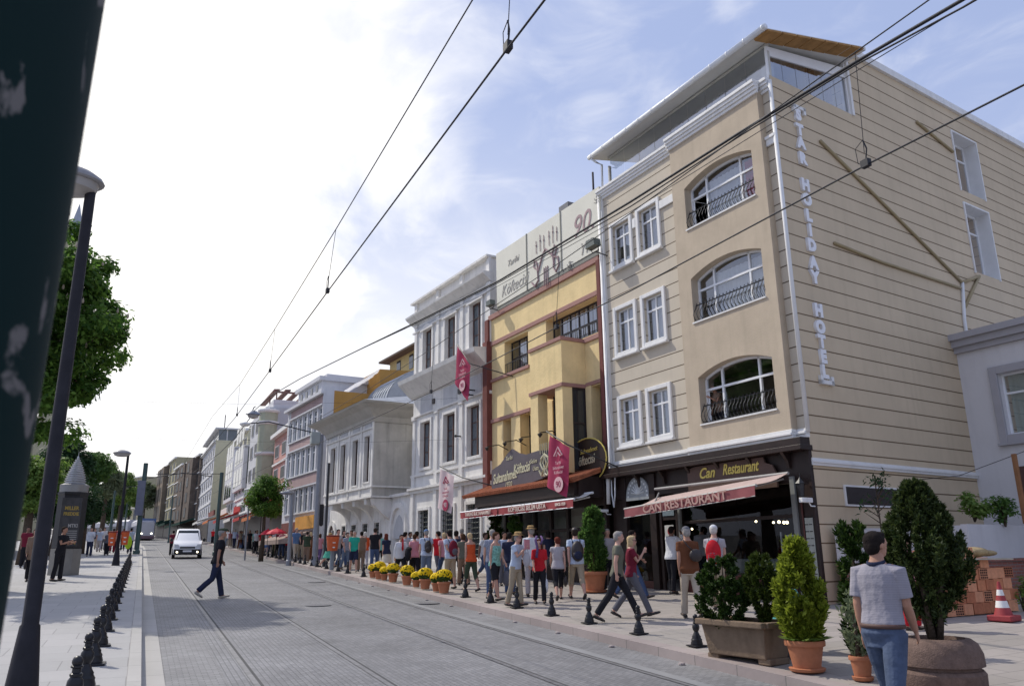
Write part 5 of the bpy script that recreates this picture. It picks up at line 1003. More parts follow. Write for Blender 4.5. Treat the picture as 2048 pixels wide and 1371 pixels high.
# foreground green column with flaking paint
def green_column():
    m = bpy.data.materials.new('flaking_green_paint'); m.use_nodes = True; t = m.node_tree; n = t.nodes; l = t.links; b = n['Principled BSDF']; b.inputs['Roughness'].default_value = .75; b.inputs['Specular IOR Level'].default_value = .1
    c = n.new('ShaderNodeTexCoord'); mp = n.new('ShaderNodeMapping'); mp.inputs['Scale'].default_value = (5, 5, 3.2); mp.inputs['Location'].default_value = (.35, .2, .61); l.new(c.outputs['Object'], mp.inputs[0]); q = n.new('ShaderNodeTexNoise'); q.inputs['Scale'].default_value = 2.1; q.inputs['Detail'].default_value = 6; q.inputs['Distortion'].default_value = .5; l.new(mp.outputs[0], q.inputs[0])
    r = n.new('ShaderNodeValToRGB'); l.new(q.outputs[0], r.inputs[0]); e = r.color_ramp.elements; e[0].position = .585; e[0].color = (.006, .020, .020, 1); e[1].position = .61; e[1].color = (.16, .15, .145, 1); l.new(r.outputs[0], b.inputs['Base Color'])
    bp = n.new('ShaderNodeBump'); bp.inputs['Strength'].default_value = .4; l.new(q.outputs[0], bp.inputs['Height']); l.new(bp.outputs[0], b.inputs['Normal'])
    rad, d = .17, .88
    def axis(px, py):
        r = ray(px, py); az = math.atan2(r.x, r.y); h = math.hypot(r.x, r.y); az2 = az-math.asin(rad/d); return Vector((d*math.sin(az2), d*math.cos(az2), ZC+r.z/h*math.sqrt(d*d-rad*rad)))
    a, c = axis(33, 1090), axis(211, 0); u = (c-a)/(c.z-a.z); bt = a-u*(a.z+.05); r_ = thing('green_column', 'very dark green column with flaking paint filling the left edge', 'column', bt)
    b2 = MB(); b2.tube([(0, 0, 0), u*.3], rad+.03, 64); b2.tube([u*.3, u*5.2], rad, 64); b2.build('shaft', m, r_, smooth=30)
green_column()
# advertising pillar
def kiosk():
    x, y = at_y(131, 35.5), 35.5; z = gz(x, y); r = thing('advertising_pillar', 'dark advertising pillar with ribbed silver cone and lit poster', 'advertising pillar', (x, y, z))
    b = MB(); b.lathe([(.66, 0), (.66, .95), (.58, .97)], seg=6); b.build('plinth', mat('pale_concrete', (.22, .21, .19), .8, .2, .1), r)
    b = MB(); b.lathe([(.64, .97), (.64, 2.95), (.68, 3.0), (.68, 3.08)], seg=6); b.build('frame', M_blk, r)
    b = MB(); b.lathe([(.62, 3.08), (.64, 3.36), (.52, 3.40)], seg=24); b.build('collar', mat('brushed_silver', (.26, .26, .26), .4, .5, .1, metal=.4), r, smooth=30)
    pr = [(.46, 3.40)]
    for k in range(11): f = k/11; rr = .42*(1-f**1.5)+.05; pr += [(rr, 3.40+1.0*f), (rr+.025, 3.42+1.0*f), (rr+.02, 3.435+1.0*f), (rr-.05, 3.45+1.0*f), (rr-.05, 3.48+1.0*f)]
    pr += [(.06, 4.42), (.015, 4.5), (.01, 4.65)]; b = MB(); b.lathe(pr, seg=24); b.build('ribbed_cone', mat('silver_ribs', (.45, .45, .46), .35, .5, .1, metal=.5), r)
    a = R(-90)+.15; t = T((.0, 0, 0), (math.cos(.06), math.sin(.06)), (math.sin(.06), -math.cos(.06))); p = MB(t); p.box(-.42, .42, .64, .69, 1.05, 2.85); ps_ = p.build('poster', mat('dark_poster', (.03, .028, .03), .35, .5, .6, 3), r)
    M_yl = mat('poster_yellow', (.36, .25, .05), .6); M_wl = mat('poster_white', (.34, .33, .32), .6)
    for s, sz, z, m, sx in (('MILLER', .19, 2.45, M_yl, 1.), ('FREDDIE', .17, 2.24, M_yl, 1.), ('MTKI', .18, 1.80, M_wl, 1.)): lettering(s, sz, ps_, t, .02 if m is M_yl else .15, .695, z, m, ext=.002, sx=sx, bold=.006)
    for k in range(5): p = MB(t); p.box(-.1-.05*(k % 3), .36, .69, .694, 1.60-.075*k, 1.625-.075*k); p.build('poster_line', M_wl, ps_)
    p = MB(t); p.tube([(-.2, .695, 1.1), (0, .695, 1.22), (.2, .695, 1.2), (.35, .695, 1.12)], .014, 4); p.build('poster_swirl', M_yl, ps_)
kiosk(); bpy.data.objects['advertising_pillar'].scale = (.80, .80, 1)
# litter bins
M_or = mat('orange_plastic', (.60, .11, .03), .5, .4, .1, 5)
def bin_(lab, x, y, h, w, post=True, s=1.):
    r = thing('litter_bin', lab, 'litter bin', (x, y, gz(x, y)), 0, 'orange litter bins'); b = MB(); b.lathe([(w*.78, h-.62*s), (w, h-.1), (w*1.04, h-.09), (w*1.04, h), (w*.9, h)], seg=20); b.build('bucket', M_or, r, smooth=35)
    b = MB(); b.lathe([(w*1.06, h-.03), (w*1.07, h+.03), (w*.9, h+.04), (w*.5, h-.02)], seg=20); b.build('rim', mat('dark_red_rim', (.20, .03, .02), .5), r, smooth=35)
    if post: b = MB(); b.tube([(0, 0, 0), (0, 0, h-.5)], .09, 10); b.build('post', mat('blue_grey_paint', (.22, .25, .28), .5, .4, .1), r, smooth=35)
    b = MB(); b.box(-.06, .06, -w-.02, -w+.02, h-.3, h-.26); b.box(-.05, .05, -w, -w+.02, h-.5, h-.45); b.build('label_plate', M_trim, r)
bin_('orange litter bin on a grey post at the right kerb, between two poles', 7.62, 35.6, 1.42, .27); bin_('pair mate orange bin left of the far lamp post', -1.28, 43.4, 1.55, .17, False); bin_('orange bin right of the far lamp post', -.72, 43.4, 1.58, .17, False)
M_pole = mat('galvanised_pole', (.24, .25, .28), .45, .5, .12, 4, metal=.3); M_gpole = mat('green_pole', (.05, .09, .085), .5, .4, .15)
def pole(lab, px, y, pytop, r0, m, py=1110, name='tram_pole', arm=None):
    x = at_y(px, y, py); z = gz(x, y); h = zat(px, pytop, y)-z; r = thing(name, lab, 'pole', (x, y, z), 0, 'poles along the street'); b = MB(); b.lathe([(r0*1.5, 0), (r0*1.5, .25), (r0*1.1, .3), (r0, h)], seg=12); b.build('shaft', m, r, smooth=35); return r, h
r, h = pole('thick galvanised pole with a grey cabinet near its top', 630, 40, 868, .13, M_pole)
b = MB(); b.box(-.52, -.08, -.25, .2, h-.5, h+.1); b.build('cabinet', mat('cabinet_grey', (.33, .36, .35), .6, .3, .1), r, bevel=.02); b = MB(); b.tube([(0, 0, h), (-2.6, 0, h+.5), (-3.6, 0, h+.35)], .03, 5); b.build('bracket_arm', M_iron, r)
b = MB(); b.lathe([(.05, .12), (.22, .08), (.26, 0), (.15, -.08), (.03, -.1)], (-3.7, 0, h+.3), 12); b.build('floodlight_head', M_trim, r, smooth=True)
b = MB(); [b.ball((.22, 0, 2.0+.33*k), (.10, .12, .16), 8, 6) for k in range(3)]; b.box(.1, .3, -.1, .1, 1.9, 2.9); b.build('traffic_signal', M_blk, r)
r, h = pole('thin dark pole just right of the galvanised pole', 649, 38.5, 925, .06, M_iron)
r, h = pole('short grey lamp post by the red umbrella', 578, 44, 985, .10, M_pole); b = MB(); b.lathe([(.05, .1), (.3, .06), (.42, 0), (.3, -.08), (.05, -.1)], (-.3, 0, h), 14, sy=.6); b.build('lamp_head', M_pole, r, smooth=True)
r, h = pole('green tram pole at the right kerb behind the crossing man', 430, 62, 944, .13, M_gpole); b = MB(); b.tube([(0, 0, h-.1), (-2.5, 0, h-.15), (-4.4, 0, h-.25)], .022, 5); b.build('bracket_arm', M_iron, r)
r, h = pole('green tram pole with a grey sign at the left kerb', 272, 62, 925, .15, M_gpole); b = MB(); b.box(-.38, .12, -.22, -.14, 2.6, 5.0); b.build('sign_panel', mat('blue_grey_panel', (.16, .17, .22), .6, .3), r); b = MB(); b.tube([(0, 0, h-1.1), (2.5, 0, h-.6), (4.5, 0, h-.8)], .035, 5).tube([(0, 0, h-1.6), (-1.2, 0, h-1.7)], .03, 5); b.build('bracket_arm', M_iron, r)
for i, (px, y, py) in enumerate(((215, 80, 980), (243, 110, 985), (334, 118, 990))): pole(['slim green pole before the park trees', 'farthest pole beside the tram', 'slim pole before the old brown row'][i], px, y, py, .09, M_gpole)
# no entry sign on the right
x = at_y(490, 52); r = thing('road_sign', 'round red no entry sign with a white bar left of the street tree', 'road sign', (x, 52, gz(x, 52))); zc_ = zat(490, 1000, 52)-gz(x, 52)
b = MB(); b.tube([(0, 0, 0), (0, 0, zc_+.5)], .05, 8); b.build('post', M_pole, r); b = MB(); b.tube([(0, -.06, zc_), (0, -.09, zc_)], .34, 20, up=(0, 0, 1)); b.build('disc', mat('sign_red', (.45, .02, .03), .5, .4, 0), r); b = MB(); b.box(-.24, .24, -.10, -.092, zc_-.06, zc_+.06); b.build('white_bar', M_trim, r); b = MB(); b.lathe([(.05, .1), (.3, .05), (.36, 0), (.2, -.08)], (.0, 0, zc_+.65), 12); b.build('lamp_head', M_trim, r, smooth=True)
# hanging street lamp on the feeder cable
p = P[-1]; r = thing('hanging_lamp', 'grey lamp head hung from the feeder cable above the street', 'street lamp', (p.x, p.y, p.z-.2)); k = p.y/1579*10
b = MB(); b.lathe([(.06, .25), (.2, .2), (.40, .06), (.43, 0), (.3, -.03)], seg=16, sy=.7); b.build('hood', M_pole, r, smooth=35); b = MB(); b.lathe([(.33, -.03), (.25, -.18), (.06, -.22)], seg=16, sy=.7); b.build('diffuser', mat('lamp_diffuser', (.34, .32, .30), .3), r, smooth=35); b = MB(); b.tube([(-.05, 0, .25), (0, 0, .42), (.1, 0, .5)], .03, 5); b.build('hanger', M_iron, r)
# traffic cone
x, y = on_ground(2028, 1262, .5); x, y = 13.35, 9.35; r = thing('traffic_cone', 'red and white striped traffic cone in front of the brick stack', 'traffic cone', (x, y, gz(x, y)), .2)
M_cr = mat('cone_red', (.30, .045, .05), .6, .3, .15, 9); b = MB(); b.box(-.23, .23, -.23, .23, 0, .11); b.build('base', M_cr, r, bevel=.02)
b = MB(); b.lathe([(.17, .11), (.125, .25)], seg=18); b.lathe([(.125, .25), (.098, .38)], seg=18, m=1); b.lathe([(.098, .38), (.072, .48)], seg=18); b.lathe([(.072, .48), (.05, .59)], seg=18, m=1); b.lathe([(.05, .59), (.025, .74), (.02, .745)], seg=18); b.build('cone_body', [M_cr, M_trim], r, smooth=35)
r.scale = (.85, .85, .85)
# hollow clay bricks
M_cl = [mat('clay_brick', (.52, .21, .11), .9, .2, .2, 9), mat('clay_brick_pale', (.60, .28, .16), .9, .2, .2, 9), mat('clay_brick_dark', (.42, .16, .085), .9, .2, .2, 9)]; M_hole = mat('brick_hollow', (.06, .025, .018), .9)
def brick_mesh(m, end):
    b = MB(); b.box(-.095, .095, -.095, .095, 0, .185); 
    if end:
        for i in range(4):
            for j in range(4): b.box(-.083+.044*i, -.051+.044*i, -.0985, -.096, .014+.043*j, .045+.043*j, 1)
    return b.mesh('brick', [m, M_hole])
bms = [brick_mesh(m, e) for m in M_cl for e in (0, 1)]; rb = random.Random(3); bp0 = Vector((12.55, 10.35, 0)); dv = Vector((.985, -.17, 0)).normalized(); k = 0
for j in range(6):
    for i in range(-3, 11):
        if j == 5 and i not in (1, 2, 5, 6): continue
        if j == 4 and i > 8: continue
        for dep in range(1):
            q = bp0+dv*(.197*i+.03*rb.random()+(.09 if j % 2 else 0))+Vector((0, .02*rb.random()+.02*j, 0)); e = rb.random() < .38; o = bpy.data.objects.new('hollow_brick', bms[rb.randrange(3)*2+(1 if e else 0)]); C.objects.link(o); o.location = (q.x, q.y, gz(q.x, bp0.y)+.192*j-.0); o.rotation_euler = (0, 0, R(-9.8)+rb.uniform(-.05, .05))
            tag(o, ('brick showing its square holes, ' if e else 'plain faced clay brick, ')+'%s from the left in the %s course of the stack' % (ORD[i+3].replace('nearest', 'first'), ('bottom', 'second', 'third', 'fourth', 'fifth', 'topmost')[j]), 'brick', 'clay bricks stacked by the yard wall')
b = MB(); pts = [(-.2, -.1), (2.2, -.12), (2.3, .25), (-.1, .3)]; b.prism(pts, 0, .03, 'z'); o = b.build('cement_board', mat('cement_board', (.42, .38, .31), .9, .1, .2, 6)); o.location = (bp0.x-.1, bp0.y, gz(13, 10.3)+.98); o.rotation_euler = (0, .01, R(-9.8)); tag(o, 'ragged pale board lying on top of the clay brick stack', 'board')
o = MB().ball((-.3, 0, .04), (.30, .2, .08), 14, 8).ball((.1, .02, .05), (.34, .22, .10), 14, 8).ball((.42, 0, .03), (.22, .18, .06), 14, 8).build('heap', mat('straw_heap', (.36, .28, .16), .95, .1, .3, 12, .6, 40), smooth=True); o.location = (14.35, 10.5, gz(14, 10.4)+1.0); tag(o, 'straw coloured sack lying flat on the brick stack board', 'heap')  # these lumps are a flattened heap of straw
# ------------------------------------------------------------------ plants
def leafmesh(name, pts, nrm, size, m, asp=.5, rnd=None, up=None, fold=.0):
    """one leaf-shaped face (4 corners, pointed) per point"""
    rnd = rnd or np.random.default_rng(1); n = len(pts); pts = np.asarray(pts, float)
    nrm = np.asarray(nrm, float); nrm /= np.linalg.norm(nrm, axis=1, keepdims=True)+1e-9
    a = rnd.normal(size=(n, 3)) if up is None else np.asarray(up, float)+rnd.normal(size=(n, 3))*.25
    a -= nrm*(a*nrm).sum(1, keepdims=True); a /= np.linalg.norm(a, axis=1, keepdims=True)+1e-9; b = np.cross(nrm, a); s = size*(rnd.uniform(.65, 1.3, (n, 1)))
    v = np.stack([pts, pts+a*s*.45+b*s*asp*.5+nrm*s*.06, pts+a*s, pts+a*s*.45-b*s*asp*.5+nrm*s*.06], 1).reshape(-1, 3)
    me = bpy.data.meshes.new(name); me.vertices.add(4*n); me.vertices.foreach_set('co', v.ravel()); me.loops.add(4*n); me.loops.foreach_set('vertex_index', np.arange(4*n)); me.polygons.add(n); me.polygons.foreach_set('loop_start', np.arange(n)*4); me.polygons.foreach_set('loop_total', np.full(n, 4)); me.materials.append(m); me.update(calc_edges=True); return me
def addmesh(name, me, parent): o = bpy.data.objects.new(name, me); C.objects.link(o); o.parent = parent; return o
def blob_crown(rg, cx, cy, cz, rx, ry, rz, nb, br, per, jag=.35):
    """leaf positions on many clumps scattered through an uneven crown"""
    P_, N_, cl = [], [], []
    for _ in range(nb):
        d = rg.normal(size=3); d /= np.linalg.norm(d); q = rg.uniform(.35, 1)**.5*(1+rg.uniform(-jag, jag*.3)); c = np.array((cx+rx*d[0]*q, cy+ry*d[1]*q, cz+rz*d[2]*q)); r0 = br*rg.uniform(.6, 1.25); cl.append((c, r0))
        k = int(per*rg.uniform(.7, 1.3)); e = rg.normal(size=(k, 3)); e /= np.linalg.norm(e, axis=1, keepdims=True); P_.append(c+e*r0*rg.uniform(.45, 1.05, (k, 1))*np.array((1, 1, .75))); N_.append(e+np.array((0, 0, .6))+rg.normal(size=(k, 3))*.45)
    return np.concatenate(P_), np.concatenate(N_), cl
M_bark = mat('bark', (.085, .065, .05), .95, .1, .3, 8, .8, 30)
def tree(lab, x, y, h, rx, rz, cz, nb, br, per, ls, m, seed, cat='tree', group='trees along the left of the street', trunk=.2, name='broadleaf_tree', blossoms=None, ry=None, asp=.5):
    rg = np.random.default_rng(seed); z = gz(x, y); r = thing(name, lab, cat, (x, y, z), 0, group); ps, ns, cl = blob_crown(rg, 0, 0, cz, rx, ry or rx, rz, nb, br, per)
    cr = addmesh('crown', leafmesh('crown', ps, ns, ls, m, asp, rg), r)
    b = MB(); b.tube([(0, 0, -.1), (.05, 0, cz*.4), (0, .05, cz), (0, 0, cz+rz*.6)], [trunk*1.4, trunk, trunk*.7, trunk*.2], 10); b.build('trunk', M_bark, r, smooth=True)
    b = MB()
    for c, r0 in cl[:min(26, nb)]:
        s = Vector((0, 0, cz-rz*.6+rg.uniform(0, rz*.9))); b.tube([s, (s+Vector(c))*.5+Vector((0, 0, -.05*h*.3)), Vector(c)], [trunk*.35, trunk*.2, trunk*.06], 5)
    b.build('limbs', M_bark, r, smooth=True)
    if blossoms:
        b = MB()
        for c, r0 in cl:
            for _ in range(blossoms): 
                d = rg.normal(size=3); d[2] = abs(d[2])*.5; d /= np.linalg.norm(d); q = Vector(c)+Vector(d)*r0*1.0; b.lathe([(.01, 0), (.035, .03), (.032, .08), (.018, .14), (.004, .18)], q+Vector((0, 0, .08)), 6)
        b.build('blossoms', mat('chestnut_blossom', (.40, .34, .26), .9, .1, .2, 9), r)
    return r
L_ch = leafmat('chestnut_leaf', (.03, .09, .014), (.17, .30, .05), .55); L_dk = leafmat('dark_leaf', (.015, .045, .015), (.045, .095, .03), .3); L_md = leafmat('mid_leaf', (.06, .14, .035), (.15, .26, .06), .5); L_lt = leafmat('bright_leaf', (.11, .20, .04), (.24, .34, .08), .5); L_gy = leafmat('grey_green_leaf', (.14, .18, .10), (.25, .29, .16), .45)  # far trees carry their haze in the lighter leaf colours
def ptree(lab, px, y, pyt, hw, m, seed, nb=60, per=220, ls=.2, tall=1.15, name='broadleaf_tree', **k):
    """tree whose crown spans hw pixels each side and tops out at pixel row pyt"""
    rx = hw*y/1640; zt = zat(px, pyt, y); x = at_y(px, y, pyt+hw); rz = rx*tall; z = gz(x, y); cz = zt-rz*.97-z
    if cz-rz < 1.2: rz = max((zt-z-1.2)/2, .8); cz = zt-z-rz*.97
    return tree(lab, x, y, zt-z, rx*.92, rz*.92, cz, nb, rx*.30, per, ls, m, seed, name=name, **k)
tree('large chestnut in flower overhanging the left pavement', -4.0, 27.5, 10, 3.0, 3.6, 7.65, 230, .56, 330, .19, L_ch, 11, trunk=.28, name='chestnut_tree', blossoms=1, ry=3.9)
ptree('very dark tree behind the advertising pillar', 135, 52, 868, 48, L_dk, 12, name='dark_tree')
ptree('mid green tree right behind the dark tree', 182, 64, 893, 38, L_md, 13)
ptree('bright leafy tree at the left behind the woman in brown', 66, 46, 905, 62, L_lt, 14, tall=.9)
ptree('dark spreading tree low behind the pillar', 115, 60, 955, 75, L_dk, 21, name='dark_tree', tall=.6)
ptree('grey green tree farther along the park edge', 215, 84, 928, 30, L_gy, 15)
ptree('yellow green tree by the tall left lamp post', 245, 108, 945, 26, L_lt, 16, ls=.3)
ptree('hazy green tree left of the tram', 228, 130, 958, 36, L_md, 17, ls=.4)
ptree('small dark tree low behind the orange bins', 190, 96, 985, 30, L_dk, 22, ls=.3, tall=.9)
ptree('last pale green tree at the bend of the street', 292, 190, 962, 22, L_gy, 18, ls=.5)
ptree('pale yellow tree above the tram roofs', 262, 170, 968, 20, L_lt, 23, ls=.45)
tree('round clipped street tree in front of the rose building', at_y(522, 50), 50, 6, 1.05, 1.5, 3.85, 46, .46, 300, .14, L_ch, 19, group='street trees', trunk=.11, name='street_tree')
def thuja(name, lab, x, y, h, prof, n, m, seed, lean=0., s=.13, z0=0., group=None, stems=1, cat='shrub', zabs=None, parent=None, spread=.34, rag=.10):
    """conifer: sprays pointing up and outward over a profile (fraction of height -> radius)"""
    rg = np.random.default_rng(seed); r = parent or thing(name, lab, cat, (x, y, gz(x, y) if zabs is None else zabs), 0, group)
    fp = [p[0] for p in prof]; rp = [p[1] for p in prof]; npl = max(40, n//130); per = n//npl; P_, D_ = [], []
    for _ in range(npl):
        f = rg.uniform(0, .97); a = rg.uniform(0, 2*math.pi); rr = np.interp(f, fp, rp)*(1+rg.normal()*rag)*rg.uniform(.45, 1)**.5
        L_ = h*rg.uniform(.10, .20)*(1-.35*f); b0 = np.array((rr*.80*math.cos(a), rr*.80*math.sin(a), z0+f*h-L_*.5)); dr = np.array((math.cos(a)*spread, math.sin(a)*spread, 1.)); dr /= np.linalg.norm(dr)
        t = rg.uniform(0, 1, (per, 1)); w = (L_*.30)*np.sin(np.pi*np.clip(t*.85+.12, 0, 1)); q = rg.normal(size=(per, 3)); q /= np.linalg.norm(q, axis=1, keepdims=True)
        P_.append(b0+dr*t*L_+q*w*rg.uniform(.3, 1, (per, 1))); D_.append(dr*1.0+q*.55)
    P_ = np.concatenate(P_); P_[:, 2] = np.minimum(P_[:, 2], z0+h*1.02); up = np.concatenate(D_); n = len(P_); nr = rg.normal(size=(n, 3)); P_[:, 0] += lean*P_[:, 2]
    rad = np.array(rp)
    addmesh('foliage', leafmesh('foliage', P_, nr, s, m, .42, rg, up), r)
    b = MB()
    for k in range(stems): an = k*2.4; b.tube([(.04*math.cos(an)*(stems > 1), .04*math.sin(an)*(stems > 1), max(0, z0-.35*h*.6)-.02), (rad.max()*.35*math.cos(an)*(stems > 1), rad.max()*.35*math.sin(an)*(stems > 1), z0+h*.35), (0, 0, z0+h*.9)], [.035, .022, .006], 6)
    b.build('stems', M_bark, r, smooth=True); return r
L_th = leafmat('thuja_dark', (.012, .032, .006), (.055, .10, .016), .3); L_ty = leafmat('thuja_yellow', (.12, .17, .014), (.34, .40, .045), .5); L_th2 = leafmat('thuja_olive', (.02, .04, .006), (.08, .11, .015), .25); L_tc = leafmat('conifer_dark', (.016, .034, .01), (.075, .10, .025), .3)
M_terra = mat('terracotta', (.42, .165, .085), .8, .25, .15, 5, .15, 30, grime=.25); M_soil = mat('soil', (.035, .025, .02), .95, .1, .3, 20, .8, 40)
def pot(lab, x, y, r0, h, m=None, group='terracotta plant pots', saucer=True):
    z = gz(x, y); r = thing('plant_pot', lab, 'plant pot', (x, y, z), 0, group); b = MB()
    if saucer: b.lathe([(r0*.82, 0), (r0*.9, .01), (r0*.95, .04), (r0*.9, .045)], seg=24)
    b.lathe([(r0*.68, .01), (r0*.93, h*.82), (r0*1.04, h*.82), (r0*1.06, h*.85), (r0*1.06, h*.97), (r0*1.03, h), (r0*.93, h), (r0*.9, h*.93)], seg=28); b.build('pot_body', m or M_terra, r, smooth=35); b = MB(); b.lathe([(r0*.91, h*.86), (r0*.5, h*.9), (.01, h*.9)], seg=16); b.build('soil', M_soil, r); return r, z
# twin-bush trough
px_, py_ = at_y(1490, 9.2, 1250), 9.2; r = thing('planter_trough', 'weathered brown concrete trough holding two dark rounded bushes', 'planter', (px_, py_, gz(px_, py_)), R(-90+8)); M_tr = mat('stained_concrete', (.20, .145, .10), .9, .2, .2, 3, .4, 25, grime=.6)
b = MB(); 
def rb_(x, y, z0, z1, i0, i1): return [(-x, -y, z0), (x, -y, z0), (x, y, z0), (-x, y, z0)]
A = [b.p(*q) for q in ((-.50, -.22, .05), (.50, -.22, .05), (.50, .22, .05), (-.50, .22, .05))]; Bq = [b.p(*q) for q in ((-.56, -.28, .46), (.56, -.28, .46), (.56, .28, .46), (-.56, .28, .46))]; b.face(A[::-1]); [b.face((A[i], A[(i+1) % 4], Bq[(i+1) % 4], Bq[i])) for i in range(4)]
for s in (-1, 1): b.box(-.60, .60, s*.31-.05, s*.31+.05, .44, .52).box(s*.57-.05, s*.57+.05, -.26, .26, .443, .517).box(s*.45-.1, s*.45+.1, -.2, .2, -.02, .06)
b.box(-.54, .54, -.26, .26, .40, .455)
b.build('trough', M_tr, r, bevel=.015); b = MB(); b.box(-.53, .53, -.27, .27, .45, .47); b.build('soil', M_soil, r)
zt_ = gz(px_, py_)+.46
thuja('rounded_bush', 'larger dark rounded bush on the left of the brown trough', px_-.10, py_+.27, .95, [(0, .14), (.1, .28), (.35, .37), (.65, .33), (.85, .21), (1, .03)], 16000, L_th, 31, s=.055, spread=1.0, zabs=zt_-.03, group='bushes in planters')
thuja('rounded_bush', 'narrower olive green bush on the right of the brown trough', px_+.12, py_-.30, .92, [(0, .03), (.2, .05), (.3, .16), (.52, .25), (.75, .20), (.9, .12), (1, .02)], 12000, L_th2, 32, s=.055, spread=.6, zabs=zt_, group='bushes in planters')
x, y = at_y(1611, 8.15, 1300), 8.15; pr_, z = pot('terracotta pot with saucer holding the yellow green cypress', x, y, .235, .37)
thuja('yellow_cypress', 'bright yellow green feathery cypress in a terracotta pot', x, y, 1.27, [(0, .12), (.15, .24), (.35, .33), (.6, .26), (.8, .12), (1, .01)], 15000, L_ty, 33, s=.085, zabs=z+.33, group='bushes in planters')
rg = np.random.default_rng(5); n = 90; a = rg.uniform(0, 6.28, n); q = np.stack([.2*np.cos(a)*rg.uniform(.5, 1.1, n), .2*np.sin(a)*rg.uniform(.5, 1.1, n), np.full(n, .36)], 1); rr = thing('pot_grass', 'broad green leaves spilling over the yellow cypress pot', 'plant', (x, y, z)); addmesh('leaves', leafmesh('leaves', q, np.stack([-.3*np.cos(a), -.3*np.sin(a), np.ones(n)], 1), .16, L_lt, .3, rg, np.stack([np.cos(a), np.sin(a), .3*np.ones(n)], 1)), rr)
# big conifer in the round stone planter
x, y = at_y(1868, 6.45, 1250), 6.45; z = gz(x, y); r = thing('stone_planter', 'large round brown stone planter with a deep groove round its middle', 'planter', (x, y, z)); M_st = mat('brown_aggregate', (.155, .105, .085), .9, .2, .25, 14, .5, 60)
b = MB(); b.lathe([(.30, -.02), (.40, .03), (.44, .10), (.445, .22), (.42, .255), (.40, .26), (.40, .285), (.42, .29), (.445, .30), (.44, .42), (.40, .52), (.34, .565), (.29, .57), (.27, .53), (.27, .48)], seg=48); b.build('bowl', M_st, r, smooth=35); b = MB(); b.lathe([(.28, .50), (.02, .52)], seg=24); b.build('soil', M_soil, r)
thuja('conifer_tree', 'broad dark conifer growing from the round stone planter', x+.0, y, 1.40, [(0, .05), (.06, .18), (.18, .38), (.36, .52), (.5, .46), (.64, .35), (.8, .24), (.92, .12), (1, .02)], 42000, L_tc, 34, s=.055, rag=.11, spread=.38, z0=.33, zabs=z+.5, stems=6, cat='tree', group='bushes in planters')
pr_, z = pot('small terracotta pot half hidden by the man in jeans', at_y(1722, 7.4, 1320), 7.4, .13, .27)
thuja('olive_sapling', 'spindly grey green sapling in the pot beside the man in jeans', at_y(1718, 7.4, 1320), 7.4, .75, [(0, .03), (.3, .12), (.6, .16), (1, .05)], 500, L_gy, 35, s=.07, zabs=z+.25, group='bushes in planters')
thuja('columnar_cypress', 'tall narrow spiralling cypress before the beige wall', at_y(1716, 8.6, 1200), 8.6, 1.80, [(0, .10), (.12, .17), (.25, .12), (.38, .2), (.5, .13), (.62, .2), (.75, .14), (.88, .15), (1, .02)], 7500, L_th, 36, s=.08, group='bushes in planters')
# pot near the meatball restaurant and others by the shops
x, y = on_ground(1190, 1183, .3); pr_, z = pot('terracotta pot by the meatball restaurant doorway', x, y, .33, .52); thuja('tall_cypress', 'tall green cypress in a pot beside the meatball restaurant', x, y, 1.65, [(0, .2), (.3, .33), (.6, .33), (.85, .2), (1, .03)], 8000, L_md, 37, s=.12, zabs=z+.45, group='bushes in planters')
x, y = 11.0, 25.6; pr_, z = pot('terracotta pot behind the woman in the orange top', x, y, .3, .5); thuja('tall_cypress', 'slim dark cypress behind the woman in the orange top', x, y, 1.9, [(0, .18), (.5, .24), (1, .03)], 3500, L_th, 38, s=.13, zabs=z+.45, group='bushes in planters')
x, y = 11.3, 24.6; pr_, z = pot('pot of the clipped ball tree left of the restaurant lantern', x, y, .25, .45); thuja('ball_tree', 'clipped ball shaped bush left of the restaurant entrance', x, y, .55, [(0, .05), (.2, .24), (.5, .32), (.8, .25), (1, .03)], 2500, L_md, 39, s=.10, zabs=z+1.0, z0=.4, group='bushes in planters')
# yellow flowers
L_fg = leafmat('daisy_leaf', (.05, .10, .02), (.10, .17, .04), .3); M_fy = mat('yellow_petal', (.72, .50, .01), .7, .2, .2, 30)
FP = [(738, 1156, .8, 'farthest'), (747, 1159, 1, 'second farthest'), (762, 1161, .75, 'small hidden'), (771, 1165, 1, 'full'), (801, 1171, 1, 'lone'), (822, 1175, .75, 'smaller left'), (837, 1179, 1, 'larger right'), (861, 1184, .85, 'left of the last pair'), (880, 1187, 1.05, 'nearest')]
for i, (px, py, s, w) in enumerate(FP):
    x, y = on_ground(px, py); x = max(x, 7.75); pr_, z = pot('%s terracotta pot in the row at the kerb' % w, x, y, .175*s, .29*s, group='kerb flower pots', saucer=False)
    r = thing('daisy_bush', '%s bush of yellow daisies in the kerb row' % w, 'flowers', (x, y, z+.26*s), 0, 'yellow daisy bushes'); rg = np.random.default_rng(60+i); n = 900
    d = rg.normal(size=(n, 3)); d /= np.linalg.norm(d, axis=1, keepdims=True); q = d*rg.uniform(.5, 1, (n, 1))**.5*np.array((.20, .20, .15))*s+np.array((0, 0, .17*s)); addmesh('leaves', leafmesh('leaves', q, d+rg.normal(size=(n, 3))*.4, .06, L_fg, .5, rg), r)
    d = rg.normal(size=(230, 3)); d[:, 2] = np.abs(d[:, 2])*.9-.15; d /= np.linalg.norm(d, axis=1, keepdims=True); q = d*np.array((.215, .215, .165))*s+np.array((0, 0, .18*s)); b = MB()
    for e, o in zip(q, d): 
        ax = Vector(o); b.tube([Vector(e), Vector(e)+ax*.012], [.026, .024], 7)
    b.build('blossoms', M_fy, r)
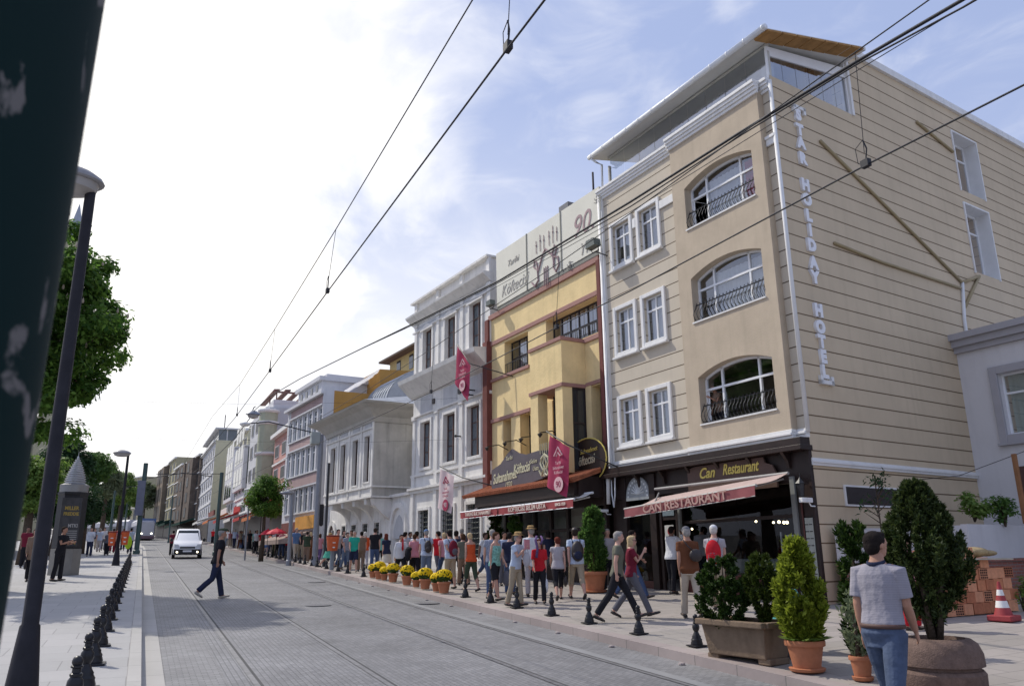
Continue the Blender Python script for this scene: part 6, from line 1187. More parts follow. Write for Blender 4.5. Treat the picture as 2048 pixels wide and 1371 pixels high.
# plants over the yard wall
def spray(lab, x, y, z, n, rad, m, seed, ls=.16, flat=.5):
    rg = np.random.default_rng(seed); r = thing('wall_plant', lab, 'plant', (x, y, z), 0, 'plants behind the yard wall'); ps, ns, cl = blob_crown(rg, 0, 0, 0, rad, rad*.6, rad*flat, 14, rad*.35, n//8); addmesh('leaves', leafmesh('leaves', ps, ns+np.array((0, -.5, .8)), ls*.62, m, .6, rg), r); b = MB()
    for c, r0 in cl: b.tube([(0, 0, -rad*flat*1.2), Vector(c)*.5, Vector(c)], [.02, .012, .005], 5)
    b.build('stems', M_bark, r)
def wallpt(px, py, y): r = ray(px, py); return (r.x*y/r.y, y, ZC+r.z*y/r.y)
spray('loose bright green creeper over the grey wall at the right', *wallpt(1945, 1012, 11.9), 420, .55, L_lt, 51); spray('dense green plant at the far right above the wall', *wallpt(2005, 1015, 11.6), 620, .42, L_md, 52, .13, .8); spray('leaning green twigs at the right edge above the bricks', *wallpt(2045, 1190, 9.9), 200, .25, L_lt, 53, .1, 1.2)
r = thing('bare_shrub', 'thin leafed shrub before the basement vent of the hotel', 'shrub', wallpt(1762, 1055, 12.4), 0, 'plants behind the yard wall'); b = MB(); rg = np.random.default_rng(8); pts = []
for k in range(14): 
    z0 = .1+.06*k; an = rg.uniform(0, 6.28); e = Vector((.45*math.cos(an)*(1-k/18), .25*math.sin(an), z0+.25)); b.tube([(0, 0, z0), e*.6+Vector((0, 0, z0*.4)), e], [.012, .008, .004], 5); pts += [e+Vector(rg.normal(size=3)*.05) for _ in range(8)]
b.tube([(0, 0, -.6), (0, 0, 1.1)], [.02, .008], 6); b.build('stems', M_bark, r); pts += [Vector((0, 0, 1.0))+Vector(rg.normal(size=3)*.09) for _ in range(40)]; addmesh('leaves', leafmesh('leaves', np.array(pts), rg.normal(size=(len(pts), 3)), .11, L_dk, .35, rg), r)
b = MB(); b.box(-.04, .04, -.04, .04, -.6, .9); o = b.build('timber_post', mat('raw_timber', (.28, .14, .07), .9, .1, .2)); o.location = wallpt(2042, 990, 11.3); tag(o, 'raw timber post standing behind the yard wall', 'post')
# red umbrella, held above the crowd
M_um = mat('umbrella_red', (.55, .015, .04), .6, .3, .08)
def umbrella(lab, px, py, y, rad):
    p = wallpt(px, py, y); r = thing('umbrella', lab, 'umbrella', p, 0, 'red umbrellas'); b = MB(); b.lathe([(rad, -.18), (rad*.85, -.08), (rad*.5, .04), (.03, .12), (.01, .2)], seg=8); b.build('canopy', M_um, r); b = MB(); b.tube([(0, 0, -.9), (0, 0, .1)], .015, 6); b.build('shaft', M_iron, r)
umbrella('larger bright red umbrella above the crowd', 554, 1060, 47.5, .58); umbrella('smaller red umbrella behind the larger one', 536, 1062, 49, .42)
# ------------------------------------------------------------------ people
def cloth(name, c, v=.10, sc=6, b=.25): return mat('cloth_'+name, c, .9, .15, v, sc, max(b, .9), 11)
SK = [mat('skin_fair', (.50, .29, .22), .55, .35, .08, 9), mat('skin_tan', (.38, .20, .135), .55, .35, .08, 9), mat('skin_dark', (.22, .12, .085), .55, .35, .08, 9)]
HR = {'black': (.018, .014, .013), 'brown': (.07, .035, .02), 'grey': (.30, .28, .26), 'blond': (.50, .38, .22), 'white': (.55, .52, .48), 'auburn': (.12, .03, .02), 'dark': (.035, .025, .02)}
CL = {'white': (.60, .61, .64), 'black': (.018, .018, .022), 'navy': (.025, .03, .06), 'olive': (.13, .13, .10), 'maroon': (.16, .018, .035), 'brown': (.13, .05, .025), 'blue': (.10, .17, .32), 'paleblue': (.45, .52, .64), 'jeans': (.06, .09, .17), 'palejeans': (.13, .17, .24), 'khaki': (.34, .28, .20), 'beige': (.42, .36, .29), 'grey': (.12, .12, .14), 'pgrey': (.38, .36, .38), 'red': (.48, .02, .03), 'orange': (.58, .09, .03), 'green': (.03, .36, .27), 'teal': (.16, .38, .34), 'pink': (.55, .24, .28), 'dgreen': (.05, .07, .045), 'taupe': (.22, .15, .11), 'turq': (.08, .32, .34), 'aqua': (.10, .42, .30), 'purple': (.13, .08, .18), 'cream': (.55, .50, .42), 'lilac': (.34, .31, .40)}
M_shoe = mat('dark_shoe', (.03, .025, .022), .5, .4, .1); M_shoeL = mat('pale_shoe', (.36, .33, .28), .6, .3, .1); M_straw = mat('straw', (.45, .31, .14), .9, .15, .2, 20, .4, 60)
def remesh(mb, name, m, vox, parent, sm=3, k=1.):
    mb.v = [(a*k, b_*k, c*k) for a, b_, c in mb.v]
    me = mb.mesh(name, m); o = bpy.data.objects.new(name, me); C.objects.link(o); md = o.modifiers.new('r', 'REMESH'); md.mode = 'VOXEL'; md.voxel_size = vox; md.adaptivity = 0
    s = o.modifiers.new('s', 'SMOOTH'); s.iterations = sm; s.factor = .5
    dg = bpy.context.evaluated_depsgraph_get(); n = bpy.data.meshes.new_from_object(o.evaluated_get(dg)); bpy.data.objects.remove(o); bpy.data.meshes.remove(me)
    n.materials.clear(); n.materials.append(m); n.polygons.foreach_set('use_smooth', [True]*len(n.polygons)); n.name = name
    o = bpy.data.objects.new(name, n); C.objects.link(o); o.parent = parent; return o
POSE = {'stand': (((4, 4), (-3, 4)), ((4, 14, 8), (-4, 12, 8))), 'walk': (((26, 6), (-20, 24)), ((-20, 14, 7), (24, 26, 7))), 'walk2': (((-20, 24), (26, 6)), ((24, 26, 7), (-20, 14, 7))), 'stride': (((32, 4), (-26, 16)), ((-26, 10, 8), (26, 30, 8))), 'stroll': (((14, 4), (-12, 14)), ((-8, 12, 7), (12, 20, 7))),
 'stroll2': (((-12, 14), (14, 4)), ((12, 20, 7), (-8, 12, 7))), 'behind': (((5, 4), (-5, 6)), ((-28, -38, 2), (-28, -38, 2))), 'hold': (((10, 4), (-10, 12)), ((25, 95, 6), (0, 15, 7))), 'holdboth': (((4, 4), (-4, 6)), ((20, 85, 4), (20, 90, 4))), 'up': (((6, 4), (-4, 6)), ((70, 120, 15), (60, 125, 15))), 'sit': (((80, 85), (75, 80)), ((35, 50, 8), (30, 60, 8))), 'bag': (((14, 6), (-12, 18)), ((-12, 8, 8), (15, 100, 4))), 'fold': (((8, 4), (-8, 10)), ((15, 20, 6), (25, 115, -4)))}
def rotx(v, d): c, s = math.cos(R(d)), math.sin(R(d)); return Vector((v.x, v.y*c-v.z*s, v.y*s+v.z*c))
def person(lab, x, y, head, pose='stand', top='white', bot='jeans', bt='long', hair='black', H=1.73, sex='m', skin=0, sleeve=.55, hat=None, shades=False, hl=0, z=None, lean=3, glasses=False, wide=1.13, shoe=None, hem=.86, beard=False, mtop=None, mbot=None, legskin=None, turn=0, dress=False, group='pedestrians'):
    if z is None and y > 17 and x > 7.5: jr = random.Random(lab); head += jr.uniform(-22, 22); turn += jr.uniform(-35, 35); H *= jr.uniform(.955, 1.03); lean += jr.uniform(-1, 3)
    zg = gz(x, y) if z is None else z; k = H/1.75*(.93 if x > 7.5 else 1.0); dist = math.hypot(x, y); r = thing('person', lab, 'person', (x, y, zg), R(-head), group)
    near = dist < 13; vox = (.0075 if dist < 9 else .0095 if near else .013 if dist < 24 else .02 if dist < 40 else .03); infl = max(.013, vox*.9)
    F_ = sex == 'f'; SX = .150 if F_ else .168; sk = SK[skin]; legs, arms = POSE[pose] if isinstance(pose, str) else pose
    def legpts(i):
        a, kn = legs[i]; s = (-1, 1)[i]; h = Vector((s*.09, 0, .90)); kv = Vector((s*.01, math.sin(R(a))*.43, -math.cos(R(a))*.43)); K_ = h+kv; b_ = a-kn; A_ = K_+Vector((0, math.sin(R(b_))*.42, -math.cos(R(b_))*.42)); return h, K_, A_, b_
    Lg = [legpts(i) for i in (0, 1)]; foot = [ (g[2]+Vector((0, -.05, -.06)), g[2]+rotx(Vector((0, .17, -.05)), min(0, g[3]*.9) if g[3] < 0 else g[3]*.5)) for g in Lg]
    low = min(min(f[0].z, f[1].z)-.025 for f in foot)
    if pose == 'sit': low = .90-.38
    up = Vector((0, 0, -low)); tilt = lambda v: Vector((v.x, v.y+math.sin(R(lean))*(v.z-.9)*(v.z > .9), v.z))
    def armpts(i):
        b_, e, ab = arms[i]; s = (-1, 1)[i]; sh = tilt(Vector((s*SX, 0, 1.425))); d1 = Vector((s*math.sin(R(ab)), math.sin(R(b_)), -math.cos(R(b_)))).normalized(); E_ = sh+d1*.285
        if e < 0: d2 = Vector((-s*.72, -.25, -.55)).normalized()
        else:
            d2 = rotx(Vector((0, 0, -1)), b_+e) ; inw = .35*min(1, e/90); d2 = Vector((-s*inw+s*.05, d2.y, d2.z)).normalized()
        return sh, E_, E_+d2*.245, d2
    Ar = [armpts(i) for i in (0, 1)]
    tor = [(.84, .135, .095, 0), (.92, .165 if F_ else .16, .118, -.012), (1.00, .145 if F_ else .155, .10, -.005), (1.10, .118 if F_ else .145, .09, .004), (1.22, .13 if F_ else .158, .10+.02*F_, .012), (1.31, .135 if F_ else .17, .105+.015*F_, .012), (1.39, .14 if F_ else .165, .09, -.002), (1.435, .118 if F_ else .132, .072, -.008), (1.458, .095 if F_ else .108, .066, -.007), (1.475, .082, .060, -.005), (1.51, .056, .054, 0), (1.56, .050, .054, .012)]
    def trings(b, inf, z0, z1, wd=1.):
        rs = [(zz, rx*wd*wide+inf, ry*wd+inf+(.03*(wide-1)*10*.1), yo) for zz, rx, ry, yo in tor if z0 <= zz <= z1]
        if rs[0][0] > z0: rs = [(z0, rs[0][1], rs[0][2], rs[0][3])]+rs
        R_ = []
        for zz, rx, ry, yo in rs:
            c = tilt(Vector((0, yo, zz)))+up; R_.append([b.p(c.x+rx*math.cos(q)*abs(math.cos(q))**-.12 if abs(math.cos(q)) > .01 else c.x, c.y+ry*math.sin(q), c.z) for q in [2*math.pi*j/16 for j in range(16)]])
        b.skinrings(R_)
    b = MB(); trings(b, 0, .84, 1.58)
    for i, (h, K_, A_, ba) in enumerate(Lg):
        th = .088 if not F_ else .09; b.tube([h+up+Vector((0, 0, .04)), h*.6+K_*.4+up, K_+up, K_*.65+A_*.35+up+Vector((0, -.012, 0)), A_+up], [th, .078, .056, .060, .036], 12, up=(0, 1, 0))
        f = foot[i]; b.tube([f[0]+up, (f[0]+f[1])*.5+up+Vector((0, 0, .012)), f[1]+up], [.034, .042, .028], 10, ry=[.03, .03, .018], up=(0, 0, 1)); b.tube([A_+up, f[0]+Vector((0, .03, .02))+up], [.034, .036], 8)
    for i, (sh, E_, Wr, d2) in enumerate(Ar):
        s = (-1, 1)[i]; rr = .82 if F_ else 1.
        b.tube([sh+up+Vector((-s*.05, 0, .015)), sh+up, sh*.5+E_*.5+up, E_+up, E_*.6+Wr*.4+up, Wr+up], [.040*rr, .048*rr, .048*rr, .040*rr, .041*rr, .028*rr], 10, up=(0, 1, 0))
        hx = Vector((s, 0, 0)); hy = d2; hz = hx.cross(hy); 
        side = d2.cross(Vector((s, .3, .0))).normalized()     # across the knuckles
        b.tube([Wr+up, Wr+d2*.045+up, Wr+d2*.09+up], [.024, .038, .036], 8, ry=[.019, .017, .014], up=tuple(side.cross(d2)))
        base = Wr+d2*.08+up; palm = side.cross(d2).normalized()*s*.0
        curl = Vector((-s*.8, .25, 0))
        for j, (o_, ln) in enumerate(((-.030, .055), (-.010, .066), (.010, .062), (.028, .048))):
            q0 = base+side*o_*1.0; q1 = q0+(d2*.9+curl*.25).normalized()*ln*.55; q2 = q1+(d2*.6+curl*.75).normalized()*ln*.5; b.tube([q0, q1, q2], [.0095, .009, .007] if near else [.011, .010, .009], 6)
        t0 = Wr+d2*.03+side*(.03 if side.y > 0 else -.03)+up; t1 = t0+(d2*.5+side*(1 if side.y > 0 else -1)*.6).normalized()*.035; b.tube([t0, t1, t1+d2*.03], [.013, .011, .008], 6)
    hc = tilt(Vector((0, .018, 1.632)))+up; ct, st_ = math.cos(R(turn)), math.sin(R(turn))
    def hp(dx, dy, dz): return Vector((hc.x+dx*ct+dy*st_, hc.y-dx*st_+dy*ct, hc.z+dz))
    def hball(bb, dx, dy, dz, r3, sg=12): 
        n0 = len(bb.v); bb.ball((0, 0, 0), r3, sg, 8)
        for j in range(n0, len(bb.v)): v = bb.v[j]; q = hp(dx+v[0], dy+v[1], dz+v[2]); bb.v[j] = tuple(q)
    hball(b, 0, 0, .02, (.078, .096, .092)); hball(b, 0, .012, -.035, (.062, .077, .078)); hball(b, 0, .06, -.075, (.03, .024, .022)); hball(b, 0, .093, -.018, (.011, .018, .024)); hball(b, 0, .086, -.055, (.022, .009, .009)); hball(b, 0, .078, .022, (.05, .014, .012))
    for s in (-1, 1): hball(b, s*.074, -.005, -.005, (.010, .02, .03))
    remesh(b, 'body', sk, vox, r, 2 if near else 1, k)
    # clothing
    tc_ = mtop or cloth(top, CL[top]); bc_ = mbot or cloth(bot, CL[bot]); b = MB()
    trings(b, infl+.004, hem, 1.478 if sleeve >= 0 else 1.40, 1.0)
    if sleeve > 0:
        for i, (sh, E_, Wr, d2) in enumerate(Ar):
            s = (-1, 1)[i]; st0 = sh+up+Vector((-s*.06, 0, -.006)); q = .016 if sleeve <= 1 else .013
            if sleeve <= 1: b.tube([st0, sh+up, sh*(1-sleeve)+E_*sleeve+up], [.050+infl, .058+infl, .052+infl+q*.3], 12, up=(0, 1, 0))
            else: b.tube([st0, sh+up, sh*.5+E_*.5+up, E_+up, E_*.5+Wr*.5+up, Wr+up], [.05+infl, .054+infl, .045+infl, .040+infl, .036+infl, .030+infl], 12, up=(0, 1, 0))
    elif sleeve < 0:
        for s in (-1, 1): b.tube([tilt(Vector((s*.07, .07, 1.38)))+up, tilt(Vector((s*.075, 0, 1.47)))+up, tilt(Vector((s*.07, -.075, 1.38)))+up], .018, 6)
    if sleeve >= 0 and near: b.tube([tilt(Vector((.058*math.cos(q), .006+.058*math.sin(q), 1.475)))+up for q in [2*math.pi*j/12 for j in range(13)]], .014, 6)
    remesh(b, 'shirt', tc_, vox, r, 2, k)
    b = MB()
    if bt in ('long', 'capri', 'shorts'):
        trings(b, infl-.001, .80, 1.01); fr = {'long': (1, 1), 'capri': (1, .45), 'shorts': (.95, 0)}[bt]
        for i, (h, K_, A_, ba) in enumerate(Lg):
            if fr[1]: e = K_*(1-fr[1])+A_*fr[1]; b.tube([h+up+Vector((0, 0, .03)), h*.5+K_*.5+up, K_+up, K_*.5+e*.5+up, e+up+Vector((0, 0, -.02*(fr[1] == 1)))], [.098+infl*.5, .082+infl*.7, .062+infl*.7, .060+infl*.8, .055+infl], 14, up=(0, 1, 0))
            else: e = h*(1-fr[0])+K_*fr[0]; b.tube([h+up+Vector((0, 0, .03)), h*.5+e*.5+up, e+up], [.10+infl*.5, .092+infl, .085+infl], 14, up=(0, 1, 0))
    else:
        ln = {'skirt': .50, 'maxi': .12}[bt]; fw_ = (Lg[0][1].y+Lg[1][1].y)/2; ext_ = abs(Lg[0][1].y-Lg[1][1].y)*.5*(.9-ln)/.45
        for zz in (1,): 
            R_ = []
            for f in range(7): q = f/6; z_ = 1.0-(1.0-ln)*q; R_.append([b.p((.15+.09*q)*math.cos(a)*(1+.05*math.sin(5*a)*q), (.11+(.07+ext_)*q)*math.sin(a)*(1+.05*math.sin(5*a)*q), z_+up.z) for a in [2*math.pi*j/20 for j in range(20)]])
            b.skinrings(R_)
    remesh(b, {'long': 'trousers', 'capri': 'cropped_trousers', 'shorts': 'shorts', 'skirt': 'skirt', 'maxi': 'long_skirt'}[bt], bc_, vox, r, 2, k)
    for i, f in enumerate(foot):
        b = MB(); d_ = (f[1]-f[0]).normalized(); b.tube([f[0]-d_*.03+up, f[0]+d_*.04+up, (f[0]+f[1])*.5+up, f[1]+d_*.01+up, f[1]+d_*.045+up], [.034, .043, .045, .042, .018], 12, ry=[.034, .040, .034, .026, .014], up=(0, 0, 1)); b.v = [(p*k, q*k, w*k) for p, q, w in b.v]; b.build('shoe', shoe or M_shoe, r, smooth=True)
    hm = mat('hair_'+hair, HR[hair], .85, .08, .25, 25, .5, 60)
    b = MB()
    if hair != 'none' :
        hball(b, 0, -.018, .042, (.089, .098, .084)); hball(b, 0, -.048, .0, (.083, .064, .088)); hball(b, 0, .035, .088, (.066, .050, .03))
        if hl >= 1: hball(b, 0, -.05, -.05, (.082, .055, .10)); [hball(b, s*.062, -.01, -.04, (.026, .045, .09)) for s in (-1, 1)]
        if hl >= 2: hball(b, 0, -.065, -.15, (.088, .045, .14)); [hball(b, s*.07, .0, -.11, (.03, .04, .12)) for s in (-1, 1)]
        remesh(b, 'hair', hm, max(vox, .01), r, 1, k)
    if hat:
        b = MB(); n0 = 0
        if hat[0] == 'straw':
            b.lathe([(.165, .0), (.15, -.004), (.10, .012), (.088, .018), (.084, .075), (.06, .088), (.01, .082)], (0, 0, 0), 20, sy=1.12); mt = M_straw; dz = .075
            b.lathe([(.0905, .018), (.0885, .042)], (0, 0, 0), 20, m=1, sy=1.12); mts = [mt, hat[1]]
        elif hat[0] == 'flat':
            b.ball((0, .01, .02), (.095, .125, .04), 14, 6); b.box(-.06, .06, .09, .15, -.01, .005); mts = [hat[1]]; dz = .085
        else:
            b.ball((0, -.005, .0), (.089, .103, .088), 14, 8); b.prism([(-.07, .06), (.07, .06), (.06, .15), (.03, .172), (-.03, .172), (-.06, .15)], -.005, .012, 'z'); mts = [hat[1]]; dz = .055
        b.v = [tuple(hp(v[0], v[1], v[2]+dz)*k) for v in b.v]; b.build('hat' if hat[0] == 'straw' else 'cap', mts, r, smooth=40)
    if dist < 26 and not hat == 0:
        if shades:
            b = MB(); [hball(b, s*.033, .091, .004, (.027, .008, .018), 8) for s in (-1, 1)]; b.v = [tuple(Vector(v)*k) for v in b.v]; q = MB(); b.tube([hp(-.075, -.0, .01)*k, hp(-.07, .07, .01)*k, hp(0, .1, .012)*k, hp(.07, .07, .01)*k, hp(.075, 0, .01)*k], .004, 5); b.build('sunglasses', W_black, r, smooth=True)
        else:
            for s in (-1, 1): b = MB(); hball(b, s*.031, .080, .003, (.012, .008, .006), 8); b.v = [tuple(Vector(v)*k) for v in b.v]; b.build('eye', W_black, r)
    return dict(r=r, k=k, up=up, Ar=Ar, hc=hc, head=head, x=x, y=y, z=zg, lean=lean)
def hold(p, name, lab, cat, b, m, at=(0, 0, 0), smooth=True, parts=None, group=None):
    """a thing carried by a person: its own top-level object in the person's frame"""
    o = b.build(name, m, None, smooth=smooth); o.location = Vector((p['x'], p['y'], p['z'])); o.rotation_euler = (0, 0, R(-p['head'])); tag(o, lab, cat, group); return o
def backpack(p, lab, m, m2, s=1., z=1.20):
    k = p['k']; r = thing('backpack', lab, 'backpack', (p['x'], p['y'], p['z']), R(-p['head']), 'backpacks'); u = p['up'].z; o = math.sin(R(p['lean']))*.3
    b = MB(); b.ball((0, -.20+o, z+u-.02), (.145*s, .10*s, .23*s), 14, 10); b.ball((0, -.22+o, z+u-.12), (.135*s, .11*s, .13*s), 12, 8); b.v = [(a*k, c*k, d*k) for a, c, d in b.v]; b.build('bag_body', m, r, smooth=True)
    b = MB(); b.ball((0, -.29+o, z+u-.11*s), (.10*s, .05, .10*s), 12, 8); b.v = [(a*k, c*k, d*k) for a, c, d in b.v]; b.build('front_pocket', m2, r, smooth=True)
    for sd_ in (-1, 1): b = MB(); b.tube([(sd_*.09, -.13+o, 1.36+u), (sd_*.10, -.02+o, 1.49+u), (sd_*.11, .10+o, 1.42+u), (sd_*.13, .135, 1.25+u), (sd_*.15, .03, 1.08+u), (sd_*.11, -.12, 1.05+u)], .017, 6, ry=.007); b.v = [(a*k, c*k, d*k) for a, c, d in b.v]; b.build('strap', m2, r, smooth=True)
def handpos(p, i): sh, E_, Wr, d2 = p['Ar'][i]; return (Wr+d2*.09+p['up'])*p['k']
def carrybag(p, i, lab, m, w=.13, h=.3, name='carrier_bag', d=.05):
    q = handpos(p, i); b = MB(); b.ball((q.x, q.y, q.z-.12-h/2), (d, w, h/2), 12, 8); b.tube([(q.x, q.y-.05, q.z-.15), (q.x, q.y, q.z), (q.x, q.y+.05, q.z-.15)], .008, 5); return hold(p, name, lab, 'bag', b, m)
def ft(px, py, h0=.3):
    h = h0
    for _ in range(6): x, y = on_ground(px, py, h); h = gz(x, y)-G*y
    return x, y
def ph(px, y): return at_y(px, y, 1110), y
c_ = lambda n: cloth(n, CL[n])
STR = mat('straw_band', (.16, .09, .05), .8)
# striped polo of the man in the foreground
m = cloth('striped_polo', (.36, .33, .41), .05, 3, .2); t_ = m.node_tree; n_ = t_.nodes; l_ = t_.links; wv = n_.new('ShaderNodeTexWave'); wv.bands_direction = 'Z'; wv.inputs['Scale'].default_value = 22; wv.inputs['Distortion'].default_value = .4; tcx = n_.new('ShaderNodeTexCoord'); l_.new(tcx.outputs['Object'], wv.inputs[0]); mm_ = n_.new('ShaderNodeMix'); mm_.data_type = 'RGBA'; l_.new(wv.outputs[0], mm_.inputs[0]); mm_.inputs[6].default_value = (.26, .25, .285, 1); mm_.inputs[7].default_value = (.31, .295, .335, 1); l_.new(mm_.outputs[2], n_['Principled BSDF'].inputs['Base Color']); M_polo = m
M_teal = cloth('teal_pattern', (.20, .42, .36), .55, 22, .2); M_plaid = cloth('plaid', (.25, .27, .34), .4, 30, .2); M_turq = cloth('turq_stripe', (.10, .36, .36), .4, 16, .2)
M_jn = cloth('worn_jeans', (.075, .10, .16), .35, 4, .5)
x, y = at_y(1760, 5.35, 1200), 5.35
p = person('man in a lilac striped polo and blue jeans seen from behind at the front right', x, y, 74, (((22, 3), (-18, 14)), ((-8, 16, 5), (6, 26, 5))), top='lilac', mtop=M_polo, mbot=M_jn, hair='black', H=1.82, skin=1, sleeve=.8, z=gz(7.0, y)+.03, wide=1.06, hem=.93, turn=24, lean=3)
b = MB(); R_ = []; 
b.tube([(.178*math.cos(a), -.008+.128*math.sin(a), .975+p['up'].z) for a in [2*math.pi*j/24 for j in range(25)]], .012, 6, ry=.02); b.v = [(a*p['k'], c*p['k'], d*p['k']) for a, c, d in b.v]; o = b.build('belt', W_brown, p['r'], smooth=True)
b = MB(); b.tube([tuple(tilt_) for tilt_ in [(.066*math.cos(a), .0+.066*math.sin(a)+.01, 1.485+p['up'].z+.012*math.sin(a)) for a in [2*math.pi*j/20 for j in range(21)]]], .013, 6, ry=.022); b.v = [(a*p['k'], c*p['k'], d*p['k']) for a, c, d in b.v]; b.build('collar', c_('navy'), p['r'], smooth=True)
x, y = ph(1800, 9.6); p = person('woman in a pale pink top and red trousers mostly hidden behind the striped polo man', x+.1, y, 170, 'stand', 'pink', 'red', hair='brown', sex='f', H=1.55, hl=1)
x, y = ft(1238, 1241); p = person('tall grey haired man in an olive T-shirt and black trousers striding right', x, y, 118, (((30, 4), (-24, 14)), ((4, 14, 6), (-14, 16, 10))), 'olive', 'black', hair='grey', H=1.80, wide=1.05, lean=4)
x2, y2 = ft(1290, 1238); p = person('blond woman in sunglasses, maroon T-shirt and grey trousers beside the olive shirt man', x2, y2+.4, 125, (((-20, 20), (28, 4)), ((0, 16, 6), (30, 118, -2))), 'maroon', 'grey', hair='blond', sex='f', H=1.68, shades=True, hl=1, lean=2)
x, y = ph(1262, 16.6); person('man in sunglasses and blue jeans half hidden behind the striding couple', x, y, 110, 'walk2', 'khaki', 'jeans', hair='black', H=1.72, shades=True, skin=1)
x, y = ft(1385, 1236); p = person('heavy man in a brown T-shirt and grey cap with pale trousers, seen from behind', x, y, 20, 'stroll', 'brown', 'beige', hair='grey', H=1.78, skin=1, wide=1.22, hat=('cap', c_('grey')), shoe=M_shoe, hem=.82)
b = MB(); u = p['up'].z; b.ball((.1, -.17, 1.12+u), (.13, .06, .12), 12, 8); b.tube([(-.15, -.05, 1.48+u), (-.05, -.15, 1.3+u), (.08, -.16, 1.18+u)], .012, 5); hold(p, 'shoulder_bag', 'small black shoulder bag on the back of the brown T-shirt man', 'bag', b, W_black)
x, y = ph(1430, 13.6); p = person('man in a white cap and grey T-shirt wearing a red backpack', x, y, 48, 'hold', 'pgrey', 'khaki', hair='white', H=1.76, hat=('cap', c_('white'))); backpack(p, 'bright red backpack with grey straps worn by the white capped man', c_('red'), c_('grey'), 1.15)
x, y = ph(1342, 16.9); person('waiter in a white shirt with raised hands and black trousers at the restaurant door', x, y, 80, 'up', 'white', 'black', hair='black', H=1.70, skin=2, sleeve=1.5, lean=6)
x, y = ph(1405, 17.6); person('person in a pale shirt behind the brown T-shirt man', x, y, 30, 'stand', 'pgrey', 'black', H=1.7)
# seated man behind the trough
sx, sy = at_y(1553, 9.35, 1200), 9.35; o = thing('stool', 'low dark stool under the seated man by the yellow cypress', 'stool', (sx, sy, gz(sx, sy))); b = MB(); b.box(-.18, .18, -.18, .18, .26, .30); b.build('seat', W_black, o); [MB().box(a-.02, a+.02, c-.02, c+.02, 0, .26).build('leg', W_black, o) for a in (-.14, .14) for c in (-.14, .14)]
person('man in a white cap and turquoise striped shirt sitting behind the bush trough', sx, sy, 95, 'sit', 'turq', 'navy', mtop=M_turq, hair='black', H=1.70, skin=2, hat=('cap', c_('white')), lean=22, hem=.88)
# middle group
x, y = ft(1155, 1197); p = person('man in a black cap, pale blue shirt and khaki capri trousers with a backpack', x, y, 28, 'walk', 'paleblue', 'khaki', 'capri', 'dark', 1.80, hat=('cap', W_black)); backpack(p, 'black backpack on the man in the black cap', W_black, c_('navy'), 1.1)
x, y = ft(1118, 1199); p = person('woman with short auburn hair, pinkish grey top and black cropped trousers', x, y, 35, 'walk2', 'pgrey', 'black', 'capri', 'auburn', 1.66, 'f', sleeve=.3, hl=0); carrybag(p, 1, 'large black handbag of the auburn haired woman', W_black, .17, .26, 'handbag')
x, y = ft(1080, 1207); p = person('smiling woman in a red jacket with blue scarf and black trousers walking towards the camera', x, y, 182, 'stroll', 'red', 'black', hair='auburn', H=1.60, sex='f', hl=2, sleeve=.9); carrybag(p, 0, 'white plastic carrier bag beside the woman in red', c_('white'), .13, .34)
u = p['up'].z; b = MB(); b.tube([(.05, .03, 1.50+u), (.09, .11, 1.4+u), (.05, .15, 1.2+u), (.08, .15, 1.0+u)], .03, 6, ry=.012).tube([(-.05, .03, 1.50+u), (-.08, .11, 1.42+u), (-.02, .15, 1.3+u)], .03, 6, ry=.012); hold(p, 'scarf', 'blue and violet scarf hanging round the neck of the woman in red', 'scarf', b, c_('purple'))
x, y = ft(1064, 1192); person('man in a straw hat and loose white shirt behind the woman in red', x, y, 15, 'stand', 'white', 'pgrey', hair='grey', H=1.78, hat=('straw', STR), sleeve=1.5, wide=1.15, hem=.72)
x, y = ft(1032, 1212); p = person('elderly man in a straw hat, pale blue polo and khaki trousers holding papers', x, y, 150, 'fold', 'paleblue', 'khaki', hair='grey', H=1.76, hat=('straw', STR), shades=True, wide=1.08); carrybag(p, 1, 'pale grey shopping bag by the knee of the straw hatted man in blue', c_('pgrey'), .10, .34)
q = handpos(p, 1); b = MB(); b.box(q.x-.12, q.x+.1, q.y, q.y+.015, q.z-.06, q.z+.16); hold(p, 'folded_paper', 'folded pinkish leaflet held by the straw hatted man in blue', 'leaflet', b, c_('pink'), smooth=False)
x, y = ft(990, 1201); p = person('woman in a teal patterned sleeveless top and black knee length shorts', x, y, 165, 'stroll2', 'teal', 'black', 'shorts', 'brown', 1.68, 'f', sleeve=-1, mtop=M_teal, hl=0); carrybag(p, 0, 'grey cloth bag swinging beside the teal topped woman', c_('grey'), .14, .36, 'cloth_bag')
x, y = ph(985, 19.8); person('man in a checked shirt just behind the teal topped woman', x, y, 20, 'stand', 'grey', 'jeans', mtop=M_plaid, hair='grey', H=1.74)
x, y = ph(1020, 19.9); person('dark haired man in a navy shirt behind the straw hatted man in blue', x, y, 20, 'stand', 'navy', 'jeans', H=1.74)
x, y = ph(1008, 22.5); person('man in a pale blue shirt standing back near the restaurant entrance', x, y, 190, 'stand', 'paleblue', 'grey', H=1.7, skin=1)
x, y = ft(942, 1182); p = person('blond woman in an orange vest top and grey green cropped trousers from behind', x, y, 8, 'stroll', 'orange', 'dgreen', 'capri', 'blond', 1.70, 'f', sleeve=-1)
x, y = ft(900, 1176); p = person('man with a maroon backpack and hands clasped behind him in khaki shorts', x, y, -8, 'behind', 'paleblue', 'khaki', 'capri', 'black', 1.78, wide=1.1); backpack(p, 'maroon and grey backpack on the man with clasped hands', c_('maroon'), c_('grey'), 1.1)
x, y = ft(913, 1166); person('man in dark clothes just right of the maroon backpack', x, y, 5, 'walk', 'navy', 'black', H=1.74, skin=1)
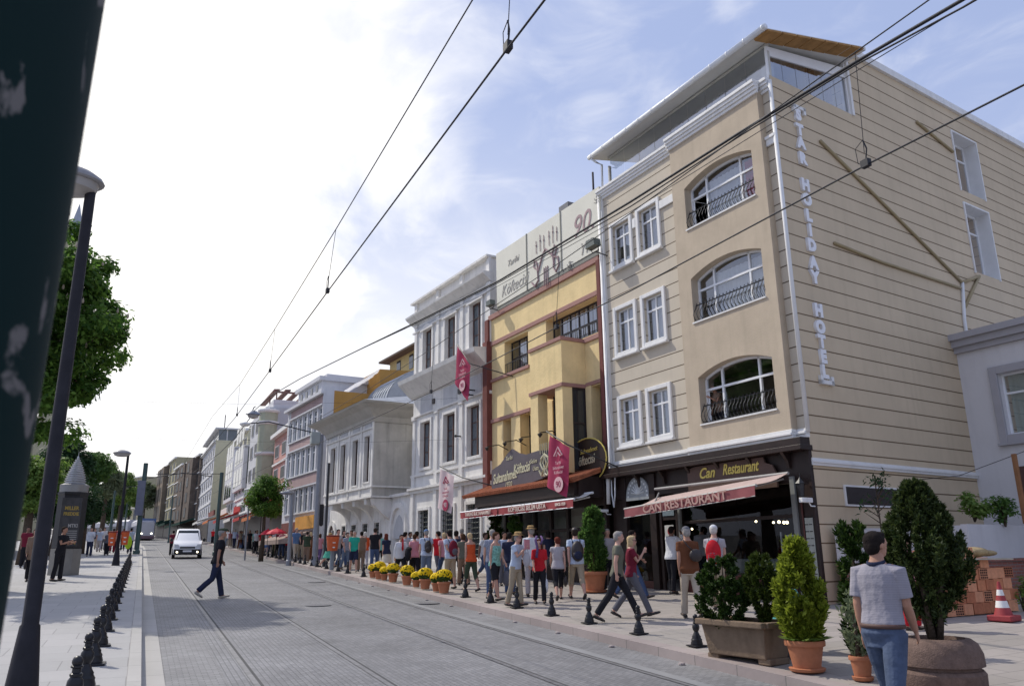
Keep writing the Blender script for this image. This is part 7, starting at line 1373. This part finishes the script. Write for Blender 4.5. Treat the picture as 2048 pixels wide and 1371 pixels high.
x, y = ft(930, 1172); person('slim figure in a khaki jacket left of the orange topped woman', x+.1, y+.4, 15, 'stroll', 'olive', 'taupe', hair='brown', H=1.66, sex='f', hl=1)
x, y = ft(877, 1158); person('man in a red T-shirt and grey trousers among the backpackers', x, y, 10, 'walk2', 'red', 'grey', H=1.74, skin=1)
x, y = ft(888, 1160); person('blond person in blue jeans between the red T-shirt and the maroon backpack', x, y, 0, 'walk', 'pink', 'jeans', hair='blond', H=1.68)
x, y = ft(852, 1165); p = person('man in a blue and white cap, pale shirt and jeans with a small backpack', x, y, 5, 'stand', 'paleblue', 'palejeans', H=1.76, hair='grey', hat=('cap', c_('blue')), wide=1.15); backpack(p, 'small black backpack on the man in the blue and white cap', W_black, W_black, .9)
x, y = ft(843, 1160); person('woman in a striped pink shirt left of the small black backpack', x-.1, y+.5, 12, 'walk', 'pink', 'black', hair='brown', H=1.66, sex='f')
x, y = ft(832, 1156); p = person('dark haired man in a white T-shirt carrying a plastic bag by the niche', x, y, 8, 'walk2', 'white', 'black', H=1.72, skin=1); carrybag(p, 0, 'white plastic bag hanging from the hand of the white T-shirt man', c_('white'), .1, .32)
x, y = ft(800, 1172); p = person('businessman in a white shirt and red tie striding with a jacket over his arm', x, y, 175, (((34, 4), (-22, 30)), ((20, 75, 12), (-18, 14, 8))), 'white', 'black', H=1.74, skin=1, sleeve=1.5)
u = p['up'].z; b = MB(); b.prism([(-.02, 1.46+u), (.02, 1.46+u), (.035, 1.1+u), (0, 1.04+u), (-.035, 1.1+u)], .128, .142, 'y'); b.v = [(a, c+math.sin(R(3))*.35+.005, d) for a, c, d in b.v]; b.build('tie', c_('red'), p['r'])
q = handpos(p, 0); b = MB(); b.ball((q.x+.02, q.y-.05, q.z-.14), (.10, .14, .24), 12, 8); b.ball((q.x, q.y, q.z+.02), (.08, .16, .07), 10, 6); hold(p, 'folded_jacket', 'black jacket draped over the arm of the red tied businessman', 'jacket', b, c_('black'))
x, y = ft(808, 1152); person('man in a pale shirt and khaki trousers right behind the businessman', x, y, 20, 'walk', 'pgrey', 'khaki', H=1.72)
x, y = ft(772, 1150); person('woman with long dark red hair, black top and cream skirt', x, y, -5, 'stroll', 'navy', 'cream', 'skirt', 'auburn', 1.68, 'f', hl=2)
x, y = ft(748, 1141); person('broad man in a black T-shirt and blue jeans left of the red haired woman', x, y, 10, 'stroll2', 'black', 'jeans', hair='dark', H=1.80, wide=1.15)
x, y = ft(728, 1136); person('white haired woman in an orange jacket with a dark bag', x, y, 20, 'walk', 'orange', 'pgrey', hair='white', H=1.68, sex='f', hl=1, sleeve=1.5)
x, y = ft(706, 1144); person('bald man in a bright green T-shirt and dark shorts facing the camera', x, y, 178, 'stroll', 'green', 'navy', 'shorts', 'grey', 1.80, shades=True, wide=1.1, skin=0, shoe=M_shoeL)
x, y = ft(690, 1138); person('young man in a pink checked shirt left of the green T-shirt', x, y, 170, 'hold', 'pink', 'palejeans', H=1.70, mtop=M_plaid)
x, y = ft(683, 1133); person('dark haired woman in black with a shoulder strap behind the pink checked shirt', x, y, 160, 'stroll', 'black', 'jeans', H=1.68, sex='f', hl=1)
x, y = ft(672, 1137); person('young bearded man in a pale grey T-shirt and blue jeans', x, y, 165, 'hold', 'pgrey', 'palejeans', H=1.75)
x, y = ft(656, 1134); person('girl in a straw hat, black top and mint green skirt', x, y, 150, 'walk', 'black', 'aqua', 'skirt', 'brown', 1.64, 'f', hat=('straw', STR), hl=2)
x, y = ph(722, 33.5); person('bearded figure in brown between the green T-shirt and the orange jacket', x, y, 10, 'stand', 'taupe', 'taupe', H=1.66)
MID = [(700, 39, 'beige', 'grey', 'm', 'walk', 185, 'man in a beige shirt close to the corbelled wall'), (663, 43, 'white', 'navy', 'f', 'stroll', 10, 'woman in white by the arched door of the low wing'), (738, 37, 'pgrey', 'black', 'm', 'hold', 170, 'man in pale grey beside the barred windows'), (760, 35.5, 'teal', 'black', 'f', 'walk2', 5, 'woman in muted teal behind the broad black T-shirt man'), (786, 34, 'olive', 'khaki', 'm', 'stroll2', 190, 'man in olive in front of the fountain niche'), (818, 31.5, 'blue', 'jeans', 'm', 'walk', 175, 'man in a mid blue shirt right of the fountain niche'),
 (866, 29.5, 'cream', 'navy', 'f', 'stroll', 185, 'woman in cream below the first barred window'), (923, 27, 'grey', 'black', 'm', 'hold', 20, 'man in dark grey beside the last barred window'), (968, 24.5, 'white', 'jeans', 'm', 'walk2', 170, 'man in white by the clipped ball tree'), (1044, 22.8, 'taupe', 'black', 'm', 'hold', 200, 'doorman in taupe under the red awning'), (1098, 22, 'navy', 'grey', 'f', 'stroll', 10, 'woman in navy behind the red jacketed woman'), (1138, 21.8, 'pink', 'beige', 'f', 'walk', 175, 'woman in soft pink by the restaurant glass'),
 (1215, 18.6, 'pgrey', 'black', 'm', 'stand', 185, 'man in grey right of the tall potted cypress'), (632, 46, 'brown', 'black', 'm', 'stand', 180, 'man in brown deep behind the galvanised pole'), (595, 50, 'cream', 'grey', 'f', 'walk', 0, 'woman in cream under the taupe shop awning'), (508, 64, 'teal', 'black', 'm', 'walk2', 0, 'man in teal near the red shop awnings'), (478, 74, 'beige', 'brown', 'f', 'stroll', 180, 'woman in beige far up by the shop fronts'), (548, 54, 'navy', 'khaki', 'm', 'stroll', 5, 'man in navy behind the umbrellas')]
for px, yy, tp_, bo_, sx_, ps_, hd, lb in [q for i, q in enumerate(MID) if i not in (2, 4, 6, 9, 11, 13)]: person(lb, at_y(px, yy), yy, hd, ps_, tp_, bo_, hair=('dark', 'brown', 'black', 'grey')[px % 4], sex=sx_, H=1.72 if sx_ == 'm' else 1.64, hl=1 if sx_ == 'f' else 0, skin=px % 3, bt=('long', 'long', 'capri')[px % 3])
# farther crowd along the right pavement
FAR = [(612, 1124, 20, 'dgreen', 'taupe', 'long', 'dark', 1.68, 'm', 'stand', 'man in dark green left of the galvanised pole'), (620, 1121, 15, 'brown', 'brown', 'long', 'blond', 1.66, 'f', 'stand', 'woman in brown touching the galvanised pole'), (600, 1118, 190, 'black', 'khaki', 'long', 'grey', 1.70, 'm', 'stroll', 'man in a black shirt and khaki trousers'), (588, 1120, 175, 'blue', 'beige', 'long', 'grey', 1.82, 'm', 'stroll2', 'tall man in a blue shirt and cream trousers'),
 (575, 1116, 195, 'red', 'navy', 'shorts', 'white', 1.68, 'f', 'walk', 'white haired woman in a red cardigan'), (562, 1114, 185, 'pink', 'jeans', 'long', 'blond', 1.68, 'f', 'stroll', 'woman in pink below the red umbrella'), (553, 1113, 180, 'maroon', 'black', 'long', 'dark', 1.72, 'm', 'hold', 'man in maroon holding the red umbrella'), (543, 1112, 190, 'pgrey', 'dgreen', 'long', 'dark', 1.70, 'm', 'stand', 'man in grey by the smaller red umbrella'),
 (524, 1108, 0, 'cream', 'blue', 'shorts', 'dark', 1.64, 'f', 'stroll', 'dark haired woman in cream and a blue skirt'), (503, 1104, 175, 'white', 'black', 'long', 'black', 1.74, 'm', 'stroll2', 'man in a white shirt and dark trousers past the tree'), (491, 1101, 180, 'black', 'black', 'maxi', 'dark', 1.66, 'f', 'stand', 'woman in a long black dress'), (482, 1101, 170, 'paleblue', 'jeans', 'maxi', 'dark', 1.66, 'f', 'walk', 'woman in a long blue skirt'),
 (474, 1100, 185, 'purple', 'pgrey', 'long', 'dark', 1.68, 'm', 'walk2', 'man in purple by the kerb far off'), (464, 1098, 5, 'paleblue', 'navy', 'long', 'grey', 1.74, 'm', 'stroll', 'man in pale blue walking away far off'), (455, 1096, 175, 'pink', 'beige', 'long', 'brown', 1.64, 'f', 'stand', 'small figure in pale pink far off'), (447, 1095, 0, 'white', 'palejeans', 'long', 'dark', 1.72, 'm', 'walk', 'small figure in white behind the crossing man'),
 (535, 1110, 10, 'orange', 'navy', 'long', 'dark', 1.66, 'f', 'walk2', 'figure in an orange top near the street tree trunk'), (514, 1106, 0, 'red', 'khaki', 'long', 'brown', 1.70, 'm', 'walk', 'figure in red just left of the street tree trunk'), (422, 1091, 0, 'pgrey', 'navy', 'long', 'dark', 1.72, 'm', 'walk', 'figure in grey beyond the van on the right pavement'), (414, 1089, 180, 'red', 'black', 'long', 'dark', 1.70, 'm', 'stand', 'tiny figure in red right of the van'), (567, 1110, 0, 'olive', 'navy', 'long', 'dark', 1.72, 'm', 'walk2', 'figure in olive behind the umbrella group'), (637, 1127, 15, 'pink', 'purple', 'long', 'brown', 1.66, 'f', 'walk', 'woman in pink seen between the pole and the orange bin')]
for px, py, hd, tp_, bo_, bt_, hr, H_, sx_, ps_, lb in FAR:
    x, y = ft(px, py); person(lb, max(x, 7.9+bend(y)), y, hd, ps_, tp_, bo_, bt_, hr, H_, sx_, hl=1 if sx_ == 'f' else 0, skin=px % 2)
# roadway and left pavement
x, y = on_ground(428, 1197, 0); person('man in a black polo, jeans and flat cap crossing the tram tracks', x, y, 80, (((16, 4), (-16, 34)), ((6, 22, 8), (-14, 10, 8))), 'black', 'navy', hair='grey', H=1.84, skin=1, hat=('flat', c_('dgreen')), shoe=M_shoeL, sleeve=.75, hem=.86, z=G*y+.01, turn=20, lean=5)
x, y = at_y(343, 63), 63; person('figure in dark clothes walking beside the white van', x, y, 0, 'walk', 'maroon', 'black', z=G*y, H=1.75)
x, y = ft(58, 1163, .14); p = person('woman with light hair in a long brown blouse and dark trousers on the left pavement', x, y, 178, 'hold', 'taupe', 'black', hair='brown', H=1.66, sex='f', hl=1, sleeve=1.5, shades=True, hem=.70); carrybag(p, 1, 'black handbag at the side of the woman in the brown blouse', W_black, .15, .3, 'handbag')
x, y = ft(46, 1135, .14); person('man in a dark red shirt mostly hidden by the green column', x, y, 175, 'stand', 'maroon', 'black', H=1.75, skin=2)
x, y = ft(112, 1162, .14); person('person in black with folded arms between the lamp post and the poster pillar', x, y+.2, 120, 'holdboth', 'black', 'black', H=1.74, skin=1, hair='dark')
LEFT = [(177, 1112, 178, 'white', 'navy', 'man in a white shirt and dark tie coming along the left pavement', 'hold', 'black', 'm'), (196, 1103, 0, 'paleblue', 'pgrey', 'man in pale blue walking away on the left pavement', 'walk', 'grey', 'm'), (212, 1110, 5, 'grey', 'black', 'child sized figure in a grey stripe top from behind', 'stand', 'dark', 'f'), (223, 1105, 0, 'pink', 'maroon', 'figure in pink left of the orange bins', 'walk2', 'dark', 'm'), (205, 1100, 180, 'white', 'grey', 'white topped figure in the crowd before the park trees', 'stroll', 'dark', 'm'), (232, 1101, 0, 'red', 'black', 'figure in red close behind the far lamp post', 'stand', 'brown', 'f'), (186, 1098, 175, 'navy', 'khaki', 'figure in navy farther back on the left pavement', 'walk', 'dark', 'm'), (244, 1100, 0, 'brown', 'navy', 'brown jacketed figure by the green tram pole', 'walk', 'brown', 'm'), (160, 1102, 180, 'cream', 'taupe', 'cream topped figure beside the poster pillar', 'walk2', 'blond', 'f')]
for px, py, hd, tp_, bo_, lb, ps_, hr, sx_ in LEFT: x, y = ft(px, py, .14); person(lb, x, y, hd, ps_, tp_, bo_, hair=hr, sex=sx_, H=1.74 if 'child' not in lb else 1.5, sleeve=1.5 if px == 177 else .55)
x, y = ft(258, 1106, .14); p = person('figure in a pale blue shirt carrying a bright lime bag at the left kerb', x, y, 0, 'stand', 'paleblue', 'navy', H=1.72)
b = MB(); b.ball((-.12, -.28, .75), (.24, .06, .46), 16, 10); hold(p, 'lime_bag', 'large oval lime yellow bag carried at the left kerb', 'bag', b, mat('lime_vinyl', (.42, .62, .02), .5, .4, .05))
# guest leaning at the hotel window
u, z = fpt(H0, HA, 1433, 818, -.2); d = (math.sin(R(HA)), math.cos(R(HA))); o_ = (-d[1], d[0]); wx, wy = H0[0]+d[0]*u-o_[0]*.35, H0[1]+d[1]*u-o_[1]*.35
person('hotel guest leaning at the open lowest arched window', wx, wy, -90, 'hold', 'taupe', 'black', hair='dark', H=1.5, sex='f', z=4.62, lean=16, skin=1)
# ------------------------------------------------------------------ give every separate piece of trim its own part
def split_part(o):
    me = o.data; n = len(me.vertices)
    if n == 0 or n > 60000: return
    par = list(range(n))
    def find(a):
        while par[a] != a: par[a] = par[par[a]]; a = par[a]
        return a
    for e in me.edges:
        a, b_ = find(e.vertices[0]), find(e.vertices[1])
        if a != b_: par[a] = b_
    isl = {}
    for i in range(n): isl.setdefault(find(i), []).append(i)
    if len(isl) < 2 or len(isl) > 400: return
    bb = []
    for k, vs in isl.items():
        c = [me.vertices[i].co for i in vs]; bb.append([min(v[j] for v in c) for j in range(3)]+[max(v[j] for v in c) for j in range(3)])
    ks = list(isl); g = list(range(len(ks)))
    def f2(a):
        while g[a] != a: a = g[a]
        return a
    for i in range(len(ks)):
        for j in range(i):
            if all(bb[i][q] <= bb[j][q+3]+.012 and bb[j][q] <= bb[i][q+3]+.012 for q in range(3)): g[f2(i)] = f2(j)
    cl = {}
    for i, k in enumerate(ks): cl.setdefault(f2(i), set()).update(isl[k])
    if len(cl) < 2: return
    first = True; groups = list(cl.values()); src = me.copy()
    for vs in groups:
        bm = bmesh.new(); bm.from_mesh(src); bm.verts.ensure_lookup_table(); bmesh.ops.delete(bm, geom=[v for v in bm.verts if v.index not in vs], context='VERTS')
        m2 = bpy.data.meshes.new(me.name); bm.to_mesh(m2); bm.free(); [m2.materials.append(m) for m in src.materials]
        if first: o.data = m2; first = False
        else:
            c = o.copy(); c.data = m2; C.objects.link(c)
SPLIT = {'cornice', 'pilaster', 'side_trim', 'awning_post', 'band', 'grey_panel', 'red_panel', 'window', 'attic_window', 'rose_band', 'bracket', 'vent_grille', 'bay_glazing', 'terrace_post', 'wire_anchor', 'corner_flourish', 'string_course', 'ledge', 'billboard_seam', 'oriel', 'terrace_frame', 'sign_lamp_arm', 'timber_frame', 'interior', 'side_window', 'windscreen', 'bumper', 'strap', 'coping', 'brick_dado', 'terrace_glazing', 'terrace_side_glazing', 'shop_glass', 'folding_arm', 'downpipe', 'cable', 'niche_surround', 'display_case', 'shop_interior', 'emblem_relief', 'traffic_signal', 'rounded_band', 'edge_trim', 'bracket_arm', 'wiper'}
for o in [o for o in C.objects if o.type == 'MESH' and o.parent and o.name.split('.')[0] in SPLIT and not len([k for k in o.children])]: split_part(o)
